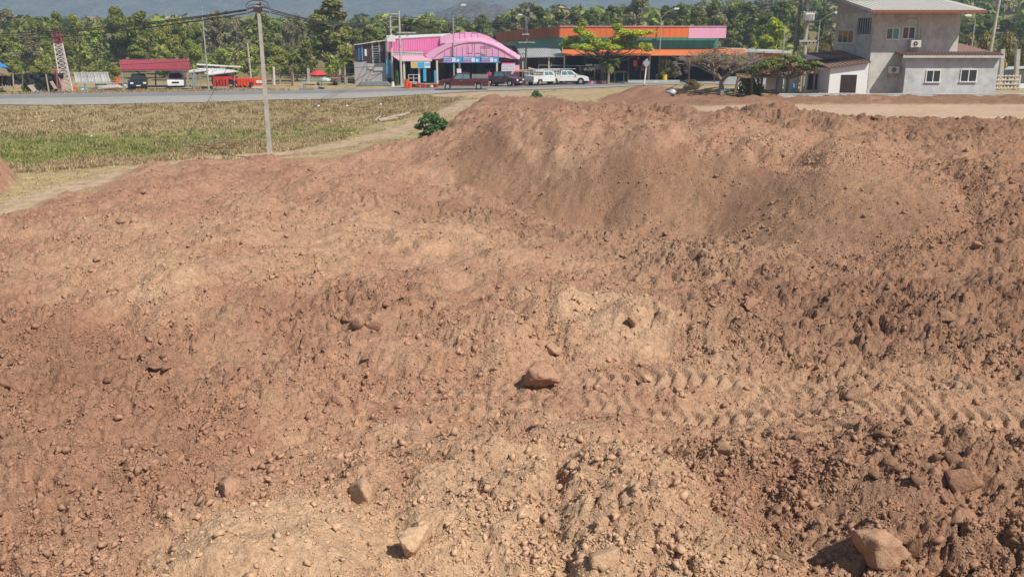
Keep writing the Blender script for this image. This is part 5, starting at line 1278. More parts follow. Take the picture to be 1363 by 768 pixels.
part(MB().slab([P3(1064,92.3,YL-.5), P3(1104,89,YL-.5), P3(1102,82,YL+3), P3(1074,84,YL+3)], .1), 'wing_roof', mat('pinkish_roof', (.34, .20, .18), rough=.8, var=.15), wh)
for px in (1067.5, 1071.5, 1085): x, z = Q(px, 96, YL - 1.2); part(MB().box(x - .06, x + .06, YL - 1.2, YL - 1.08, zb, z), 'post', m_woodp, wh)
part(MB().beam(P3(1066, 97, YL - 1.25), P3(1087, 96.5, YL - 1.25), .12), 'beam', m_woodp, wh)
# far white shed
wsd = empty('white_shed', 'low white shed wall behind the thatched shelter', 'shed', (QX(1032, 82), 82, 1.2))
part(W(1019, 98, 1043, 127, 82, .2), 'wall', m_grayw, wsd); part(W(1043.3, 96, 1064, 126, 81.5, .2), 'wall', m_ww, wsd)
part(MB().slab([P3(1017,98.5,81), P3(1065,96,81), P3(1063,93.5,84), P3(1019,95,84)], .1), 'roof', m_tile, wsd)
o = W(1055, 112, 1058.5, 122, 79, .3).build('water_butt', m_bluel); tag(o, 'pale blue water butt against the white shed wall', 'water butt')
# low boundary wall with pipe
YB = 74.5
bw = empty('boundary_wall', 'low grey boundary wall along the yard in front of the houses', 'wall', (QX(1200, YB), YB, 1.3))
xa_, xb_ = QX(1037, YB), QX(1480, YB); zt_ = QZ(126.3, YB)
x_ = xa_; k = 0
while x_ < xb_:
    part(MB().box(x_, min(x_ + 2.38, xb_), YB, YB + .1, 1.0, zt_), 'wall_panel', m_rend2 if k % 3 else m_render, bw); part(MB().box(x_ + 2.385, x_ + 2.5, YB - .03, YB + .13, 1.0, zt_ + .06), 'post', m_conc, bw); x_ += 2.505; k += 1
simple(MB().path([P3(1037 + k * 28, 125.4 + .5 * math.sin(k * 1.7), YB - .25) for k in range(14)], .05, 6), 'water_pipe', m_fibro, 'long pale pipe lying along the low boundary wall', 'pipe')
# right: white lattice fence, posts
Yf = 76.0
lf = empty('lattice_fence', 'white lattice fence panel at the right edge beside the annex', 'fence', (QX(1340, Yf), Yf, 1.4))
for k in range(8): a = 1323 + k * 4.8; part(W(a, 100, a + 1.3, 121, Yf, .06), 'upright', m_cream, lf)
for k in range(4): part(W(1321.5, 101 + k * 5.4, 1358, 102.2 + k * 5.4, Yf - .065, .06), 'rail', m_cream, lf)
for k in range(7): a = 1325.5 + k * 4.8; part(W(a, 105 + (k % 2) * 5.4, a + 2.2, 107 + (k % 2) * 5.4, Yf - .02, .05), 'block', m_cream, lf)
part(W(1355, 112, 1395, 118, Yf + .4, .3), 'low_wall', m_ww, lf)
for a, lab in ((1330.5, 'left grey concrete post behind the lattice fence'), (1351, 'right grey concrete post behind the lattice fence')):
    b_ = P3(a, 120, Yf + 1.5); tp = P3(a + 4, 66, Yf + 1.5)
    o = MB().beam(b_, tp, .3, .3).build('concrete_post', m_conc); tag(o, lab, 'post', 'posts behind the lattice fence')
sc_ = empty('far_shed', 'blue grey sheet shed beyond the lattice fence', 'shed', (QX(1370, 95), 95, 1))
part(W(1352, 94, 1420, 112, 95, 4), 'wall', m_bluel if False else mat('blue_grey_sheet', (.32, .38, .44), rough=.7, var=.1), sc_); part(MB().slab([P3(1338,92,94), P3(1425,88,94), P3(1425,86,99), P3(1342,89,99)], .1), 'roof', m_fibro, sc_)
# thatched shelter by the bare tree
YT = 77.0
th = empty('thatched_shelter', 'open shelter with flat thatched roof between bare tree and white shed', 'shelter', (QX(1008, YT), YT, 1.2))
part(MB().slab([P3(982,102.5,YT-1), P3(1037,101.8,YT-1), P3(1033,97.5,YT+1.6), P3(979,98.8,YT+1.6)], .12), 'roof', m_thatch, th)
for a, b, y0, y1, d_ in ((983, 978, 102, 124, -1), (1001, 1000.5, 102, 126, -1), (1015, 1012, 101, 122, 1.2), (1036, 1032, 101, 127, -.8)):
    part(MB().beam(P3(b, y1, YT + d_), P3(a, y0, YT + d_), .16 if a < 1030 else .12), 'post', m_wood, th)
part(MB().beam(P3(1012, 123, YT - .5), P3(1036, 125, YT - .5), .12), 'rail', m_woodp, th); part(MB().beam(P3(1010, 120, YT - .5), P3(1034, 122, YT - .5), .1), 'rail', m_wood, th)
r_ = random.Random(12)
tf = MB()
for k in range(90):
    p = P3(r_.uniform(980, 1036), r_.uniform(98, 102.3), YT + r_.uniform(-1, 1)); tf.beam(p, p + Vector((r_.uniform(-.3, .3), r_.uniform(-.5, -.2), -.12)), .05, .03)
part(tf, 'straw_fringe', m_thatch, th, kind='stuff')
# dead branches heaped on the berm
br = MB(); r_ = random.Random(5)
for k in range(46):
    x, y, z = on(r_.uniform(885, 1015), r_.uniform(122.5, 129), 1.3); L_ = r_.uniform(.8, 2.6); a = r_.uniform(-.5, .5)
    br.tube((x, y, z + .1 + r_.random() * .25), (x + L_ * math.cos(a), y + L_ * math.sin(a), z + .15 + r_.random() * .5), .05, .02, 5)
simple(br, 'brushwood', mat('charred_wood', (.06, .05, .045), rough=.9, var=.3), 'tangled dark brushwood heaped along the berm under the bare tree', 'brushwood', kind='stuff')
for px, py, lab in ((893, 127.5, 'broken grey tyre-like slab lying on the red berm'), (965, 124, 'blue and white sack slumped at the foot of the bare tree'), (984, 123, 'smaller white sack by the shelter post')):
    x, y, z = on(px, py, 1.3); v, f = clod_shape(px, 16, 2, .1)
    o = link('rubbish_sack', mesh_np('rubbish_sack', v * np.array([.5, .35, .4]), f, m_steel if px < 900 else (m_bluel if px < 970 else m_white))); o.location = (x, y, z + .2)
    tag(o, lab.replace('tyre-like slab', 'sack'), 'sack')

# ------------------------------------------------------------------ left side lots
def X0(px, py): return G(px, py, 0)
YC = 108.5
cp = empty('carport', 'red roofed open carport over the black pickup and the white suv', 'carport', (QX(207, YC), YC, 0))
part(MB().slab([P3(160,93.2,YC-2.5), P3(254,92,YC-2.5), P3(251,79.5,YC+3.5), P3(159,80.5,YC+3.5)], .1), 'roof', m_redtile, cp)
rb = MB()
for k in range(36): rb.beam(P3(160.5 + k * 2.66, 93 - k * .033, YC - 2.55) + Vector((0, 0, .06)), P3(159.5 + k * 2.6, 80.3 - k * .028, YC + 3.45) + Vector((0, 0, .06)), .07)
part(rb, 'roof_rib', m_redtile, cp, kind='stuff')
part(MB().beam(P3(160, 94.4, YC - 2.4), P3(254, 93.2, YC - 2.4), .12), 'eave_beam', m_steel, cp)
for px, pb, dd in ((163.5, 118, -2.3), (185, 117, 3), (207, 117, 3), (229, 116, 3), (250, 119, -2.3), (258, 118, -2.3)):
    b_, t_ = P3(px + .5, 118, YC + dd), P3(px, 93.5, YC + dd); b_.z = 0; part(MB().beam(b_, t_, .13), 'post', m_steel, cp)
part(MB().slab([P3(165,117.8,YC-2.6), P3(256,117.2,YC-2.6), P3(254,113.8,YC+3), P3(163,114.2,YC+3)], .04), 'floor_slab', m_conc_g, cp)
ws = empty('white_roof_shelter', 'low white roofed shelter with thin posts right of the carport', 'shelter', (QX(280, YC), YC, 0))
part(MB().slab([P3(276,99.8,YC-2), P3(317,94.8,YC-2), P3(300,92,YC+2), P3(262,91,YC+2)], .1), 'roof', m_white, ws)
part(MB().slab([P3(240,97.5,YC-1), P3(276,93.6,YC-1), P3(280,91,YC+2), P3(255,93,YC+2)], .1), 'roof', m_white, ws)
for px in (261, 266, 256, 276, 283, 311, 246): 
    b_, t_ = P3(px + 1, 118, YC - .8), P3(px, 95.5, YC - .8); b_.z = 0; part(MB().beam(b_, t_, .1), 'post', m_teall if px in (256, 283) else m_steel, ws)
part(MB().beam(P3(262, 86, YC + 1), P3(321, 89.5, YC + 1), .16), 'gutter', m_white, ws)
part(W(282, 102, 316, 112, YC + 3, .1), 'back_screen', m_dark, ws)
part(W(268, 116, 275, 120, YC - 2.4, .5), 'floor_crate', m_dark, ws)
# red truck and trailer
rt = empty('red_farm_truck', 'small red farm truck seen from behind under the white roofed shelter', 'truck', gp(294, 120.3))
Yr = G(294, 120.3, 0)[1]
part(W(284.5, 105.5, 303.5, 115.5, Yr, .12), 'tailgate', m_red, rt)
for a in (287.5, 291.5, 295.5, 299.5): part(W(a, 106.5, a + 1, 114.5, Yr - .03, .025), 'tailgate_rib', m_maroon, rt)
part(W(284, 103, 304.5, 105.3, Yr + .3, 2.6), 'cargo_bed', m_red, rt)
part(MB().box(QX(285, Yr), QX(303, Yr), Yr + .13, Yr + 4.2, .55, .9), 'chassis', m_black, rt)
part(W(283.5, 115.7, 304, 118.5, Yr - .1, .3), 'rear_bumper', m_steel, rt); part(W(286, 94.5, 302, 103, Yr + 3, 1.4), 'cab', m_maroonp, rt); part(W(288, 96, 300, 101, Yr + 2.97, .025), 'rear_window', m_glass, rt)
for px in (287, 301.5):
    for d_ in (.4, 3.2): x, _ = Q(px, 117, Yr + d_); wl = part(MB().tube((x - .12, Yr + d_, .38), (x + .12, Yr + d_, .38), .38, n=16), 'tyre', m_black, rt); sub(MB().tube((x - .14, Yr + d_, .38), (x + .14, Yr + d_, .38), .18, n=12), 'rim', m_steel, wl)
tl_ = empty('red_trailer', 'long bright red farm trailer parked right of the red truck', 'trailer', gp(328, 119))
Yr = G(328, 118.5, 0)[1]
for (a, b, t0, b0, dd) in ((306.5, 317, 105, 112.5, 2.2), (315, 336, 105, 114.5, .8), (336.5, 349.5, 106, 114, .2)):
    bed = part(W(a, t0, b, b0, Yr + dd, 1.8), 'side_board', m_redo, tl_)
    for k in range(int((b - a) / 4)): sub(W(a + 1 + k * 4, t0 + .5, a + 1.7 + k * 4, b0 - .5, Yr + dd - .04, .036), 'rib', m_red, bed)
part(MB().add([P3(326,114,Yr+.7), P3(337,114,Yr+.7), P3(332.5,118.2,Yr+.7), P3(326,114,Yr+1.2), P3(337,114,Yr+1.2), P3(332.5,118.2,Yr+1.2)], [(0,1,2),(5,4,3),(0,3,4,1),(1,4,5,2),(2,5,3,0)]), 'drawbar', m_redo, tl_)
part(W(341, 107.5, 348.5, 111, Yr + .15, .04), 'white_marking', m_white, tl_)
for px, dd in ((312, 2.6), (319.5, 1.2), (325.5, 1.4), (334, .4)): x, _ = Q(px, 116, Yr + dd); wl = part(MB().tube((x - .12, Yr + dd, .36), (x + .12, Yr + dd, .36), .36, n=16), 'tyre', m_black, tl_); sub(MB().tube((x - .14, Yr + dd, .36), (x + .14, Yr + dd, .36), .16, n=12), 'rim', m_steel, wl)
wt = empty('white_trestle', 'low white trestle standing at the end of the red trailer', 'trestle', gp(342, 121))
Yt_ = G(342, 121, 0)[1]
part(W(335, 116.2, 350, 117.3, Yt_, .4), 'top', m_white, wt)
for px in (336, 342, 348.5): part(W(px, 117.4, px + 1, 121.3, Yt_ + .1, .1), 'leg', m_white, wt)
# lattice mast, leaning
def lattice(pb, pt, Y, w0_, w1_, split, label, ma, mb_, nbay):
    b_ = P3(*pb, Y); t_ = P3(*pt, Y); b_.z = max(b_.z, 0)
    t = empty('lattice_mast', label, 'lattice mast', b_, 0)
    ax = (t_ - b_)
    offs = [Vector((-1, -.6, 0)), Vector((1, -.6, 0)), Vector((0, 1.0, 0))]
    for seg, (k0, k1, mm) in enumerate(((0, split, ma), (split, 1, mb_))):
        if k1 <= k0: continue
        f = MB(); d = MB(); nb = max(1, int(nbay * (k1 - k0)))
        P = lambda i, k: b_ + ax * k + offs[i] * (w0_ + (w1_ - w0_) * k)
        for i in range(3):
            leg = MB().tube(P(i, k0), P(i, k1), .065, .06, 6); part(leg, 'leg_tube', mm, t)
            j = (i + 1) % 3
            for q in range(nb):
                a, c = k0 + (k1 - k0) * q / nb, k0 + (k1 - k0) * (q + 1) / nb
                d.beam(P(i, a), P(j, c) if q % 2 else P(j, c), .045); d.beam(P(j, a), P(i, c), .045); d.beam(P(i, a), P(j, a), .045)
        part(d, 'bracing', mm, t, kind='stuff')
    return t
m_mw = mat('white_mast_paint', (.72, .62, .60), rough=.6, var=.12); m_mr = mat('faded_red_paint', (.34, .07, .09), rough=.6, var=.15)
lattice((91.5, 122.5), (75.5, 40.5), 102, .62, .42, .79, 'tall leaning lattice mast, white with a dark red top section', m_mw, m_mr, 14)
lattice((82, 123), (72.8, 93.5), 101.5, .22, .15, .2, 'short red lattice section leaning beside the tall white mast', m_steel, m_mr, 6)
# steel rack with frames
rk = empty('steel_window_rack', 'pale green grey rack of upright steel frames right of the leaning mast', 'rack', gp(122, 119.5))
Yk = G(122, 119, 0)[1]
part(MB().beam(P3(98, 97.5, Yk + 1), P3(144, 96.8, Yk + 1), .12), 'top_rail', m_fibro, rk); part(MB().beam(P3(100, 110.5, Yk), P3(150, 110.5, Yk), .16), 'bottom_rail', m_fibro, rk)
for k in range(11): part(MB().beam(P3(101.5 + k * 4.5, 110, Yk), P3(98.8 + k * 4.4, 97.5, Yk + .9), .1), 'upright_frame', m_fibro, rk); 
for k in range(10): part(MB().slab([P3(102.5 + k * 4.5, 109, Yk + .1), P3(105 + k * 4.5, 109, Yk + .1), P3(102.3 + k * 4.4, 98.2, Yk + .95), P3(100 + k * 4.4, 98.2, Yk + .95)], .03), 'panel', m_grayw if k % 2 else m_fibro, rk)
for px in (101, 113, 127, 139, 150): b_ = P3(px, 118.5, Yk); b_.z = 0; part(MB().beam(b_, P3(px, 111, Yk), .09), 'leg', m_teal, rk)
part(MB().beam(P3(101, 117.5, Yk), P3(140, 117.5, Yk), .06), 'lower_rail', m_teal, rk)
part(W(127, 112.5, 139, 117, Yk + .5, .6), 'stored_crate', m_green, rk)
for k, (a, b_, c_, d_) in enumerate(((152.5, 119.5, 155, 102), (156, 120, 158.5, 102.5))):
    pass
ld = empty('step_ladder', 'orange red step ladder standing between the rack and the carport', 'ladder', gp(155, 120.5)); Yl = G(155, 120.5, 0)[1]
for a, b_ in (((152.3, 120.3), (155.2, 102)), ((156.2, 120.5), (158.6, 102.6))): q0 = P3(*a, Yl); q0.z = 0.02; part(MB().beam(q0, P3(*b_, Yl + .6), .09), 'rail', m_redo, ld)
for k in range(6): t_ = k / 6 + .1; part(MB().beam(P3(152.3 + 2.9 * t_, 120 - 18 * t_, Yl + .6 * t_), P3(156.2 + 2.4 * t_, 120 - 17.6 * t_, Yl + .6 * t_), .06), 'rung', m_redo, ld)
def lump(px, py, dims, m, label, cat, name, sd=1, n=18):
    x, y = G(px, py, 0); v, f = clod_shape(sd + 200, n, 3, .1); o = link(name, mesh_np(name, v * np.array(dims), f, m, smooth=True)); o.location = (x, y, dims[2] * .45)
    return tag(o, label, cat)
lump(146, 121.5, (1.7, .7, .75), m_conc_g, 'low pale heap of sand beside the ladder', 'sand heap', 'sand_heap', 1, 22)
lump(167, 119, (.4, .4, .8), m_white, 'white sack standing between ladder and blue drum', 'sack', 'sack', 2)
lump(162, 117, (.9, .4, .5), m_cream, 'cream bags stacked right of the ladder', 'sack', 'sack', 3)
lump(100.5, 121, (.25, .25, .5), m_redo, 'orange bundle at the foot of the white mast', 'bundle', 'bundle', 4)
lump(110, 121, (.35, .3, .25), m_white, 'small white sack in the grass before the steel rack', 'sack', 'sack', 5)
lump(114.5, 121, (.35, .3, .25), m_bluel, 'small blue bag in the grass before the steel rack', 'sack', 'sack', 6)
# net-draped shack on the far left
YN = 101.5
nt_ = empty('netted_shack', 'old shack hung with black shade netting at the far left', 'shack', (QX(40, YN), YN, 0))
part(MB().slab([P3(-25,92,YN-1), P3(14,100.5,YN-1), P3(8,92,YN+3), P3(-25,84,YN+3)], .15), 'roof', m_thatch, nt_)
part(MB().slab([P3(-25,90,YN+4), P3(11,89.5,YN+4), P3(0,83,YN+7), P3(-25,82,YN+7)], .1), 'blue_roof', mat('blue_roof_sheet', (.04, .30, .62), rough=.5), nt_)
def sheet(pts_top, pts_bot, Y, name, m, root, amp=.25, n=24, seed=1):
    r_ = random.Random(seed); V = []; F = []
    for k in range(n + 1):
        t_ = k / n; a = P3(np.interp(t_, [0, 1], [pts_top[0][0], pts_top[1][0]]), np.interp(t_, [0, 1], [pts_top[0][1], pts_top[1][1]]) + r_.uniform(0, 1.0), Y)
        c_ = P3(np.interp(t_, [0, 1], [pts_bot[0][0], pts_bot[1][0]]), np.interp(t_, [0, 1], [pts_bot[0][1], pts_bot[1][1]]) - r_.uniform(0, 4.5), Y)
        for j in range(5):
            p = a.lerp(c_, j / 4); V.append(p + Vector((0, r_.uniform(-amp, amp), 0)))
    for k in range(n):
        for j in range(4): q = k * 5 + j; F.append((q, q + 1, q + 6, q + 5))
    part(MB().add(V + [v + Vector((0, .03, 0)) for v in V], F + [tuple(i + len(V) for i in f) for f in F]), name, m, root)
sheet(((14, 99), (84, 97.5)), ((14, 118), (84, 106)), YN, 'netting', m_net, nt_)
sheet(((40, 99), (80, 98)), ((46, 124), (80, 122)), YN + 1.2, 'netting', m_net, nt_, seed=2)
sheet(((-20, 101), (18, 101)), ((-20, 117), (18, 115)), YN + 2, 'netting', m_net, nt_, seed=3)
for a, b_, y1 in ((17, 19, 124), (61, 65, 122), (30, 30, 118), (75, 77, 122), (-5, -5, 120), (3, 3, 120)):
    q0 = P3(b_, y1, YN - .4); q0.z = max(0, q0.z); part(MB().tube(q0, P3(a, 99, YN - .4), .09, .07, 7), 'post', m_woodp if a in (17, 61) else m_wood, nt_)
part(MB().beam(P3(-10, 116.5, YN - .5), P3(19, 116, YN - .5), .1), 'rail', m_woodp, nt_)
part(MB().slab([P3(36,114,YN-.6), P3(44,113,YN-.6), P3(52,125,YN-1.4), P3(46,125,YN-1.4)], .05), 'leaning_board', m_woodp, nt_)
part(MB().slab([P3(66,109,YN-.3), P3(70,108,YN-.3), P3(76,118,YN-.8), P3(72,119,YN-.8)], .05), 'leaning_board', m_woodp, nt_)
lump(41, 122, (.4, .3, .5), m_white, 'white rag hanging in front of the netted shack', 'rag', 'rag', 8); lump(50.5, 125, (.2, .2, .4), m_bluel, 'pale blue bag at the foot of the leaning board', 'bag', 'bag', 9)
# garden yard: tables, cart, fence posts
def table(px, py, w_, d_, h_, m, label, rz=0.0):
    t = empty('garden_table', label, 'table', gp(px, py), rz, 'frames and tables in the garden yard')
    MB().box(-w_ / 2, w_ / 2, -d_ / 2, d_ / 2, h_ - .05, h_).build('top', m, t)
    for sx in (-1, 1):
        for sy in (-1, 1): MB().box(sx * (w_ / 2 - .05) - .025, sx * (w_ / 2 - .05) + .025, sy * (d_ / 2 - .05) - .025, sy * (d_ / 2 - .05) + .025, 0, h_ - .051).build('leg', m, t)
    return t
table(420, 118, 2.6, .8, .95, m_teall, 'pale green metal table under the red parasol'); table(412, 119.5, 1.6, .7, .8, m_fibro, 'low pale metal table left of the red parasol'); table(440, 114, 2.4, .8, .9, m_teall, 'green metal table right of the red parasol')
ct = empty('food_cart', 'brown wooden cart standing right of the red parasol', 'cart', gp(446, 114)); Yc = G(446, 114, 0)[1]
part(W(440.5, 101, 452, 106.5, Yc, .9), 'box', mat('red_brown_wood', (.28, .07, .035), rough=.7, var=.2), ct)
for px in (441, 451): part(W(px, 106.6, px + .8, 114, Yc + .1, .1), 'leg', m_wood, ct)
wl = part(MB().tube(P3(446, 111.5, Yc - .05), P3(446, 111.5, Yc + .05), .28, n=14), 'wheel', m_black, ct)
lump(434, 110, (.9, .3, .7), m_white, 'white cloth covered object between parasol and brown cart', 'covered goods', 'covered_goods', 11)
lump(427, 119, (.5, .3, .3), m_black, 'dark tyre and tool pile under the green table', 'tool pile', 'tool_pile', 12)
lump(423.5, 113.5, (.22, .2, .35), m_black, 'small dark bag on the ground by the parasol pole', 'bag', 'bag', 13)
for px, py, h_, w_, m_, lab in ((365.5, 114, 2.2, .09, m_white, 'white slender post left of the garden yard'), (389, 115, 1.7, .1, m_wood, 'dark wooden post in the garden yard'), (411, 112, 1.9, .14, m_conc, 'pale square post left of the parasol'), (453, 110.5, 1.9, .12, m_conc, 'pale post right of the brown cart'), (462, 116.5, 1.2, .05, m_steel, 'thin grey stake right of the garden yard'), (339.5, 107, 2.6, .12, m_teall, 'pale green post behind the red trailer')):
    x, y = G(px, py, 0); o = MB().beam((x, y, 0), (x + .05, y, h_), w_ * 2).build('fence_post', m_); tag(o, lab, 'post', 'posts around the garden yard')
fw = MB()
for z_ in (.5, .9, 1.3):
    fw.tube(P3(352, 112, 112) * 1.0 + Vector((0, 0, z_)) - Vector((0, 0, P3(352, 112, 112).z)), Vector((QX(470, 116), 116, z_)), .012, .012, 4)
simple(fw, 'fence_wires', m_steel, 'thin wire strands strung along the garden yard posts', 'fence wire')
o = MB().prism([(-2.2, .02), (-1.6, .45), (1.4, .5), (2.3, .02)], 'y', -.7, .7).build('tarpaulin', mat('grey_tarp', (.22, .24, .26), rough=.6, var=.2)); o.location = gp(499, 114.5); tag(o, 'grey tarpaulin over a low pile before the workshop wall', 'tarpaulin')
barrel(490, 113.5, .3, .6, m_steel, 'short grey drum by the workshop wall')
# timber in the meadow
lg = empty('timber_pile', 'bleached timber poles lying on the dry grass left of the green bush', 'timber', on(522, 160, -1.2))
for a, b_, w_ in (((499, 163.5), (506, 158.5), .14), ((504, 162), (545, 153.5), .13), ((508, 160.5), (540, 156), .10), ((506, 163.2), (530, 160), .10)):
    p, q = Vector(on(*a, -1.2)), Vector(on(*b_, -1.2)); part(MB().tube(p + Vector((0, 0, .12)), q + Vector((0, 0, .2)), w_, w_ * .7, 8), 'pole_timber', m_woodp, lg)
# litter and small boulders in the meadow
for px, py, m_, lab in ((69.5,163.5,m_white,'white scrap of litter on the dry embankment, left'), (122,184,m_white,'small white scrap where dry grass meets green, left'), (440.5,163.5,mpk,'pink scrap of plastic on the embankment right of the pole'), (462,143,m_white,'white scrap near the timber on the embankment'), (281,191,m_bluel,'pale scrap beside the hay heap'), (424,143,m_white,'white scrap left of the timber high on the bank'), (507,141,m_white,'white scrap on the bank above the timber')):
    x, y, z = on(px, py, -1.5); o = MB().add([(-.12,-.07,.02),(.13,-.06,.03),(.09,.12,.1),(-.07,.1,.07),(0,0,.15)], [(0,1,4),(1,2,4),(2,3,4),(3,0,4),(3,2,1,0)]).build('litter', m_); o.location = (x, y, z + .08); tag(o, lab, 'litter', 'litter on the embankment')
# ------------------------------------------------------------------ vegetation
def leaf_mat(name, trans=.25, obj_var=.12, hue=.012): 
    return mat(name, (1, 1, 1), rough=.6, var=.2, scale=.6, spec=.2, attr=True, obj_var=obj_var, hue=hue, trans=trans)
m_leaf = leaf_mat('foliage'); m_grass = leaf_mat('grass_blades', .3, 0)
m_bark = mat('bark', (.17, .13, .10), rough=.95, var=.3, scale=4); m_barkp = mat('pale_bark', (.38, .30, .23), rough=.95, var=.25, scale=4)
m_twig = mat('dry_twigs', (.30, .245, .175), rough=.95, var=.25, scale=2)
GA = [(.125,.14,.03),(.165,.18,.035),(.20,.205,.05),(.095,.11,.025)]
GB = [(.19,.22,.04),(.24,.26,.05),(.15,.18,.035),(.25,.24,.07)]
GY = [(.30,.33,.02),(.38,.38,.03),(.22,.28,.02),(.16,.20,.02)]
GC = [(.20,.165,.09),(.16,.15,.07),(.24,.20,.12),(.13,.13,.055)]
GD = [(.24,.19,.15),(.20,.16,.13),(.27,.22,.18)]
GP = [(.105,.125,.025),(.14,.155,.03),(.18,.185,.04),(.08,.095,.02)]
def leaf_cloud(centers, radii, n, size, pal, seed, shell=.55, up=.3, elong=1.5):
    """n leaf clusters spread through the lobes; returns V, F(quads), C"""
    r = np.random.default_rng(seed); centers = np.array(centers); radii = np.array(radii)
    wgt = (radii[:, 0] * radii[:, 1] * radii[:, 2]) ** .6; k = r.choice(len(centers), n, p=wgt / wgt.sum())
    d = r.normal(size=(n, 3)); d /= np.linalg.norm(d, axis=1)[:, None]
    rad = shell + (1 - shell) * r.random(n) ** .6; rad *= 1 + .12 * r.normal(size=n)
    p = centers[k] + d * rad[:, None] * radii[k]
    nrm = d * .8 + r.normal(size=(n, 3)) * .6 + np.array([0, 0, up]); nrm /= np.linalg.norm(nrm, axis=1)[:, None]
    a = np.cross(nrm, r.normal(size=(n, 3))); a /= np.linalg.norm(a, axis=1)[:, None]; b = np.cross(nrm, a)
    s = size * r.uniform(.55, 1.35, n)[:, None]
    V = np.stack([p - a * s * elong * .5 , p - b * s * .42 + nrm * s * .08, p + a * s * elong * .5, p + b * s * .42], 1).reshape(-1, 3)
    F = np.arange(n * 4).reshape(-1, 4)
    pal = np.array(pal); lobe_t = r.uniform(.8, 1.2, len(centers))
    c = 1.6 * pal[r.integers(0, len(pal), n)] * (lobe_t[k] * r.uniform(.75, 1.25, n))[:, None]
    return V, F, np.repeat(c, 4, 0)
def lobes(h0, h1, w, n, seed, flat=.75, taper=0.5):
    r = random.Random(seed); C = []; R = []
    for k in range(n):
        t_ = (k + .5) / n; z = h0 + (h1 - h0) * (.12 + .8 * t_); ww = w * (.55 + .45 * math.sin(math.pi * min(1, .25 + t_ * taper * 1.5))) * (1 - .45 * t_ ** 2)
        a = r.uniform(0, 6.28); q = r.uniform(.1, .74) * ww; rr_ = r.uniform(.5, 1.15) * w * (1.0 / n) ** .5 * 1.25
        C.append((q * math.cos(a), q * math.sin(a), z)); R.append((rr_, rr_, rr_ * flat))
    return C, R
def trunk_mesh(C, h0, r0, seed, m, up=.75):
    r = random.Random(seed); mb = MB(); top = Vector((r.uniform(-.2, .2), r.uniform(-.2, .2), h0))
    mb.tube((0, 0, -.4), top * .5, r0, r0 * .8, 8, False); mb.tube(top * .5, top, r0 * .8, r0 * .65, 8, False)
    for c in C:
        c = Vector(c); mid = top.lerp(c, .5) + Vector((0, 0, -.12 * (c - top).length)) + Vector((r.uniform(-.3, .3), r.uniform(-.3, .3), 0))
        mb.tube(top - Vector((0, 0, .1)), mid, r0 * .45, r0 * .3, 6, False); mb.tube(mid, c, r0 * .3, r0 * .1, 5, False)
    me = bpy.data.meshes.new('trunk'); me.from_pydata(mb.v, [], mb.f); me.materials.append(m); me.polygons.foreach_set('use_smooth', [True] * len(me.polygons)); return me
PROTO = {}
def proto(key, n, H, h0, w, nl, size, pal, seed, flat=.75, bark=None, shell=.55, taper=.5):
    C, R = lobes(h0, H, w, nl, seed, flat, taper)
    V, F, c = leaf_cloud(C, R, n, size, pal, seed, shell)
    PROTO.setdefault(key, []).append((trunk_mesh(C, h0 * .9 + .3, .035 * H * .6 + .08, seed, bark or m_bark), mesh_np('crown', V, F, m_leaf, c), H, w))
for s_ in range(5): proto('dense', 8500, 10, 1.6, 4.2, 24 - 2 * s_, .31, GA, 10 + s_)
for s_ in range(3): proto('bushy', 7500, 8, 1.0, 4.0, 22 - 2 * s_, .30, GB, 20 + s_)
for s_ in range(3): proto('dry', 6500, 9, 2.0, 3.8, 22, .25, GC, 30 + s_, shell=.3)
for s_ in range(3): proto('pine', 7000, 11, 1.6, 3.0, 20, .29, GP, 40 + s_, .6, taper=.3)
for s_ in range(2): proto('shrub', 2200, 3, .3, 2.0, 8, .28, GB, 50 + s_)
for s_ in range(2): proto('scrub', 2200, 4, .4, 3.2, 9, .30, [(.20,.165,.05),(.15,.13,.04),(.26,.21,.08)], 55 + s_, shell=.3)
proto('yellow', 4200, 8, 2.4, 4.2, 11, .36, GY, 60, .5)
proto('tall', 7000, 14, 2.0, 4.0, 22, .42, GA[:3] + [(.16,.14,.05),(.20,.16,.07)], 70, .8)
proto('greenbush', 3600, 2.2, .1, 1.7, 14, .15, [(.06,.13,.03),(.09,.17,.04),(.05,.10,.025)], 65)
CNT = [0]
def tree(px, top, Y, wpx, kind, label, name='leafy_tree', group=None, z=None, cat='tree', zbase=None):
    CNT[0] += 1; k = CNT[0]
    tm, cm, H, w = PROTO[kind][k % len(PROTO[kind])]
    x = QX(px, Y); z0 = ground_z(x, Y) if zbase is None else zbase; zt = QZ(top, Y); s = (zt - z0) / H; sw = (wpx / FPX * Y / 2) / (w * .98)
    t = empty(name, label, cat, (x, Y, z0), (k * 2.39) % 6.28, group); t.scale = (sw, sw, s)
    link('trunk', tm, t); link('crown', cm, t); return t
G1 = 'trees in the grove behind the left lots'
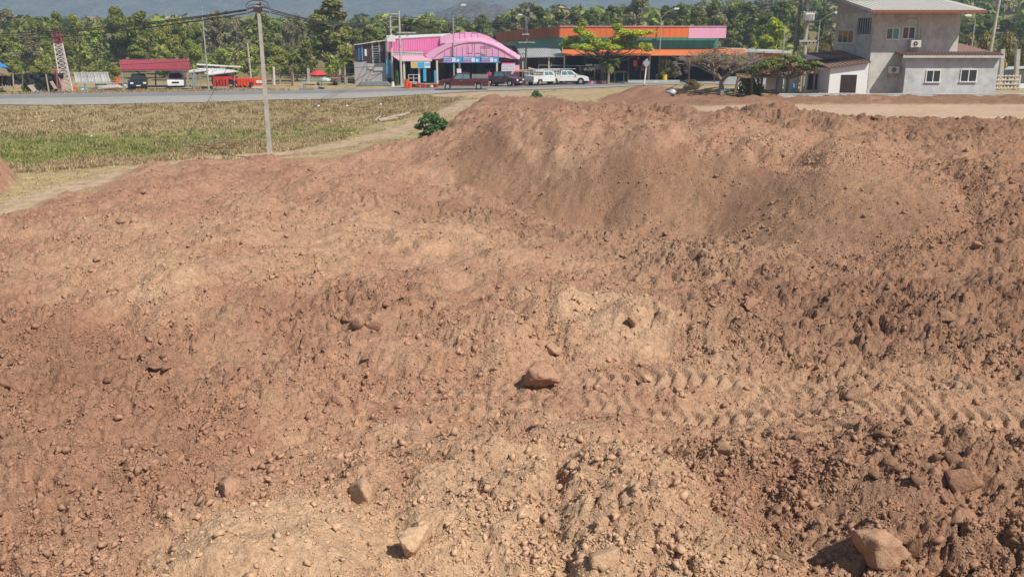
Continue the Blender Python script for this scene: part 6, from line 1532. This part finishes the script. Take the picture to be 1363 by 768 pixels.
for px, top, Y, wd, kd, lab in [
    (20,11,185,56,'dry','brownish tall tree at the top left corner above the netted shack'),(8,42,150,52,'bushy','yellowish bushy tree at the left edge behind the blue roof'),(42,40,140,46,'dry','dull brown green tree behind the netted shack'),
    (62,25,165,42,'dense','dark green tree directly behind the red top of the mast, left'),(86,15,170,42,'dense','taller rounded green tree just right of the mast top'),(110,18,160,38,'bushy','light green tree between the mast and the carport'),
    (133,30,150,44,'bushy','lower yellowish tree left of the tall dark tree over the carport'),(163,8,150,58,'dense','tallest dark green tree, left one above the red carport'),(196,12,148,52,'dense','broad dark green tree above the middle of the red carport'),
    (221,28,140,40,'bushy','lime green tree above the right end of the red carport'),(243,25,150,46,'bushy','yellow green tree just left of the left street lamp'),(266,30,145,38,'dense','dark tree right behind the left street lamp'),
    (291,16,165,42,'dry','flat topped brown green tree rising between lamp and concrete pole'),(318,28,175,40,'dry','greyish thin tree left of the concrete pole'),(356,16,160,50,'dense','dull green tree right behind the concrete pole'),
    (385,24,175,36,'dry','reddish brown tree right of the concrete pole'),(402,20,155,30,'dry','thin dry tree left of the tall feathery tree'),(438,-6,135,74,'tall','tallest feathery tree, left of the workshop'),
    (473,38,150,44,'dense','green tree behind the left corner of the workshop'),(498,34,160,42,'dense','rounded green tree behind the workshop roof'),(460,60,125,36,'bushy','lower green tree between tall tree and workshop'),
    (25,78,122,26,'bushy','small round green tree over the netting at the left'),(55,82,122,36,'bushy','low leafy tree behind the netting beside the mast'),(122,88,122,26,'shrub','low green shrub behind the steel rack'),
    (152,86,122,20,'shrub','small shrub between steel rack and carport'),(225,66,125,40,'bushy','low light tree right behind the carport roof'),(300,64,122,44,'bushy','bushy tree behind the white roofed shelter'),
    (335,60,122,46,'bushy','leafy tree behind the short leaning post'),(372,62,122,44,'bushy','bushy yellow green tree behind the white slender post'),(408,52,122,52,'dense','dense green tree left of the parasol'),
    (445,76,122,30,'shrub','green shrub above the brown cart'),(186,60,130,44,'dense','dark low tree behind the carport'),(90,55,135,46,'dense','mid green tree seen through the lattice mast'),(262,58,128,34,'bushy','lower tree behind the lamp post and shelter')]:
    tree(px, top, Y, wd, kd, lab, group=G1)
G2 = 'pine like trees behind the shops'
nm = ['left shoulder of the pink roof', 'left half of the pink roof', 'peak of the pink roof', 'right half of the pink roof', 'gap between the two shops']
for px, top, Y, wd, kd, lab in [(575,26,190,36,'pine','rounded dark tree above the left shoulder of the pink roof'),(600,28,185,32,'dry','brownish tree above the pink roof, left of its peak'),(624,28,195,34,'pine','dark tree behind the pink roof peak'),
    (641,17,190,36,'pine','round topped tree above the right half of the pink arch'),(664,19,195,38,'pine','round tree between the brown hill and the two shops'),(688,30,175,40,'dry','dry low tree filling the gap between the two shops'),
    (717,5,175,40,'pine','prominent tall tree rising above the receding orange parapet'),(697,18,190,32,'pine','dark tree just left of the prominent tall one'),(741,11,178,36,'pine','tree just right of the prominent tall one'),
    (764,13,185,36,'pine','dark tree over the corner of the orange parapet'),(786,8,180,38,'pine','dark tree above the yellow green feathery tree, left'),(809,3,185,36,'pine','dark tree above the yellow green feathery tree, right'),
    (843,-8,160,64,'dry','large pale thinly leaved tree above the orange building'),(750,24,160,40,'dry','grey thin tree close behind the orange roof corner'),(773,24,160,40,'dry','second grey thin tree close behind the orange roof'),
    (882,4,185,38,'pine','dark tree above the right street lamp'),(903,-1,190,38,'pine','dark tree right of the right street lamp head'),(925,5,185,36,'pine','dark tree above the pink panel of the parapet, left'),
    (944,0,180,40,'pine','dark tree above the pink panel of the parapet, right'),(968,3,175,40,'pine','dark tree beyond the end of the orange building'),(992,-2,190,44,'pine','tall dark tree above the bare tree'),
    (1032,0,190,46,'pine','dark tree left of the leaning dark pole top'),(1012,12,170,38,'pine','mid dark tree behind the yellow green round tree'),(1056,18,165,40,'dense','dense tree behind the leaning dark pole'),
    (1092,8,185,40,'pine','dark tree between transformer and house roof'),(1100,38,120,34,'dry','brown green tree behind the transformer pole arm'),
    (1287,26,200,30,'pine','pine beyond the right end of the house roof'),(1306,24,190,34,'pine','pine just left of the leaning grey pole'),(1330,22,190,36,'pine','pine just right of the leaning grey pole'),(1352,26,185,36,'pine','pine at the right edge of the picture'),(1270,28,185,34,'pine','pine behind the right corner of the grey house')]:
    tree(px, top, Y, wd, kd, lab, group=G2, name='pine_tree' if kd == 'pine' else 'leafy_tree')
for px, top, Y, wd, lab in [(1284,50,105,30,'yellow brown bush behind the annex, left of the leaning pole'),(1308,44,110,38,'yellow brown bush behind the leaning grey pole'),(1335,48,108,36,'yellow brown bush behind the concrete posts'),(1360,54,104,34,'yellow brown bush at the right edge behind the posts'),(1094,60,105,40,'yellow brown bush left of the grey house'),(1072,66,102,34,'yellow brown bush behind the twin poles by the house')]:
    tree(px, top, Y, wd, 'scrub', lab, group='yellow brown bushes around the house', name='bush', cat='bush')
tree(1026, 23, 142, 50, 'yellow', 'yellow green round tree behind the low orange building', name='leafy_tree')
tree(1014, 45, 145, 34, 'yellow', 'smaller yellow green tree beside the round one, behind the bare tree')
tree(999, 48, 146, 17, 'bushy', 'small bright green tree top showing above the bare tree crown')
tree(1270, 54, 92, 22, 'greenbush', 'dark red green shrub above the annex roof', name='bush', cat='bush')
tree(883, 73, 121, 30, 'bushy', 'small green tree right of the right street lamp')
tree(898, 82, 120, 26, 'dry', 'small brownish tree beside the bare tree, left')
tree(962, 62, 130, 14, 'yellow', 'small yellow green conical tree left behind the bare tree')
tree(528, 95, 112, 9, 'greenbush', 'little green shrub at the foot of the twin poles', name='bush', cat='bush')
def bush_at(px, py, w_, h_, kind, label, n=1.0):
    x, y, z = on(px, py, -1.0); tm, cm, H, w = PROTO[kind][0]
    t = empty('bush', label, 'bush', (x, y, z), px, None); t.scale = (w_ / w / 2, w_ / w / 2, h_ / H); link('stem', tm, t); link('foliage', cm, t); return t
bush_at(576, 186, 3.6, 1.8, 'greenbush', 'dark green leafy bush at the foot of the big soil bank')
bush_at(569, 187, 2.4, .6, 'greenbush', 'low green weeds in front of the dark green bush')
bush_at(714, 137, 1.6, 1.0, 'greenbush', 'small green weed with tall stem behind the crest of the bank')
bush_at(921, 126, 2.2, 1.1, 'scrub', 'sparse grey green bush on the berm left of the bare tree')
bush_at(915, 112.5, 1.5, .5, 'greenbush', 'low green tuft by the side road')
bush_at(38, 122.5, 2.2, 1.6, 'shrub', 'leafy weed clump before the netted shack'); bush_at(57, 120, 1.4, 1.2, 'shrub', 'smaller weed clump left of the short red mast')
# vine mass under the shelter
C = [(0, 0, .5), (.3, .1, 1.1), (-.3, 0, 1.3), (.1, 0, 1.9), (.5, 0, .5), (-.5, 0, .6)]; V, F, c = leaf_cloud(C, [(.6, .5, .5)] * 6, 900, .2, GP, 91)
x = QX(1000, YT + .3); o = link('climbing_vine', mesh_np('climbing_vine', V, F, m_leaf, c)); o.location = (x, YT + .3, 1.25); tag(o, 'dark green vine mass growing under the thatched shelter', 'vine')

# palms -----------------------------------------------------------
def frond(mb_v, mb_f, mb_c, base, az, L_, rise, droop, r, col, wid=.5):
    n = 11; prev = None; pts = []
    for k in range(n + 1):
        t_ = k / n; rad = L_ * t_ * (1 - .18 * t_); z = rise * L_ * t_ - droop * L_ * t_ * t_
        pts.append(Vector(base) + Vector((math.cos(az) * rad, math.sin(az) * rad, z)))
    side = Vector((-math.sin(az), math.cos(az), 0))
    for k in range(1, n + 1):
        p = pts[k]; d = (pts[k] - pts[k - 1]).normalized(); wl = wid * math.sin(math.pi * min(1, .12 + k / n * .9)) * (L_ / 3)
        for s in (-1, 1):
            for j in range(2):
                q0 = pts[k - 1].lerp(p, j * .5); tip = q0 + side * s * wl + d * wl * .7 - Vector((0, 0, wl * .45)); e = d * .09 * L_ / 3
                i = len(mb_v); mb_v += [q0 - e, q0 + e, tip]; mb_f.append((i, i + 1, i + 2)); cc = [v * r.uniform(.7, 1.3) for v in col]; mb_c += [cc] * 3
def palm(px, top, Y, label, L_=3.0, nf=22, pal=GB, trunk_r=.16, crown_dz=1.2, zb_=0.0, name='palm_tree', cat='palm', wid=.5, stub=False):
    x = QX(px, Y); zt = QZ(top, Y); hz = zt - crown_dz
    t = empty(name, label, cat, (x, Y, zb_)); r = random.Random(px); V = []; F = []; C_ = []
    for k in range(nf):
        frond(V, F, C_, (0, 0, hz - zb_), k * 2.4 + r.uniform(-.2, .2), L_ * r.uniform(.8, 1.1), r.uniform(-.1, .95), r.uniform(.45, .8), r, r.choice(pal), wid)
    fr_ = mesh_np('fronds', np.array([v[:] for v in V]), np.array(F), m_leaf, np.array(C_)); link('fronds', fr_, t)
    MB().tube((0, 0, -.3), (0, 0, hz - zb_), trunk_r * 1.3, trunk_r, 10).build('trunk', m_barkp, t); return t
palm(549, 12, 135, 'coconut palm rising left behind the pink shop roof', 3.9, 26, [(.09,.10,.03),(.14,.13,.04),(.06,.08,.02)], crown_dz=2.2)
palm(566, 33, 140, 'lower coconut palm right behind the pink wing wall', 3.0, 20, [(.10,.11,.03),(.08,.09,.02)], crown_dz=1.4)
palm(511, 44, 128, 'palm behind the workshop roof beside the twin poles', 2.6, 20, [(.16,.17,.03),(.20,.19,.05)], crown_dz=1.2)
palm(810, 68, 117, 'fan palm shrub under the yellow green feathery tree', 1.9, 40, GB + [(.26,.26,.05)], .12, 1.5, wid=.7)
palm(395, 62, 122, 'short bright palm in the garden left of the tall feathery tree', 2.2, 18, GY[2:] + GB, .12, 1.0)
palm(372, 78, 117, 'low banana like palm right of the concrete pole', 1.5, 14, GB, .09, .8, wid=.9); palm(390, 84, 117, 'small palm over the dark garden post', 1.2, 14, GB, .08, .6)
palm(459, 74, 116, 'slim banana plant left of the workshop', 1.4, 12, GY[2:], .12, .7, wid=.9); palm(449, 86, 116, 'small banana plant above the brown cart', 1.1, 10, GY[2:], .08, .5, wid=.9)
palm(362, 92, 116, 'small dry palm beside the white slender post', 1.0, 12, GB, .07, .4)
# feathery yellow green tree
YF = 118.0
ft = empty('flame_tree', 'wide feathery yellow green tree in front of the orange building', 'tree', (QX(802, YF), YF, 0))
C = []; R = []
for px, py, wr, hr in [(775,33,6,5),(770,40,8,4),(780,46,11,4),(763,52,11,4),(755,60,9,3.5),(772,62,14,4),(790,56,13,5),(788,66,12,3.5),(820,36,7,4),(828,43,11,4.5),(838,50,13,4.5),(822,54,12,5),(812,63,13,4),(835,62,15,4.5),(855,61,11,4),(866,66,7,3),
    (846,44,12,3),(864,43,10,2),(803,60,11,5),(824,33,5,3)]:
    p = P3(px, py, YF); C.append((p.x - ft.location.x, random.Random(px).uniform(-2, 2), p.z)); R.append((wr / FPX * YF, wr / FPX * YF, hr / FPX * YF))
V, F, c = leaf_cloud(C, R, 11000, .19, GY, 93, .3, up=1.2, elong=2.2); link('crown', mesh_np('crown', V, F, m_leaf, c), ft); link('trunk', trunk_mesh(C, 3.0, .22, 3, m_bark), ft)

# bare tree: recursive limbs and twigs
def bare_tree(px, py, z, label, top_h, half_w, seed, name='bare_tree'):
    x, y, z = on(px, py, z); t = empty(name, label, 'tree', (x, y, z)); r = random.Random(seed)
    limb = MB(); tw = []
    def grow(p, d, L_, rad, lvl):
        q = p + d * L_; limb.tube(p, q, rad, rad * .72, 7 if lvl < 2 else 4, False)
        if lvl >= 4:
            for k in range(9):
                a = p.lerp(q, r.random()); dd = (d + Vector((r.gauss(0, .6), r.gauss(0, .6), r.gauss(-.05, .35)))).normalized() * r.uniform(.3, .8)
                tw.append((a, a + dd)); 
                for j in range(3): b = a + dd * r.uniform(.4, 1); tw.append((b, b + (dd.normalized() + Vector((r.gauss(0, .6), r.gauss(0, .6), r.gauss(-.1, .4)))) * r.uniform(.12, .4)))
            return
        nb = 3 if lvl else 4
        for k in range(nb):
            a = r.uniform(0, 6.28) if lvl else k * 1.57 + .4
            side = Vector((math.cos(a), math.sin(a), 0)); up = .75 if lvl == 0 else .25
            nd = (d * (.7 if lvl else .25) + side * (.75 if lvl else .8) + Vector((0, 0, up * (1 - .2 * lvl)))).normalized(); nd.z = max(nd.z, -.1 if lvl > 2 else .12)
            grow(q if k < 2 or lvl == 0 else p.lerp(q, .6), nd.normalized(), L_ * r.uniform(.68, .88), rad * .62, lvl + 1)
    grow(Vector((0, 0, -.2)), Vector((.02, 0, 1)), 1.75, .2, 0)
    P_ = np.array([[v[:] for v in a] for a in tw]); hmax = max(v[2] for v in limb.v); wmax = max(abs(v[0]) for v in limb.v)
    sx, sz = half_w / wmax, top_h / hmax
    limb.v = [(a * sx, b * sx, c_ * sz) for a, b, c_ in limb.v]; P_ = P_ * np.array([sx, sx, sz])
    limb.build('trunk', m_barkp, t)
    a, b = P_[:, 0], P_[:, 1]; d = b - a; n = np.cross(d, np.random.default_rng(1).normal(size=d.shape)); n /= np.linalg.norm(n, axis=1)[:, None] + 1e-9; n *= .016
    V = np.stack([a - n, a + n, b + n * .4, b - n * .4], 1).reshape(-1, 3); link('twigs', mesh_np('twigs', V, np.arange(len(V)).reshape(-1, 4), m_twig), t)['kind'] = 'stuff'
    r2 = np.random.default_rng(seed); k = r2.integers(0, len(b), 1300); Lc = b[k] + r2.normal(size=(1300, 3)) * .08
    V, F, c = leaf_cloud(Lc, np.full((1300, 3), .05), 1300, .08, [(.19,.16,.09),(.16,.14,.08),(.22,.18,.11),(.14,.14,.06)], seed, .2)
    link('dry_leaves', mesh_np('dry_leaves', V, F, m_leaf, c), t)['kind'] = 'stuff'; return t
bare_tree(959, 127, 1.3, 'wide bare brown tree with forked pale trunk on the berm', 4.1, 3.9, 4)
# flat topped tree by the house
YU = 75.5
ut = empty('flat_topped_tree', 'small flat topped tree, green above and brown beneath, before the white shed', 'tree', (QX(1049, YU), YU, 1.3)); C = []; R = []
for k, (px, py, wr, hr) in enumerate([(1012,86,9,3),(1024,83,10,3),(1036,80,10,3.5),(1048,78,9,3),(1058,81,10,3.2),(1070,82,9,3),(1082,84,8,2.6),(1030,88,12,3),(1050,87,12,3.2),(1068,88,11,3),(1018,90,8,2.6),(1040,74,5,2.5)]):
    p = P3(px, py, YU); C.append((p.x - ut.location.x, (k * 37 % 11 - 5) * .28, p.z - 1.3)); R.append((wr / FPX * YU, wr / FPX * YU, hr / FPX * YU))
V, F, c = leaf_cloud(C, R, 5200, .13, [(.08,.12,.025),(.12,.15,.03),(.16,.17,.05)], 94, .3, up=1); link('crown', mesh_np('crown', V, F, m_leaf, c), ut)
V, F, c = leaf_cloud([(a, b, z - .42) for a, b, z in C], [(a * .95, b, z * 1.1) for a, b, z in R], 3800, .11, [(.30,.22,.14),(.24,.18,.11),(.18,.15,.08)], 95, .2); link('dry_underside', mesh_np('dry_underside', V, F, m_leaf, c), ut)
link('trunk', trunk_mesh(C, 1.5, .17, 5, m_bark), ut)

# woodland behind: one mass -----------------------------------------
def woodland(name, items, pal_sets, n, size, seed):
    VV, FF, CC = [], [], []; off = 0; r = np.random.default_rng(seed)
    for i, (x, y, z, H, w_) in enumerate(items):
        C, R = lobes(H * .05, H, w_, 7, seed * 100 + i, .8); V, F, c = leaf_cloud(C, R, n, size * (1 + y / 500), pal_sets[i % len(pal_sets)], seed + i, .75)
        VV.append(V + np.array([x, y, z])); FF.append(F + off); CC.append(c * r.uniform(.75, 1.2)); off += len(V)
    o = link(name, mesh_np(name, np.vstack(VV), np.vstack(FF), m_leaf, np.vstack(CC)), kind='stuff'); return o
r_ = random.Random(21); it = []
for k in range(185):
    Y = 175 + 260 * r_.random(); px = r_.uniform(-260, 720); x = QX(px, Y); top = r_.uniform(24, 34)
    z0 = ground_z(x, Y); H = max(4, QZ(top, Y) - z0); it.append((x, Y, z0, H, r_.uniform(3.5, 6)))
for k in range(190):
    Y = 190 + 260 * r_.random(); px = r_.uniform(680, 1620); x = QX(px, Y); top = r_.uniform(8, 20) if px < 1230 else r_.uniform(24, 34)
    z0 = ground_z(x, Y); H = min(14, max(5, QZ(top, Y) - z0)); it.append((x, Y, z0, H, r_.uniform(3.5, 6)))
woodland('woodland', it, [GA, GB, GP, GC, GP], 330, .85, 3)
# understorey scrub hides the field edge behind the lots
it = []
for k in range(150):
    Y = r_.uniform(126, 175); px = r_.uniform(-200, 1600); x = QX(px, Y); it.append((x, Y, ground_z(x, Y), r_.uniform(2.5, 4.5), r_.uniform(2, 3.6)))
it = [q for q in it if not (-3 < q[0] < 32 and q[1] < 158) and not (-22 < q[0] < 4 and q[1] < 126) and not (-62 < q[0] < -50 and q[1] < 170)]
woodland('undergrowth', it, [GB, GC, GA, GB], 260, .38, 9)

# mountains ----------------------------------------------------------
def m_forest_hill(name, a, b, sc):
    m = mat(name, a, rough=1, var=.1, scale=.01, spec=0); t = m.node_tree; N = t.nodes; L = t.links; bs = N['Principled BSDF']
    tc = next(n for n in N if n.type == 'TEX_COORD'); v = N.new('ShaderNodeTexVoronoi'); v.inputs['Scale'].default_value = sc; L.new(tc.outputs['Object'], v.inputs['Vector'])
    n = N.new('ShaderNodeTexNoise'); n.inputs['Scale'].default_value = sc * .22; n.inputs['Detail'].default_value = 8; n.inputs['Roughness'].default_value = .75; L.new(tc.outputs['Object'], n.inputs['Vector'])
    mx = N.new('ShaderNodeMixRGB'); mx.inputs[1].default_value = (*a, 1); mx.inputs[2].default_value = (*b, 1); r = N.new('ShaderNodeMapRange'); r.inputs['From Min'].default_value = .42; r.inputs['From Max'].default_value = .58
    L.new(n.outputs['Fac'], r.inputs['Value']); L.new(r.outputs[0], mx.inputs[0]); L.new(mx.outputs[0], bs.inputs['Base Color'])
    bp = N.new('ShaderNodeBump'); bp.inputs['Distance'].default_value = 9; bp.invert = True; L.new(v.outputs['Distance'], bp.inputs['Height']); L.new(bp.outputs[0], bs.inputs['Normal']); return m
def hills(name, Y0, Y1, prof, seed, m, rough=.22, nx=420, ny=70, kind='structure', fs=.004):
    """prof: (px, py of the skyline); ridge at 60 % of the depth"""
    ys = np.linspace(Y0, Y1, ny); us = np.linspace(prof[0][0], prof[-1][0], nx)
    U, Yg = np.meshgrid(us, ys); X = (U - 681.5) / FPX * Yg * 1.04
    Yr = Y0 + (Y1 - Y0) * .6; top = np.interp(U, [p[0] for p in prof], [p[1] for p in prof]); Hh = (HOR - top) / FPX * Yr + CAMZ
    t = (Yg - Y0) / (Y1 - Y0); env = np.sin(np.pi / 2 * np.clip(t / .6, 0, 1)) ** 1.1 * np.where(t > .6, np.cos(np.pi / 2 * (t - .6) / .4) , 1)
    rdg = 1 - np.abs(fbm(X * fs, Yg * fs * .6, seed, 5)); 
    Z = Hh * env * (1 - rough + rough * 1.5 * rdg) + fbm(X * .03, Yg * .03, seed + 9, 3) * 5 * env - 3
    V = np.stack([X, Yg, Z], -1).reshape(-1, 3); i = np.arange(ny - 1)[:, None] * nx + np.arange(nx - 1)[None]
    F = np.stack([i, i + 1, i + nx + 1, i + nx], -1).reshape(-1, 4); return link(name, mesh_np(name, V, F, m, smooth=True), kind=kind)
m_hill = m_forest_hill('forested_slope', (.09, .11, .07), (.26, .24, .17), .07)
hills('mountain_range', 1900, 4300, [(-1500,-60),(-300,-60),(100,-50),(500,-40),(750,-20),(900,-2),(1010,-4),(1120,6),(1215,-3),(1260,2),(1363,11),(1500,18),(1900,26),(1300,30)], 501, m_hill)
hills('brown_hill', 900, 1500, [(520,40),(560,33),(590,20),(615,9),(640,6),(662,8),(685,18),(720,28),(770,40)], 555, m_forest_hill('bare_wood_slope', (.13, .095, .07), (.20, .15, .115), .12), rough=.12, nx=120, fs=.01)

# grass ----------------------------------------------------------------
def tufts(n, seed):
    r = np.random.default_rng(seed); m = n * 3
    px = r.uniform(-260, 1420, m); py = 120 + 175 * r.random(m) ** 1.15
    ok = (px < 740) ; px, py = px[ok], py[ok]
    xy = np.array([G(a, b, -1.2 if b > 140 else -.2) for a, b in zip(px, py)]); x, y = xy[:, 0], xy[:, 1]
    out = terrain(x, y, np.full(x.shape, .3)); h = out[0]
    path = PATHF(x, y) + .4 * fbm(x * .25, y * .25, 201, 4); road = sdist(RP, x, y)
    k = (out[1] < .08) & (out[3] < .2) & (path < -.15 + .5 * r.random(len(x))) & (road < -.5) & (y < 108); x, y, h = x[k][:n], y[k][:n], h[k][:n]
    gr = GREENF(x, y) + .35 * fbm(x * .25, y * .25, 201, 4) + .25 * fbm(x * 1.1, y * 1.1, 205, 3); stw = STRAWF(x, y)
    keep = r.random(len(x)) < np.where(stw > .45, .35, 1); x, y, h, gr, stw = x[keep], y[keep], h[keep], gr[keep], stw[keep]
    tall = np.clip(.6 + .7 * fbm(x * .5, y * .5, 611, 3), .15, 1.6)
    nb = 6; N = len(x); a = r.uniform(0, 6.283, (N, nb)); hh = (.13 + .26 * r.random((N, nb))) * tall[:, None] * np.where(stw > .45, .35, 1)[:, None]
    wd = .045; bx = x[:, None] + r.normal(size=(N, nb)) * .10; by = y[:, None] + r.normal(size=(N, nb)) * .10; bz = np.repeat(h[:, None], nb, 1) - .02
    dx, dy = np.cos(a), np.sin(a); le = hh * r.uniform(.2, .9, (N, nb))
    P0 = np.stack([bx - dy * wd, by + dx * wd, bz], -1); P1 = np.stack([bx + dy * wd, by - dx * wd, bz], -1); P2 = np.stack([bx + dx * le, by + dy * le, bz + hh], -1)
    V = np.stack([P0, P1, P2], 2).reshape(-1, 3); F = np.arange(len(V)).reshape(-1, 3)
    dry = np.array([(.50,.38,.20),(.42,.31,.16),(.34,.24,.13),(.54,.43,.24)]); grn = np.array([(.30,.31,.09),(.36,.35,.12),(.24,.26,.07)]); sw = np.array([(.50,.40,.22),(.44,.33,.18)])
    g = (gr + r.normal(size=N) * .2) > .5; c = np.where(g[:, None], grn[r.integers(0, 3, N)], dry[r.integers(0, 4, N)]); c = np.where((stw + r.normal(size=N) * .15 > .5)[:, None] & ~g[:, None], sw[r.integers(0, 2, N)], c)
    c = c * r.uniform(.9, 1.25, N)[:, None]; return V, F, np.repeat(c, nb * 3, 0)
RP = np.array([G(*p, 0) for p in RF] + [G(*p, 0) for p in RN[::-1]])
V, F, c = tufts(60000, 77)
o = link('meadow_grass', mesh_np('meadow_grass', V, F, m_grass, c), kind='stuff'); o['label'] = 'dry brown and green grass covering the embankment and ditch'; o['category'] = 'grass'
# hay heap
x, y, z = on(292, 197, -1.8); r2 = np.random.default_rng(4); n = 1500; p = r2.normal(size=(n, 3)) * np.array([1.6, .8, .22]); p[:, 2] = np.abs(p[:, 2]) * np.exp(-(p[:, 0] / 2.2) ** 2) + .03
d = r2.normal(size=(n, 3)) * np.array([.35, .35, .12]); nn = r2.normal(size=(n, 3)) * .018; V = np.stack([p - nn, p + nn, p + d], 1).reshape(-1, 3)
c = np.repeat(np.array([(.50,.38,.21),(.42,.30,.16),(.34,.23,.12)])[r2.integers(0, 3, n)], 3, 0); o = link('hay_heap', mesh_np('hay_heap', V, np.arange(n * 3).reshape(-1, 3), m_grass, c)); o.location = (x, y, z); tag(o, 'low heap of straw at the edge of the green grass, left of the concrete pole', 'hay heap')

# air ------------------------------------------------------------------
hz = MB().box(-5200, 5200, -60, 9500, -12, 420).build('haze', m_white, kind='stuff'); hz.data.materials.clear()
mh = bpy.data.materials.new('haze_air'); mh.use_nodes = True; t = mh.node_tree; t.nodes.remove(t.nodes['Principled BSDF'])
pv = t.nodes.new('ShaderNodeVolumePrincipled'); pv.inputs['Color'].default_value = (.58, .78, 1, 1); pv.inputs['Density'].default_value = .00062; pv.inputs['Anisotropy'].default_value = 0
t.links.new(pv.outputs[0], t.nodes['Material Output'].inputs['Volume']); hz.data.materials.append(mh)
